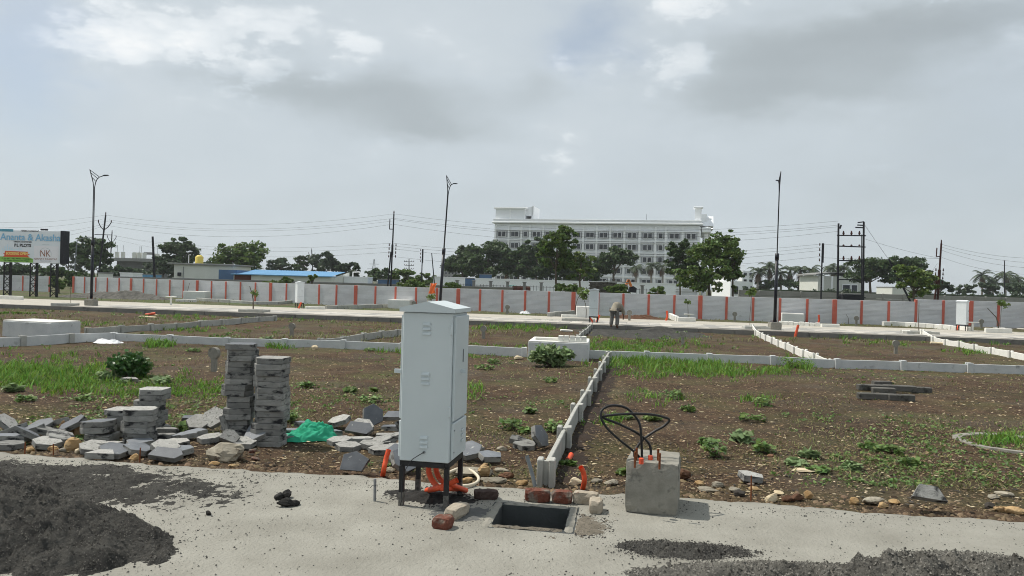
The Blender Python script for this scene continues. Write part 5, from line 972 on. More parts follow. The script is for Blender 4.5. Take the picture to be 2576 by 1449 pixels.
TR = [
 ('dark tree peeping out right of the billboard', 172, 622, 700, 26, 170, 'leaffar', 40, 50, .45), ('big dark tree behind the left street lamp', 236, 596, 708, 48, 105, 'leafdark', 90, 75, .34), ('low dark tree between the two V-armed poles', 300, 668, 712, 36, 100, 'leaffar', 40, 50, .34),
 ('low dark trees below the unfinished building', 345, 678, 714, 40, 105, 'leaffar', 44, 50, .34), ('round dark tree right of the unfinished building', 452, 600, 672, 44, 125, 'leafdark', 80, 70, .36), ('lower dark tree under the round one left of tank house', 412, 645, 706, 34, 118, 'leaffar', 50, 55, .36), ('green tree right of the yellow water tank', 608, 613, 690, 66, 96, 'leafmid', 84, 62, .30), ('dark low tree behind the right end of the tank house', 540, 655, 700, 40, 130, 'leaffar', 50, 50, .38),
 ('dark tree behind the left end of the blue roof', 705, 651, 698, 34, 150, 'leaffar', 44, 50, .42), ('dark tree with bare gaps behind the blue roof', 752, 640, 700, 26, 150, 'leafdark', 40, 46, .4), ('round dark tree over the right end of the blue roof', 815, 633, 700, 36, 145, 'leaffar', 60, 56, .42), ('dark round tree right of the blue-roofed shed', 876, 661, 706, 28, 140, 'leaffar', 44, 50, .4), ('small pointed tree by the far pylon', 938, 680, 705, 20, 160, 'leaffar', 24, 46, .4), ('low green trees left of the braced pole', 966, 678, 712, 30, 120, 'leafdark', 36, 46, .34), ('green shrub-like tree right of the braced pole', 1025, 680, 722, 34, 90, 'leafmid', 44, 50, .26), ('low tree left of the leaning street lamp', 1072, 688, 722, 26, 100, 'leafmid', 30, 46, .28),
 ('dark spreading tree at the left foot of the white building', 1165, 620, 706, 50, 135, 'leafdark', 90, 66, .40), ('large dark tree before the left end of the white building', 1225, 606, 704, 60, 130, 'leafdark', 110, 70, .38), ('dark tree before the lower left windows', 1305, 622, 712, 46, 128, 'leafdark', 90, 66, .38), ('tall dark tree left of the leafy roadside tree', 1350, 588, 716, 40, 120, 'leafdark', 100, 66, .36), ('dark tree behind the leafy roadside tree', 1410, 608, 716, 36, 120, 'leafdark', 80, 60, .36),
 ('dark tree before the middle of the white building', 1545, 622, 708, 48, 118, 'leafdark', 90, 62, .36), ('dark tree low before the middle windows', 1470, 660, 714, 36, 118, 'leafdark', 56, 52, .34), ('dark tree left of the big right-hand tree', 1712, 608, 726, 34, 80, 'leafdark', 80, 66, .26),
 ('big leafy tree at the right end of the white building', 1785, 590, 742, 68, 58, 'leafmid', 130, 66, .17), ('slim leafy branch tree reaching right of the big tree', 1845, 582, 735, 24, 58, 'leafmid', 40, 40, .18),
 ('leafy roadside tree before the white building', 1400, 572, 700, 42, 60, 'leafmid', 90, 50, .19), ('thin pale young tree right of the leafy roadside tree', 1460, 630, 716, 34, 62, 'leaflight', 34, 30, .2),
 ('broad dark tree right of the transformer frame', 2190, 652, 716, 52, 110, 'leafdark', 84, 56, .3), ('broad dark tree before the right bungalow', 2280, 646, 722, 50, 108, 'leafdark', 90, 60, .3), ('dark tree right of the young bright tree', 2318, 672, 730, 28, 105, 'leaffar', 50, 56, .32), ('bright young tree behind the wall at right', 2300, 666, 752, 40, 52, 'leaflight', 60, 44, .17), ('small rounded tree right of the leaning poles', 2365, 706, 738, 24, 120, 'leaffar', 34, 50, .32),
 ('small round shrub on the far horizon at right', 2425, 718, 742, 22, 150, 'leaffar', 26, 46, .36), ('dark shrub below the far right palms', 2488, 712, 744, 24, 140, 'leaffar', 34, 50, .36), ('wide dark shrub below the far right palms', 2555, 712, 744, 34, 140, 'leaffar', 50, 50, .36), ('green shrubs between the palms at right', 2010, 708, 730, 60, 150, 'leafdark', 60, 50, .36), ('green shrub under the leftmost palms', 1930, 706, 730, 26, 150, 'leafdark', 34, 46, .34), ('dark shrub left of the bungalow', 2072, 702, 728, 20, 140, 'leafdark', 26, 46, .32),
 ('leafy low tree behind the left billboard legs', 40, 665, 730, 60, 85, 'leaffar', 60, 50, .3), ('low trees seen under the billboard', 110, 672, 726, 50, 90, 'leafdark', 54, 50, .3), ('green low tree behind the gap in the left wall', 195, 685, 728, 36, 80, 'leafdark', 44, 50, .26), ('leafy bush in the wall gap beside the billboard leg', 147, 700, 745, 18, 60, 'leafmid', 26, 46, .17),
 ('green bush behind the wall by the brick shed', 1425, 715, 742, 24, 52, 'leafmid', 26, 46, .14), ('green bushes behind the wall right of the brick shed', 1555, 716, 745, 30, 52, 'leafmid', 34, 46, .14), ('leafy bush behind the wall below the excavator', 1655, 722, 748, 20, 52, 'leafmid', 24, 44, .14), ('leafy bush behind the wall left of the leaning lamp', 1040, 706, 728, 34, 56, 'leafmid', 34, 44, .15), ('leafy bush behind the wall right of the leaning lamp', 1135, 712, 730, 22, 56, 'leafmid', 24, 44, .15), ('weedy bush over the wall left of the white far cabinet', 720, 700, 716, 18, 54, 'leafmid', 18, 40, .13), ('pale weed clump on the wall by the blue-roofed shed', 682, 706, 718, 22, 54, 'leaflight', 18, 40, .12), ('leafy sprig over the wall before the blue roof', 785, 692, 714, 12, 54, 'leaflight', 10, 40, .14)]
for k, a in enumerate(TR):
    lab, cx, top, bot, hw, Y, lm, n, per, lf = a
    tree(lab, cx, top-2, bot, hw*1.12, Y, lm, int(n*1.25), per, lf*(.8 if Y > 70 else .9), seed=100+k, name='broadleaf_tree' if bot-top > 38 else 'shrub', sparse=.9 if lm == 'leaflight' else 1.)
def palm(label, px, top, bot, Y, hw, seed):
    r = random.Random(seed); a = P(px, top, Y); ht = P(px, top+ (bot-top)*.34, Y).z; R = hw*1.2*Y/F; t = thing('palm_tree', label, 'palm tree', (a.x, Y, 0), 0, 'palms beyond the wall'); tr = .27
    MB().tube([(0, 0, -.1), (r.uniform(-.1, .1), 0, ht*.5), (0, 0, ht)], [tr, tr*.8, tr*.55], 8).build('trunk', 'palmbark', t, smooth=True)
    def fronds(n, dry):
        vs, fs = [], []
        for k in range(n):
            az = 2*math.pi*k/n+r.uniform(-.3, .3); el = r.uniform(.15, 1.25) if not dry else r.uniform(-1.2, -.5); L = R*r.uniform(.9, 1.25)*(1 if not dry else .9); p = Vector((0, 0, ht)); d = Vector((math.cos(az)*math.cos(el), math.sin(az)*math.cos(el), math.sin(el))); m = 11; pts = [p]
            for q in range(m): d = (d+Vector((0, 0, -.19 if not dry else -.3))).normalized(); p = p+d*L/m; pts.append(p)
            for q in range(m):
                a_, b_ = pts[q], pts[q+1]; sd = (b_-a_).cross(Vector((0, 0, 1))); sd = sd.normalized() if sd.length > 1e-4 else Vector((1, 0, 0)); wl = L*.30*math.sin(math.pi*(q+1.2)/(m+1.5))
                for sg in (-1, 1):
                    tip = (a_+b_)/2+sd*sg*wl+Vector((0, 0, -wl*.55))+(b_-a_)*1.2; o = len(vs); vs += [a_, b_, tip]; fs.append((o, o+1, o+2))
                o = len(vs); vs += [a_-sd*.03, a_+sd*.03, b_]; fs.append((o, o+1, o+2))
        return vs, fs
    v, f = fronds(15, False); MB().add(v, f).build('fronds', 'palmgreen', t); v, f = fronds(5, True); MB().add(v, f).build('dry_fronds', 'palmdry', t)
for k, (px, top, bot, hw) in enumerate(((1908, 662, 728, 26), (1936, 644, 728, 28), (1965, 668, 730, 24), (1988, 656, 730, 24), (2014, 654, 730, 26), (2042, 653, 730, 24), (2069, 678, 732, 16), (2097, 648, 732, 26), (2124, 650, 732, 26), (2472, 668, 742, 24), (2500, 684, 742, 22), (2532, 668, 744, 26), (2561, 680, 744, 24), (1600, 648, 718, 22), (1640, 644, 720, 20), (1668, 646, 720, 20), (1275, 668, 712, 20))):
    where = 'row left of the bungalow' if px < 2110 and px > 1850 else 'group before the bungalow' if px < 2200 and px > 1850 else 'far right group' if px > 2200 else 'row before the white building'
    same = [q for q in (1908, 1936, 1965, 1988, 2014, 2042, 2069, 2097)] if where.startswith('row left') else [2124] if 'bungalow' in where else [2472, 2500, 2532, 2561] if 'far right' in where else [1275, 1600, 1640, 1668]
    palm(f"grey-trunked palm in the {where}, {ORD[same.index(px)]} from left", px, top, bot, 170 if px > 2200 else 150 if px > 1850 else 165, hw, 400+k)
# ---------------------------------------------------------------- hedge, second fence, back walls
def hedge(label, px0, px1, py0, py1, Y):
    a, b = P(px0, py0, Y), P(px1, py0+.0276*(px1-px0), Y); h = a.z; n = int((b.x-a.x)/.55); r = np.random.default_rng(9); x = r.uniform(0, b.x-a.x, n*3); C = np.stack([x, r.uniform(-.4, .4, n*3), r.uniform(.2, h-.1, n*3)], 1)
    t = thing('hedge', label, 'hedge', (a.x, Y, 0)); V, Fc = leaves(C, 26, .45, .22, .9, 1.5, .4, r); link('foliage', npmesh('foliage', V, Fc, 'leaffar'), t); MB().box(((b.x-a.x)/2, 0, h/2-.1), (b.x-a.x, .5, h-.2)).build('core', 'leaffar', t)
hedge('long clipped dark hedge behind the grey fence at right', 1872, 2230, 723, 740, 120); hedge('long clipped dark hedge below the far right palms', 2330, 2640, 735, 750, 118)
def slabfence(label, px0, px1, pytop, Y, bay, H, mat='greywall', slope=.0276):
    a, b = P(px0, pytop, Y), P(px1, pytop+slope*(px1-px0), Y); n = max(1, int((b.x-a.x)/bay)); t = thing('slab_fence', label, 'fence', (a.x, Y, 0)); rows = 4; H = a.z; ph = H/rows
    pm = MB().bev((0, 0, ph/2), (bay-.1, .06, ph-.015), .01).mesh('panel', mat); po = MB().bev((0, 0, H/2), (.16, .16, H+.06), .02).mesh('post', mat)
    for i in range(n+1):
        link('post', po, t, (i*bay, 0, 0))
        if i < n:
            for r in range(rows): link('panel', pm, t, ((i+.5)*bay, random.uniform(-.01, .01), r*ph))
slabfence('grey precast slab fence behind the painted wall at right', 1860, 2620, 729.5, 66, 1.75, 1.7)
def pillarfence(label, px0, px1, py, Y, bay):
    a, b = P(px0, py, Y), P(px1, py+.0276*(px1-px0), Y); n = int((b.x-a.x)/bay); H = a.z; t = thing('pillar_fence', label, 'fence', (a.x, Y, 0)); MB().box(((b.x-a.x)/2, 0, H*.25), (b.x-a.x, .15, H*.5)).build('base_wall', 'greywall', t)
    for i in range(n+1):
        q = MB().bev((0, 0, H/2), (.26, .26, H), .02); q.bev((0, 0, H+.03), (.4, .4, .07), .02); q.build('pillar', 'rawconcrete', t, (i*bay, 0, 0))
    b2 = MB()
    for i in range(int((b.x-a.x)/.3)): b2.box((i*.3, 0, H*.68), (.03, .03, H*.36))
    b2.bar((0, 0, H*.8), (b.x-a.x, 0, H*.8), .03); b2.build('railing', 'poleblack', t); b2 = None
pillarfence('low pillar and railing fence before the white building', 1150, 1670, 706, 70, 1.52)
def wallbox(name, label, cat, px0, px1, pytop, Y, d, mat, zb=0., slope=.0276, parts=None):
    a, b = P(px0, pytop, Y), P(px1, pytop+slope*(px1-px0), Y); t = thing(name, label, cat, (a.x, Y, 0)); w = b.x-a.x; h = a.z; m = MB(); hb = b.z
    m.add([(0, 0, zb-.1), (w, 0, zb-.1), (w, d, zb-.1), (0, d, zb-.1), (0, 0, h), (w, 0, hb), (w, d, hb), (0, d, h)], [(0, 3, 2, 1), (4, 5, 6, 7), (0, 1, 5, 4), (2, 3, 7, 6), (0, 4, 7, 3), (1, 2, 6, 5)]); m.build('wall', mat, t)
    MB().box((w/2, d/2, (h+hb)/2+.03), (w+.1, d+.1, .10)).build('coping', 'rawconcrete' if mat != 'facade' else 'facadetrim', t); return t, w, h
wallbox('back_wall', 'low brown-grey plastered wall behind the painted wall, left half', 'wall', 280, 1290, 698, 66, .25, 'greywall', slope=.026)
wallbox('back_wall', 'white compound wall along the foot of the white building', 'wall', 1195, 1700, 701, 95, .25, 'facade'); wallbox('back_wall', 'white compound wall left of the blue gate', 'wall', 1090, 1170, 697, 96, .25, 'facade'); wallbox('blue_gate', 'blue sheet gate in the white compound wall', 'gate', 1170, 1195, 700, 96.5, .12, 'steelblue'); wallbox('blue_container', 'blue sheet shed above the white compound wall', 'shed', 1206, 1236, 690, 110, 3, 'steelblue')
wallbox('brick_shed_wall', 'small white block wall beside the left lamp base', 'wall', 247, 280, 687, 64, .3, 'creamwall')
# brick shed behind the wall, sloped top
def brickshed():
    Y = 56.; a = P(1485, 702, Y); b = P(1548, 711, Y); c = P(1574, 713, Y); t = thing('brick_shed', 'rough grey-brown brick shed with sloping top behind the wall', 'shed', (a.x, Y, 0)); w = b.x-a.x; rows = 19; cols = 9; r = random.Random(3); bh = .105; bw = w/cols; me = MB().bev((0, 0, 0), (bw-.012, .2, bh-.012), .008).mesh('brick', 'shedbrick')
    for j in range(rows):
        for i in range(cols+1):
            x = (i+(.5 if j % 2 else 0))*bw; z = (j+.5)*bh
            if x > w or z > a.z+(b.z-a.z)*x/w: continue
            link('brick', me, t, (x, r.uniform(-.012, .012), z))
    MB().box((w/2, .16, b.z/2), (w, .1, b.z)).build('backing', 'greywall', t); MB().box((w+(c.x-b.x)/2, 1.2, c.z/2-.05), (c.x-b.x, 2.2, c.z)).build('side_wall', 'brickdark', t); MB().bar((w*.6, -.1, b.z+.12), (w+(c.x-b.x)+.2, -.1, c.z+.06), .5, .05).build('roof_sheet', 'greywall', t)
M('shedbrick', (.075, .07, .06), (.13, .12, .10), 4, .95, .3, 20, .2, rnd=.35)
brickshed()
M('winpanel', (.42, .43, .46), rough=.8)
_w = MB()
for sx in (-1, 1): _w.box((sx*.56, -.02, 0), (.08, .44, 1.55))
for s in (-1, 1): _w.box((0, -.02, s*.74), (1.04, .44, .08))
_w.box((0, .02, 0), (.05, .3, 1.4)); WIN = [_w.mesh('window', 'facadetrim'), MB().box((0, .16, 0), (1.04, .7, 1.40)).mesh('pane', 'glassdark'), MB().box((0, .56, 0), (3.3, .12, 1.62)).mesh('window_panel', 'winpanel'), MB().box((0, .56, 0), (1.9, .12, 1.62)).mesh('window_panel', 'winpanel')]
# ---------------------------------------------------------------- the long white building
def white_building():
    A, B = P(1240, 715, 228), P(1757, 728, 215); dx, dy = B.x-A.x, B.y-A.y; Wd = math.hypot(dx, dy); ang = math.atan2(dy, dx); t = thing('white_building', 'long white multi-storey building with rows of dark windows', 'building', (A.x, A.y, 0), ang)
    z = lambda py: P(1240, py, 228).z; HT = z(562); D = 24.
    MB().box((Wd/2, D/2+.6, HT/2), (Wd, D, HT)).build('wall', 'facade', t)
    MB().bev((Wd/2, D/2+.3, HT+.35), (Wd+1.6, D+1.4, .5), .1).build('cornice', 'facadetrim', t); MB().bev((Wd/2, D/2+.3, HT+1.0), (Wd+.9, D+.9, .8), .05).build('parapet', 'facade', t)
    # bay edges (fractions of the facade read off the photograph)
    xs = [150, 290, 424, 512, 650, 790, 928, 1060, 1195, 1330, 1470, 1620, 1775, 1875, 2035, 2195]; fx = [(x-140)/(2200-140)*Wd for x in xs]; fh = (z(588)-z(617))
    pil = MB().box((0, 0, (HT-.4)/2), (.55, .5, HT-.4)).mesh('pilaster', 'facadetrim')
    for x in fx: link('pilaster', pil, t, (x, .36, 0))
    rows = [588, 616.5, 646, 674, 700]; zr = [z(p) for p in rows]
    fr = MB(); win = {}
    for zz in zr + [zr[-1]-fh]:
        for off, hh in ((1.25, .22), (-1.55, .3)): MB().box((Wd/2, .30, zz+off), (Wd-.2, .62, hh)).build('ledge', 'facadetrim', t)
    for i in range(len(fx)-1):
        w = fx[i+1]-fx[i]; single = w < 3.4; ks = [.5] if single else [.36, .66]
        for zz in zr:
            for k in ks:
                ww = 1.35
                wd = link('window', WIN[0], t, (fx[i]+w*k, .0, zz)); link('pane', WIN[1], wd, (0, 0, 0))
            link('window_panel', WIN[3 if single else 2], t, (fx[i]+w*.5, 0, zz))
    # stair tower at the left of the roof with an open frame
    T0 = z(524); TW = (97/517)*Wd; MB().box((TW*.40, 8, (HT+T0)/2), (TW*.80, 14, T0-HT)).build('roof_tower', 'facade', t); MB().bev((TW*.40, 8, T0+.2), (TW*.80+1, 15, .5), .1).build('tower_cornice', 'facadetrim', t)
    for x in (TW*.40, TW*.79): MB().box((x, .9, (HT+T0)/2), (.4, .3, T0-HT)).build('tower_pilaster', 'facadetrim', t)
    MB().box((TW*.98, 7, (HT+T0)/2+.4), (.6, 9, T0-HT+1.2)).build('frame_pier', 'facadetrim', t); MB().box((TW*.88, 7, T0-.6), (TW*.2, 9, 2.6)).build('frame_beam', 'facadetrim', t)
    # gabled front on the right-hand side, seen edge-on
    E = Wd+.6; g = z(523)
    MB().box((Wd-.6, 4, (HT+g)/2+.5), (1.8, 2.4, g-HT)).build('gable_pier', 'facadetrim', t); MB().bev((Wd-.6, 4, g+.7), (2.6, 3.2, .5), .1).build('pier_cap', 'facadetrim', t); MB().box((Wd+1.0, 5, HT+(g-HT)*.38), (1.5, 3, (g-HT)*.76)).build('gable_step', 'facadetrim', t); MB().box((Wd+2.4, 6, HT+(g-HT)*.26), (1.4, 3.5, (g-HT)*.52)).build('gable_step', 'facadetrim', t); b = MB(); 
    for (x0, x1, y0, y1, h0, h1) in ((.2, 3.0, 2, 9, HT, g-2.0),): b.add([(E+x0, y0, HT), (E+x1, y0, HT), (E+x1, y1, HT), (E+x0, y1, HT), (E+x0, (y0+y1)/2, g-1.5), (E+x1, (y0+y1)/2, g-1.5)], [(0, 1, 5, 4), (2, 3, 4, 5), (1, 2, 5), (3, 0, 4), (0, 3, 2, 1)])
    b.build('pediment', 'facade', t); b = MB(); y0, y1 = 12, 22; b.add([(E-2, y0, HT), (E+3.2, y0, HT), (E+3.2, y1, HT), (E-2, y1, HT), (E-2, (y0+y1)/2, g-2.5), (E+3.2, (y0+y1)/2, g-2.5)], [(0, 1, 5, 4), (2, 3, 4, 5), (1, 2, 5), (3, 0, 4), (0, 3, 2, 1)]); b.build('pediment', 'facade', t)
    for k in range(6): MB().tube([(Wd+1.6, 2+4*k, 0), (Wd+1.6, 2+4*k, HT-.2)], .55, 12).build('column', 'facadetrim', t)
    MB().bev((Wd+1.7, 12, HT-1.2), (2.4, 24, 1.4), .1).build('entablature', 'facade', t); MB().tube([(Wd*.74, 10, HT), (Wd*.74, 10, HT+4)], .06, 5).build('antenna', 'greypipe', t)
white_building()

# ---------------------------------------------------------------- other houses and sheds
def tank_house():
    Y = 85.; a, b = P(438, 665, Y), P(585, 672, Y); t = thing('tank_house', 'low cream house with a flat roof behind the wall at left', 'house', (a.x, Y, 0)); w = b.x-a.x; h = a.z; MB().box((w/2, 3, h/2), (w, 6, h)).build('wall', 'creamwall', t); MB().bev((w/2-.2, 3, h+.08), (w+.9, 6.6, .18), .03).build('roof_slab', 'rawconcrete', t)
    MB().bev((.65, -.12, h*.62), (.35, .25, .4), .03).build('air_vent', 'poleblack', t); MB().bev((.95, -.1, h*.38), (.6, .25, .4), .03).build('meter_box', 'greypipe', t); MB().tube([(1.05, -.06, h*.45), (1.05, -.06, h*.92)], .03, 6).build('drain_pipe', 'greypipe', t); MB().tube([(4.4, -.06, h*.1), (4.4, -.06, h*.35)], .04, 6).build('drain_pipe', 'greypipe', t)
    q = P(482.5, 665, Y); tk = thing('water_tank', 'yellow plastic water tank on the cream house roof', 'water tank', (q.x, Y+2, h+.17)); MB().tube([(0, 0, 0), (0, 0, .12), (0, 0, .16), (0, 0, .4), (0, 0, .44), (0, 0, .72), (0, 0, .88), (0, 0, .98)], [.42, .45, .42, .45, .42, .45, .32, .16], 16).build('shell', 'yellowtank', tk, smooth=True)
    p = P(463, 663, Y); MB().tube([(0, 0, 0), (0, 0, .95), (.2, 0, .95)], .05, 6).build('vent_pipe', 'plasticwhite', None, (p.x, Y+1.2, h+.17), label='white vent pipe on the cream house roof', cat='pipe')
tank_house()
def blue_shed():
    Y = 80.; a, b = P(588, 690, Y), P(843, 697, Y); h = a.z; w = b.x-a.x; hr = P(600, 677.5, Y+7).z-.75; t = thing('blue_roofed_shed', 'long cream shed with a blue corrugated roof behind the wall', 'shed', (a.x, Y, 0)); MB().box((w/2, 3.5, h/2), (w, 7, h)).build('wall', 'creamwall', t); MB().box((.95, -.03, h/2), (1.7, .1, h-.05)).build('door', 'brownwall', t)
    n = int(w/.30); pr = MB(); vs = []; 
    for i in range(n*2+1):
        x = i*.15-.2; z = .035 if i % 2 else 0.; vs += [(x, -.35, h+.0+z), (x, 7.0, hr+.75+z)]
    pr.add(vs, [(2*i, 2*i+2, 2*i+3, 2*i+1) for i in range(n*2)]); pr.build('roof', 'roofblue', t); MB().bev((w/2, -.33, h+.02), (w+.4, .06, .1), .01).build('eave', 'roofblue', t)
    MB().add([(w, 0, h), (w, 7, h), (w, 7, hr+.75)], [(0, 1, 2)]).build('gable', 'creamwall', t); MB().box((-.8, 3, h*.62), (1.9, 5, h*1.24)).build('lean_to', 'steelblue', t)
blue_shed()
def cabin(label, px0, px1, py, Y, d, mat='facade', win=True):
    t, w, h = wallbox('site_cabin', label, 'cabin', px0, px1, py, Y, d, mat); MB().bev((w*.72, -.04, h*.55), (.7, .1, .5), .02).build('window', 'glassdark', t)
cabin('white site cabin right of the blue-roofed shed', 865, 925, 697, 84, 3.); wallbox('blue_container', 'blue container left of the braced pole', 'container', 950, 995, 703, 84, 2.5, 'steelblue'); wallbox('blue_container', 'small blue sheet roof behind the wall left of the tank house', 'shed', 355, 382, 690, 90, 2.5, 'roofblue'); wallbox('parked_van', 'white vehicle roof showing above the wall at left', 'van', 302, 334, 687, 76, 2., 'facade')
MB().tube([(0, 0, 0), (0, 0, .55), (.7, 0, .6), (.9, 0, .3)], .07, 6).build('bent_pipe', 'plasticwhite', None, (P(883, 694, 84).x, 85, P(883, 697, 84).z), label='white bent pipe on top of the site cabin', cat='pipe')
def unfinished():
    Y = 190.; t = thing('unfinished_building', 'grey unfinished concrete building with bare columns at left', 'building', (P(280, 700, Y).x, Y, 0)); z = lambda p: P(280, p, Y).z; x = lambda p: P(p, 700, Y).x-P(280, 700, Y).x; X1 = x(379)
    MB().box((X1/2, 6, (z(648)+z(656))/2), (X1, 12, z(648)-z(656))).build('floor_slab', 'rawconcrete', t); MB().box((X1/2, 6, z(656)/2), (X1*.9, 9, z(656))).build('dark_storey', 'darkconcrete', t)
    for p in (288, 303, 316, 325, 333, 345, 353, 357, 362): MB().box((x(p), 1+(p % 3)*3, (z(648)+z(633))/2), (.7, .7, z(633)-z(648))).build('column', 'creamwall', t)
    for p in (288, 303, 334, 345, 353, 362): MB().tube([(x(p), 1+(p % 3)*3, z(633)), (x(p), 1+(p % 3)*3, z(616))], .05, 5).build('rebar', 'greypipe', t)
    MB().box((x(352), 4, z(634)), (1.8, .6, .6)).build('beam', 'rawconcrete', t)
unfinished()
def block(label, px0, px1, py, Y, mat, rows, cols, name='apartment_block', d=14):
    a, b = P(px0, py, Y), P(px1, py, Y); t = thing(name, label, 'building', (a.x, Y, 0)); w = b.x-a.x; h = a.z; MB().box((w/2, d/2, h/2), (w, d, h)).build('wall', mat, t); MB().bev((w*.35, d/2, h+.8), (w*.5, d*.5, 1.6), .05).build('roof_room', mat, t)
    me = MB().box((0, 0, 0), (w/cols*.5, .3, h/rows*.42)).mesh('window', 'glassdark')
    for j in range(rows):
        for i in range(cols): link('window', me, t, ((i+.5)*w/cols, -.02, (j+.5)*h/rows))
block('distant grey apartment block behind the leaning street lamp', 1110, 1152, 662, 300, 'rawconcrete', 6, 5); block('white apartment block behind the big right-hand tree', 1868, 1896, 681, 190, 'facade', 4, 2); block('low white wall building below the white apartment block', 1838, 1888, 707, 150, 'facade', 1, 2, 'low_building'); block('small domed-roof white house right of the big tree', 1830, 1850, 690, 200, 'facade', 2, 2, 'low_building')
def bungalow():
    Y = 125.; a, b = P(2058, 694, Y), P(2172, 697, Y); t = thing('bungalow', 'cream bungalow with a curved dark roof edge behind the palms', 'house', (a.x, Y, 0)); w = b.x-a.x; h = a.z; MB().box((w/2, 4, h/2), (w, 8, h)).build('wall', 'creamwall', t); n = 14; vs = []
    for i in range(n+1):
        x = -0.6+(w+1.2)*i/n; z = h+.1+.45*math.sin(math.pi*i/n); vs += [(x, -.6, z), (x, 8, z), (x, -.6, z+.2), (x, 8, z+.2)]
    b_ = MB(); fs = []
    for i in range(n):
        o = i*4; fs += [(o, o+4, o+6, o+2), (o+2, o+6, o+7, o+3), (o+1, o+3, o+7, o+5), (o, o+1, o+5, o+4)]
    b_.add(vs, fs+[(0, 2, 3, 1), (n*4, n*4+1, n*4+3, n*4+2)]).build('roof', 'rawconcrete', t)
    for px, ww in ((2129, 1.3), (2149, 1.0)): x = P(px, 700, Y).x-a.x; wd = MB().box((x, -.06, h*.45), (ww, .14, h*.55)).build('window', 'facadetrim', t); MB().box((x, -.11, h*.45), (ww*.82, .12, h*.48)).build('pane', 'glassdark', wd)
    for px in (2067, 2090, 2105): x = P(px, 700, Y).x-a.x; MB().box((x, -.5, h/2), (.25, .25, h)).build('column', 'facadetrim', t)
    q = P(2163, 712, Y-3); MB().tube([(0, 0, 0), (0, 0, 1.6), (0, 0, 1.9)], [.6, .62, .3], 14).build('water_tank', 'steelblue', None, (q.x, Y-3, 0.), smooth=True, label='blue water tank beside the cream bungalow', cat='water tank')
bungalow()
cabin('low pale pink house below the dark trees at right', 2245, 2315, 723, 92, 4., 'creamwall')
# ---------------------------------------------------------------- tractor with trailer, excavator
def tractor():
    Y = 84.; p = P(1270, 716, Y); t = thing('red_tractor', 'small red tractor with a pale green canopy behind the pillar fence', 'tractor', (p.x, Y, 0)); k = .62; zb = .28
    MB().bev((0, 0, zb+.75*k), (1.5*k, .7*k, .6*k), .06).build('hood', 'redtractor', t); MB().bev((1.2*k, 0, zb+.75*k), (1.0*k, .9*k, .5*k), .06).build('fender', 'redtractor', t); MB().bev((1.25*k, 0, zb+1.95*k), (1.3*k, 1.2*k, .12*k), .02).build('canopy', 'greencanopy', t)
    for x in (.75, 1.75): MB().bar((x*k, 0, zb+1.0*k), (x*k, 0, zb+1.92*k), .05).build('canopy_post', 'poleblack', t)
    for x, r in ((-.45, .34), (1.35, .6)): MB().tube([(x*k, -.62*k, zb-.1+r*k), (x*k, -.35*k, zb-.1+r*k)], r*k, 18).build('wheel', 'rubber', t)
    p = P(1302, 716, Y); t = thing('farm_trailer', 'brown farm trailer loaded with earth behind the tractor', 'trailer', (p.x, Y, 0)); MB().bev((.4, 0, 1.15), (2.0, 1.1, .45), .04).build('tray', 'brownwall', t); MB().bev((.4, 0, 1.4), (1.9, 1.0, .15), .06).build('load', 'rockbrown', t)
    for x in (.0, .9): MB().tube([(x, -.6, .5), (x, -.4, .5)], .45, 16).build('wheel', 'rubber', t)
    MB().bev((.4, 0, .6), (1.9, .6, .6), .05).build('chassis', 'brickdark', t)
tractor()
def excavator():
    Y = 72.; k = lambda px, py: P(px, py, Y)-o; o = Vector((P(1585, 730, Y).x, Y, 0)); t = thing('excavator', 'orange excavator arm raised behind the wall by the brick shed', 'excavator', o)
    MB().bar(k(1572, 726), k(1579, 708), .30, .22).bar(k(1579, 708), k(1582, 704.5), .26, .22).build('boom', 'orangemachine', t); MB().bar(k(1581, 704.5), k(1590, 726), .26, .22).build('stick', 'orangemachine', t); MB().bar(k(1575, 718), k(1580, 722), .08).build('cylinder', 'steel', t)
    b = MB(); q = k(1590, 728); b.prism([(-.35, -.25), (.3, -.3), (.4, .1), (.1, .3), (-.25, .2)], -.3, .3, R=Matrix.Rotation(math.pi/2, 3, 'X'), c=q); b.build('bucket', 'poleblack', t)
    MB().bev((-1.2, .3, .9), (1.7, 1.3, .7), .08).build('body', 'orangemachine', t); MB().bev((-1.5, .2, 1.25), (.7, .8, .5), .08).build('cab', 'glassdark', t)
    for s in (-1, 1): MB().bev((-1.2, .3+s*.55, .28), (2.1, .4, .5), .15).build('track', 'rubber', t)
excavator()
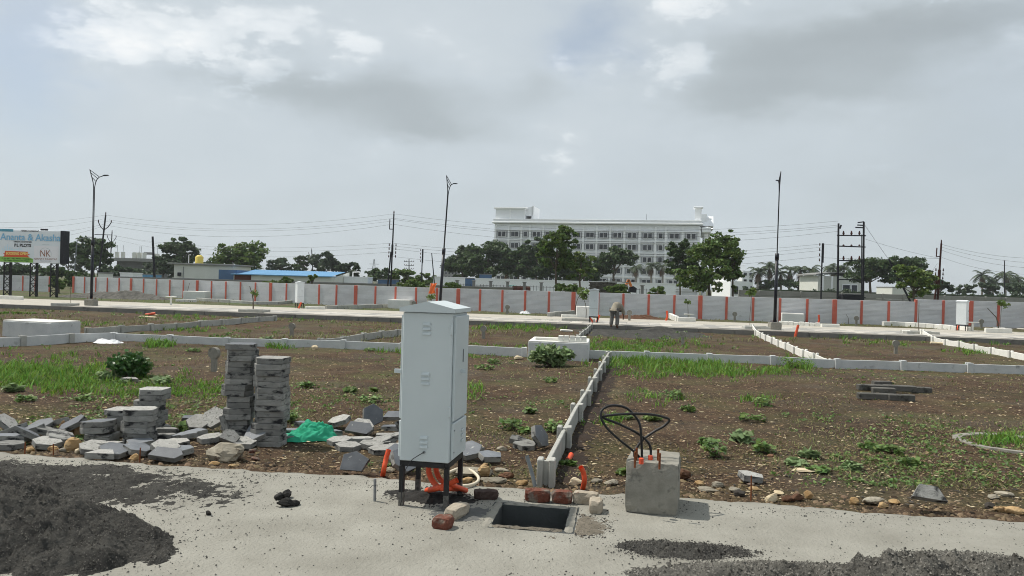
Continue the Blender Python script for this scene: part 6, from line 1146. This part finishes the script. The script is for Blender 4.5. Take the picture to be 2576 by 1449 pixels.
# ---------------------------------------------------------------- billboard
def billboard():
    Y = 50.5; rz = math.radians(-4); L, Rr = P(-75, 573, Y), P(152, 585, Y); w = (Rr-L).length; top = P(60, 578.5, Y).z; bot = P(60, 660.5, Y).z; hgt = top-bot; o = Vector((P(152, 620, Y).x, Y, 0)); t = thing('billboard', 'large property advertising hoarding on black truss legs at left', 'billboard', o, rz)
    MB().bev((-w/2, .18, (top+bot)/2), (w, .30, hgt), .02).build('panel', 'board', t); MB().box((.13, .25, (top+bot)/2), (.26, .55, hgt+.02)).build('side_frame', 'poleblack', t)
    s = Y/F; X = lambda px: (px-152)*s; Z = lambda py, px=60: P(px, py+.0276*(0), Y).z+.0; yf = .018
    def zz(py, px): return P(60, py-.0276*(px-60)*1.0-.02*(px-60)*0, Y).z
    def flat(name, mat, pts, y=yf): b = MB(); b.add([(X(px), y, zz(py, px)) for px, py in pts], [tuple(range(len(pts)))]); return b.build(name, mat, t)
    def rect(name, mat, x0, y0, x1, y1, y=yf, sl=.035): return flat(name, mat, [(x0, y1+sl*(x0-60)), (x1, y1+sl*(x1-60)), (x1, y0+sl*(x1-60)), (x0, y0+sl*(x0-60))], y)
    def txt(s_, px, py, size, mat, y=.008, sx=1., align='CENTER', bold=0.):
        c = bpy.data.curves.new('lettering', 'FONT'); c.body = s_; c.size = size*s*1.38; c.align_x = align; c.align_y = 'CENTER'; c.offset = bold; c.space_character = 1.; c.materials.append(MT[mat]); tmp = bpy.data.objects.new('lettering_src', c); COL.objects.link(tmp); dg = bpy.context.evaluated_depsgraph_get(); me = bpy.data.meshes.new_from_object(tmp.evaluated_get(dg)); bpy.data.objects.remove(tmp); ob = bpy.data.objects.new('lettering', me); COL.objects.link(ob); ob.parent = t; ob.location = (X(px), y, zz(py+.035*(px-60), px)); ob.rotation_euler = (math.pi/2, .0, 0); ob.scale = (sx, 1, 1)
    rect('print_field', 'boardwhite', 82, 617, 147, 659.5, .020); flat('print_band', 'inkgreen', [(-75, 655.2), (80, 660.6), (80, 651), (60, 645.5), (20, 644.5), (-75, 645)], .0215); rect('print_tab', 'inkteal', -75, 577, 26, 583.5)
    txt('NIRMAY KASHYAP', 70, 580.3, 4.2, 'inkblack', bold=.004); txt('Ananta & Akasha', 72, 597, 17, 'inkgrey', .013, .98, bold=.022); txt('Ananta & Akasha', 72, 597, 17, 'inkpale', .010, .98, bold=.014); txt('Ananta & Akasha', 72, 597, 17, 'inkblue', .006, .98)
    txt('NMRDA SANCTIONED', 52, 608.5, 3.4, 'inkblack', bold=.004); txt('RL PLOTS', 52, 617.5, 7.6, 'inkblack', bold=.010); 
    flat('ribbon', 'inkred', [(0, 645.5), (72, 647.5), (65, 643), (72, 639), (66, 638.5), (66, 633), (5, 630.5), (5, 636.5), (0, 636), (5, 641)], .016); txt('BOOKING OPEN', 37, 638.5, 6.8, 'inkyellow', .006, .82, bold=.006)
    txt('K. No. 66/1 & 64/1, Mouza - Dongargaon,', 37, 651, 3.4, 'inkdkgreen', bold=.003); txt('Tah. Nagpur (Gramin), Dist. Nagpur', 37, 656, 3.4, 'inkdkgreen', bold=.003)
    txt('NK', 112, 636.5, 17, 'inkbrown', .012, .85); txt('NIRMAY KASHYAP', 113, 650, 4.9, 'inkbrown', .012, 1.1); txt('PROPERTIES', 113, 655, 2.6, 'inkgrey', .012, 1.5); txt('MARKETED BY', 113, 613.5, 2.0, 'inkgrey', .008)
    n = 26; vs = []
    for i in range(n+1):
        a = math.radians(-15+210*i/n)
        for r in (15.6, 16.2): vs.append((X(112)+r*s*math.cos(a), .016, zz(637.5+.035*52, 112)+r*s*math.sin(a)))
    MB().add(vs, [(2*i, 2*i+1, 2*i+3, 2*i+2) for i in range(n)]).build('print_ring', 'inkgrey', t)
    for i, h in enumerate((4, 9, 14, 8, 6, 3, 4, 6, 5)): rect('print_tower', 'inkpale', -2+i*6, 630-h, 1+i*6, 630, .0165)
    for px in (-58, 8, 78, 132):
        lg = MB(); x = X(px); wv = 18*s/2; n = 5; zs = [bot*(k/n) for k in range(n+1)]
        for sx in (-1, 1): lg.bar((x+sx*wv, .2, -.1), (x+sx*wv, .2, bot), .06); lg.bar((x+sx*wv*.2, .5, -.1), (x+sx*wv*.2, .5, bot), .07)
        for a, b in zip(zs, zs[1:]): lg.bar((x-wv, .2, a), (x+wv, .2, b), .035); lg.bar((x+wv, .2, a), (x-wv, .2, b), .035); lg.bar((x-wv, .2, b-.03), (x+wv, .2, b-.03), .035)
        lg.build('leg', 'blacksteel', t)
    for px in (98, 108): MB().bev((X(px), .2, top+.07), (.22, .12, .12), .02).build('flood_light', 'poleblack', t)
billboard()
# ---------------------------------------------------------------- flag, saplings
def flag():
    Y = 47.5; a, b = P(1070, 790, Y), P(1083, 712, Y); t = thing('flag', 'orange flag on a slanting pale pole before the wall', 'flag', (a.x, Y, 0)); o = Vector((a.x, Y, 0)); MB().tube([a-o-Vector((0, 0, .1)), b-o], .025, 6).build('flag_pole', 'cream', t); n, m = 10, 8; vs = []
    top, low, dn = P(1083, 712, Y)-o, P(1078, 738, Y)-o, P(1097, 713, Y)-o
    for j in range(m+1):
        for i in range(n+1):
            u_, v_ = i/n, j/m; q = top.lerp(low, v_)+Vector(((.40-.1*math.sin(v_*3.5))*u_, .07*math.sin(u_*6+v_*4), -.03*u_-.05*math.sin(u_*5+v_*7)*u_)); vs.append(q)
    MB().add(vs, [(j*(n+1)+i, j*(n+1)+i+1, (j+1)*(n+1)+i+1, (j+1)*(n+1)+i) for j in range(m) for i in range(n)]).build('flag_cloth', 'flag', t, smooth=True)
flag()
def sapling(label, base, pts, leafy, seed, leaf=.1, r=.018, n=26, spread=.18):
    b0 = G(*base); Y = b0.y; rr = np.random.default_rng(seed); t = thing('sapling', label, 'sapling', b0, 0, 'saplings along the road'); q = [Vector((0, 0, -.05))]+[P(x, y, Y)-b0 for x, y in pts]; MB().tube(q, [r*1.2-(r*.8)*i/len(q) for i in range(len(q))], 6).build('stem', 'bark', t)
    if leafy:
        C = np.array([P(x, y, Y)-b0 for x, y in leafy]); V, Fc = leaves(C, n, spread, leaf, .8, 1.8, .3, rr); link('leaf_cluster', npmesh('leaf_cluster', V, Fc, 'leaflight'), t)
sapling('bare forked sapling in the left tree pit by the lamp', (178, 772), [(178, 752), (177, 715)], None, 1, r=.012); sapling('thin bare sapling before the small left tank', (470, 752), [(471, 735), (477, 712)], None, 2); sapling('forked sapling in the tree pit before the far wall', (637, 780), [(637, 755), (634, 738), (628, 720)], [(640, 735), (643, 742)], 3, n=14, r=.03); sapling('tall bent sapling left of the blue-grey far cabinet', (1447, 795), [(1448, 770), (1452, 755), (1458, 742)], [(1457, 735), (1462, 728)], 4, .11, .022); sapling('leafy sapling with twin stems left of the blue-grey far cabinet', (1474, 805), [(1475, 780), (1473, 765), (1466, 745)], [(1470, 742), (1474, 735), (1462, 735), (1470, 748)], 5, .12); sapling('leafy sapling behind the slanting orange flag', (1085, 790), [(1083, 765), (1086, 750)], [(1080, 748), (1088, 745), (1083, 765)], 6, .1)
sapling('small sapling before the wall right of the worker', (1731, 806), [(1731, 785), (1730, 762)], [(1733, 757), (1728, 760), (1734, 762)], 7, .09, n=14); sapling('tall thin sapling with a leafy top left of the right lamp', (1887, 826), [(1886, 800), (1889, 765), (1891, 735)], [(1893, 732), (1888, 735)], 8, .13, .012); sapling('thin bare sapling in the tree pit at right', (2311, 847), [(2311, 800), (2312, 762)], None, 9, r=.015); sapling('bent bare sapling at the far right before the wall', (2512, 832), [(2511, 815), (2506, 798), (2484, 775)], None, 10, r=.03); sapling('thin leafy-topped sapling before the far right wall', (2515, 834), [(2517, 800), (2520, 768)], [(2521, 763), (2530, 768), (2516, 760)], 11, .12, .01, n=18); sapling('small bare twig sapling right of the wide red post', (2135, 815), [(2134, 800), (2128, 790)], None, 12, r=.012)
# ---------------------------------------------------------------- the bent worker
def worker():
    p = G(1545, 830); p.z = S(p.x, p.y)+.06; t = thing('person', 'worker bending forward in a loose beige shirt and grey trousers', 'person', p, math.radians(58), None)
    def skin(name, mat, V, E, R, sub=2):
        me = bpy.data.meshes.new(name); me.from_pydata(V, E, []); me.materials.append(MT[mat]); o = link(name, me, t); md = o.modifiers.new('s', 'SKIN'); sv = me.skin_vertices[0].data
        for i, r in enumerate(R): sv[i].radius = (r, r)
        sv[0].use_root = True; s = o.modifiers.new('u', 'SUBSURF'); s.levels = sub; s.render_levels = sub; md.use_smooth_shade = True; return o
    # x = the direction the worker bends towards; one continuous body: pelvis, spine, head, arms, legs
    V = [(0, 0, .88), (.16, 0, 1.0), (.34, 0, .98), (.46, 0, .90), (.56, 0, .80), (.62, 0, .72), (-.01, -.10, .82), (.05, -.12, .46), (-.02, -.13, .08), (.12, -.14, .03), (-.01, .10, .82), (.0, .12, .46), (-.06, .13, .08), (.08, .14, .03), (.42, -.18, .88), (.50, -.20, .62), (.62, -.14, .44), (.66, -.11, .37), (.42, .18, .88), (.54, .20, .62), (.66, .12, .46), (.70, .09, .39)]
    E = [(0, 1), (1, 2), (2, 3), (3, 4), (4, 5), (0, 6), (6, 7), (7, 8), (8, 9), (0, 10), (10, 11), (11, 12), (12, 13), (3, 14), (14, 15), (15, 16), (16, 17), (3, 18), (18, 19), (19, 20), (20, 21)]
    R = [.13, .13, .14, .11, .055, .09, .085, .06, .042, .035, .085, .06, .042, .035, .06, .045, .034, .025, .06, .045, .034, .025]
    skin('body', 'skin', V, E, R)
    skin('shirt', 'shirt', [(0, 0, .86), (.16, 0, 1.0), (.34, 0, .99), (.45, 0, .90), (.42, -.18, .86), (.50, -.20, .60), (.42, .18, .86), (.54, .20, .60), (-.06, 0, .74)], [(0, 1), (1, 2), (2, 3), (3, 4), (4, 5), (3, 6), (6, 7), (0, 8)], [.18, .175, .175, .12, .085, .075, .085, .075, .17])
    skin('trousers', 'trousers', [(0, 0, .84), (-.01, -.10, .78), (.05, -.12, .46), (-.02, -.13, .12), (-.01, .10, .78), (.0, .12, .46), (-.06, .13, .12)], [(0, 1), (1, 2), (2, 3), (0, 4), (4, 5), (5, 6)], [.15, .115, .095, .085, .115, .095, .085])
    b = MB(); n = 12
    for j in range(7):
        for i in range(n): th, ph = math.pi*.62*j/6, 2*math.pi*i/n; b.v.append((.61+.105*math.sin(th)*math.cos(ph), .10*math.sin(th)*math.sin(ph), .745+.105*math.cos(th)))
    b.f = [(j*n+i, (j+1)*n+i, (j+1)*n+(i+1) % n, j*n+(i+1) % n) for j in range(6) for i in range(n)]; b.m = [0]*len(b.f); b.build('hair', 'hair', t, smooth=True)
    for s in (-1, 1): b = MB().bev((0, 0, 0), (.03, .012, .04), .005); b.build('ear', 'skin', t, (.60, s*.092, .70))
worker()
# ---------------------------------------------------------------- bushes, plants, grass and ground litter
def bush(label, px, py, w, h, n, leaf, mat, seed, name='bush', group=None, d=None):
    p = G(px, py); r = np.random.default_rng(seed); d = d or w; t = thing(name, label, 'bush' if name == 'bush' else 'plant', p, 0, group); k = max(6, n//30) if name == 'bush' else max(6, n//9); C = []; b = MB()
    for i in range(k):
        a = i*2.4; q = r.random()**.5*.38; z = h*(.25+.6*r.random()*(1-q*1.2)); c = (w*q*math.cos(a), d*q*math.sin(a), max(.02, z)); C.append(c); b.tube([(0, 0, -.02), (c[0]*.5, c[1]*.5, c[2]*.6), c], [.008*h/.3, .005*h/.3, .002], 4, caps=False)
    V, Fc = leaves(C, 30 if name == 'bush' else 9, min(w, h)*(.32 if name == 'bush' else .5), leaf, .8, 1.5, .6 if name == 'bush' else 1.3, r); V[:, 2] = np.maximum(V[:, 2], .003); link('foliage', npmesh('foliage', V, Fc, mat), t); b.build('stem', 'bark', t); return t
bush('dark green rounded leafy bush in the left plot', 325, 950, .62, .46, 1600, .05, 'leafbush', 1); bush('broad-leaved bush growing before the white tank with kerb blocks', 1385, 922, 1.05, .52, 1100, .085, 'leafpale', 2, d=.7); bush('leafy bush at the right of the broad-leaved bush', 1432, 902, .6, .36, 500, .055, 'leafweed', 3)
PL = [(1285, 1078, .30, .20, 'leafweed'), (1390, 1088, .30, .16, 'leafweed'), (1798, 1150, .30, .23, 'leafweed'), (1866, 1112, .20, .16, 'leafpale'), (1780, 1120, .2, .12, 'leafweed'), (1562, 1052, .35, .14, 'leafweed'), (1640, 1058, .28, .14, 'leaflight'), (2000, 925, .75, .34, 'grassgreen'), (1385, 962, .25, .12, 'leafweed'), (2000, 1170, .2, .12, 'leafpale'), (1920, 1140, .22, .14, 'leafweed'), (1890, 1060, .4, .14, 'leafweed'), (1920, 1020, .4, .16, 'leafweed'), (672, 862, .35, .25, 'leafpale'), (30, 985, .4, .2, 'leafpale'), (60, 1010, .35, .15, 'leafweed'), (400, 965, .4, .18, 'leafpale'), (265, 955, .4, .22, 'leafpale'), (300, 968, .4, .14, 'leafweed'), (210, 1008, .3, .16, 'leafweed'), (730, 1062, .3, .15, 'leafweed'), (880, 985, .3, .14, 'leafweed'), (930, 1010, .35, .14, 'leafweed'), (770, 975, .3, .1, 'leafweed'), (940, 985, .2, .1, 'leaflight'), (2035, 1150, .2, .12, 'leafpale'), (2190, 1130, .3, .12, 'leafweed'), (2250, 1140, .3, .12, 'leafweed'), (2290, 1170, .25, .1, 'leafweed'), (2140, 1180, .2, .1, 'leafpale'), (1320, 1090, .2, .1, 'leafweed'), (1330, 1040, .2, .1, 'leafweed'), (1430, 1170, .22, .10, 'leafweed'), (1570, 1195, .16, .1, 'leaflight'), (1690, 1000, .4, .2, 'leafweed'), (1730, 1035, .3, .12, 'leafweed'), (1220, 930, .4, .16, 'leafweed'), (1240, 915, .4, .16, 'leafweed'), (995, 880, .5, .2, 'leafweed'), (930, 883, .5, .16, 'leafweed'), (690, 872, .6, .22, 'grassgreen'), (405, 870, .7, .25, 'grassgreen'), (466, 1085, .14, .14, 'leafweed'), (915, 1098, .08, .06, 'leafweed'), (485, 885, .35, .12, 'leafweed'), (2060, 1188, .2, .1, 'leafweed'), (2430, 925, .5, .15, 'leafweed')]
cn = {}
for k, (px, py, w, h, m) in enumerate(sorted(PL)):
    zone = 'left of the tall paver stacks' if px < 700 else 'between the stacks and the cabinet' if px < 1010 else 'between cabinet and front fence' if px < 1450 else 'right of the front fence' if px < 1950 else 'in the right plot'
    look = {'leafweed': 'green weed', 'leafpale': 'pale broad-leaved weed', 'leaflight': 'yellow-green weed', 'grassgreen': 'grassy green clump'}[m]; q = (zone, look); cn[q] = cn.get(q, 0)+1
    bush(f"{look} {zone}, {ORD[cn[q]-1]} such from left", px, py, w*(.7+.5*((k*37) % 11)/10), h*(.5+.45*((k*53) % 13)/12), 110 if m != 'grassgreen' else 240, .042 if m != 'leafpale' else .07, m, 900+k, 'weed_plant', 'weeds growing in the plots')
def blades(px, py, h, mat, name, label, lean=.5, wd=.006):
    """grass blades rooted at the given picture positions"""
    x, y, z = Gn(px, py); return blades_xy(x, y, z, h, mat, name, label, lean, wd)
def blades_xy(x, y, z, h, mat, name, label, lean=.5, wd=.006):
    n = len(x); a = RNG.random(n)*6.28; hh = h*(.5+.8*RNG.random(n)); ln = lean*hh*(.3+RNG.random(n)); w = wd*(.7+.8*RNG.random(n))*(1+y*.05); dx, dy = np.cos(a), np.sin(a); sx, sy = -np.sin(a+RNG.normal(size=n)*.5), np.cos(a)
    V = np.zeros((n, 5, 3)); b = np.stack([x, y, z-.01], 1); V[:, 0] = b+np.stack([sx*w, sy*w, 0*w], 1); V[:, 1] = b-np.stack([sx*w, sy*w, 0*w], 1); m = b+np.stack([dx*ln*.4, dy*ln*.4, hh*.6], 1)
    V[:, 2] = m-np.stack([sx*w, sy*w, 0*w], 1)*.8; V[:, 3] = m+np.stack([sx*w, sy*w, 0*w], 1)*.8; V[:, 4] = b+np.stack([dx*ln, dy*ln, hh*.95], 1)
    o = np.arange(n)[:, None]*5; F3 = np.concatenate([o+np.array([[0, 1, 2]]), o+np.array([[0, 2, 3]]), o+np.array([[3, 2, 4]])]); link(name, npmesh(name, V.reshape(-1, 3), F3, mat), kind='stuff', label=label)
def patch(lst):
    X, Y, H = [], [], []
    for px, py, sx, sy, n, h in lst:
        n = int(n*.62); h = h*.72; k = max(3, n//16); cx, cy, ch = px+sx*RNG.normal(size=k)*.75, py+sy*RNG.normal(size=k)*.75, h*(.45+.75*RNG.random(k)); i = RNG.integers(0, k, n); q = np.clip((cy[i]-700)/200, .3, 2.)
        X.append(cx[i]+7*q*RNG.normal(size=n)); Y.append(cy[i]+2.2*q*RNG.normal(size=n)); H.append(ch[i])
    return np.concatenate(X), np.concatenate(Y), np.concatenate(H)
ok = lambda X, Y, H: (X, np.clip(Y, 790, 1250), H)
X, Y, H = patch([(110, 940, 150, 28, 6500, .17), (30, 945, 70, 25, 2600, .17), (200, 965, 90, 18, 2200, .11), (470, 975, 90, 22, 2600, .09), (360, 985, 120, 18, 1600, .08), (1600, 905, 55, 14, 3000, .24), (1720, 918, 90, 14, 4200, .20), (1810, 935, 60, 12, 1800, .16), (1600, 868, 110, 9, 3600, .16), (1960, 935, 60, 8, 1200, .12), (2010, 920, 30, 9, 900, .26), (2520, 1106, 38, 8, 1100, .12), (1010, 882, 40, 5, 900, .2), (1240, 880, 30, 5, 500, .2), (1215, 893, 50, 8, 500, .1), (1300, 826, 70, 4, 1500, .3), (1390, 822, 40, 4, 1200, .35), (395, 871, 22, 3, 500, .24), (700, 872, 25, 3, 500, .22), (470, 832, 40, 4, 500, .18), (760, 800, 60, 4, 900, .18), (1060, 815, 40, 4, 400, .22), (200, 815, 60, 6, 700, .14), (460, 798, 60, 4, 500, .2), (2460, 885, 40, 4, 800, .2), (2180, 848, 60, 4, 900, .28), (2230, 865, 60, 5, 500, .14), (20, 785, 60, 5, 800, .16), (1530, 880, 15, 10, 500, .2), (1630, 940, 60, 10, 700, .14), (1530, 1060, 40, 10, 400, .1), (1910, 1010, 40, 10, 300, .12), (1670, 1000, 60, 14, 320, .12), (1190, 995, 10, 20, 150, .2), (2540, 860, 30, 4, 400, .3), (380, 868, 14, 2, 200, .25)])
X, Y, H = ok(X, Y, H); blades(X, Y, H, 'grassgreen', 'grass', 'bright green grass growing in patches over the plots', .8, .0045)
n = 40000; X = RNG.uniform(-500, 3100, n); Y = 860+ (1235-860)*RNG.random(n)**1.1; x, y, z = Gn(X, Y); f = fbm(x, y, .8, 5, 4); k = (f+.10*RNG.normal(size=n) > .10) & (x*GS+y*GC > 6.6); blades_xy(x[k], y[k], z[k], .045, 'grassdry', 'sparse_grass', 'thin short grass scattered over the brown earth', 1.1, .004)
n = 16000; X = RNG.uniform(-300, 2900, n); Y = RNG.uniform(752, 862, n); x, y, z = Gn(X, Y); v = x*GS+y*GC; k = ((v > 20.5) & (v < 33.4) | (v > 41.6)) & (fbm(x, y, .5, 6, 4)+.2*RNG.normal(size=n) > -.05); blades_xy(x[k], y[k], z[k], .12, 'grassdry', 'verge_grass', 'rough grass of the back plots and the far verge', .9, .006)
# low leafy weeds: small rosettes strewn over the earth
n = 7000; X = RNG.uniform(-400, 3000, n); Y = RNG.uniform(868, 1225, n); x, y, z = Gn(X, Y); v = x*GS+y*GC; k = (fbm(x, y, .6, 9, 5)+.10*RNG.normal(size=n) > .12) & (v > 6.6); C = np.stack([x, y, z+.012], 1)[k]
Vv, Fc = leaves(C, 6, .06, .024, .3, 1.8, .9); link('ground_weeds', npmesh('ground_weeds', Vv, Fc, 'leafweed'), kind='stuff', label='tiny leafy weeds strewn over the brown earth')
n = 700; X = RNG.uniform(-300, 2900, n); Y = RNG.uniform(780, 880, n); x, y, z = Gn(X, Y); v = x*GS+y*GC; k = (v > 20) & (v < 33.3) & (fbm(x, y, .4, 19, 4) > 0); Vv, Fc = leaves(np.stack([x, y, z+.04], 1)[k], 14, .16, .05, .4, 1.7, .7); link('ground_weeds', npmesh('ground_weeds', Vv, Fc, 'leafweed'), kind='stuff', label='leafy weeds of the back plots')
def flakes(n, ylo, yhi, s0, s1, mat, name, label, up=.9, dens=None, lift=.004):
    X = RNG.uniform(-500, 3100, n); Y = RNG.uniform(ylo, yhi, n); x, y, z = Gn(X, Y); v = x*GS+y*GC; k = v > 6.5
    if dens is not None: k &= dens(x, y)+.3*RNG.normal(size=n) > 0
    x, y, z = x[k], y[k], z[k]; m = len(x); s = (s0+(s1-s0)*RNG.random(m)**2.2)*(.6+y*.055); a = RNG.random(m)*6.28; e = .5+RNG.random(m)*.5
    base = np.array([[-1, -.5, 0], [.9, -.7, 0], [1.1, .5, 0], [-.6, .8, 0], [.1, .05, .75]]); ca, sa = np.cos(a), np.sin(a); V = np.zeros((m, 5, 3)); jx = 1+.3*RNG.normal(size=(m, 5)); bx = base[None, :, 0]*jx; by = base[None, :, 1]*e[:, None]*jx
    V[:, :, 0] = x[:, None]+s[:, None]*(bx*ca[:, None]-by*sa[:, None]); V[:, :, 1] = y[:, None]+s[:, None]*(bx*sa[:, None]+by*ca[:, None]); tilt = RNG.normal(size=(m, 1))*.3
    V[:, :, 2] = z[:, None]+lift+s[:, None]*(base[None, :, 2]*(.45+.5*RNG.random((m, 1)))+np.abs(bx*tilt))
    F3 = (np.arange(m)[:, None, None]*5+np.array([[0, 1, 4], [1, 2, 4], [2, 3, 4], [3, 0, 4]])[None]).reshape(-1, 3); link(name, npmesh(name, V.reshape(-1, 3), F3, mat), kind='stuff', label=label)
flakes(36000, 900, 1290, .005, .022, 'litter', 'leaf_litter', 'dry leaf and clod litter covering the brown earth', dens=lambda x, y: fbm(x, y, .7, 15, 5)+.12); flakes(26000, 880, 1290, .004, .016, 'pebble', 'pebbles', 'small brown pebbles strewn over the earth'); flakes(5200, 900, 1290, .006, .022, 'palechip', 'pale_chips', 'pale stone chips strewn over the earth'); flakes(9000, 870, 1290, .006, .022, 'darkstone', 'dark_clods', 'dark soil clods strewn over the earth')
# rubble grit along the slab edge
n = 4200; u = RNG.uniform(-6.5, 6, n); v = 6.28+np.abs(RNG.normal(size=n))*.25; x, y = u*GC+v*GS, -u*GS+v*GC; z = T(x, y); s = .005+.026*RNG.random(n)**5; a = RNG.random(n)*6.28; base = np.array([[-1, -.7, -.2], [1, -.6, -.2], [.9, .7, -.2], [-.8, .8, -.2], [-.5, -.3, .8], [.6, -.1, .7], [0, .5, .75]]); ca, sa = np.cos(a), np.sin(a); bx = base[None, :, 0]*(1+.25*RNG.normal(size=(n, 7))); by = base[None, :, 1]*(1+.25*RNG.normal(size=(n, 7)))
V = np.zeros((n, 7, 3)); V[:, :, 0] = x[:, None]+s[:, None]*(bx*ca[:, None]-by*sa[:, None]); V[:, :, 1] = y[:, None]+s[:, None]*(bx*sa[:, None]+by*ca[:, None]); V[:, :, 2] = z[:, None]+s[:, None]*base[None, :, 2]*.8
F3 = (np.arange(n)[:, None, None]*7+np.array([[0, 1, 5], [0, 5, 4], [1, 2, 5], [2, 6, 5], [2, 3, 6], [3, 4, 6], [3, 0, 4], [4, 5, 6]])[None]).reshape(-1, 3); link('edge_rubble', npmesh('edge_rubble', V.reshape(-1, 3), F3, 'edgerubble'), kind='stuff', label='small mixed rubble along the slab edge')

# ---------------------------------------------------------------- thin monsoon haze over the whole place
def haze():
    m = bpy.data.materials.new('haze'); m.use_nodes = True; N, L = m.node_tree.nodes, m.node_tree.links; N.clear(); out = N.new('ShaderNodeOutputMaterial'); pv = N.new('ShaderNodeVolumePrincipled'); pv.inputs['Color'].default_value = (.86, .91, .95, 1); pv.inputs['Density'].default_value = .0003; pv.inputs['Anisotropy'].default_value = .2; L.new(pv.outputs[0], out.inputs['Volume']); MT['haze'] = m
    MB().box((0, 1900, 13.5), (6400, 5400, 33)).build('haze', 'haze', kind='stuff', label='thin pale haze over the whole site')
    SC.cycles.volume_bounces = 0
haze()
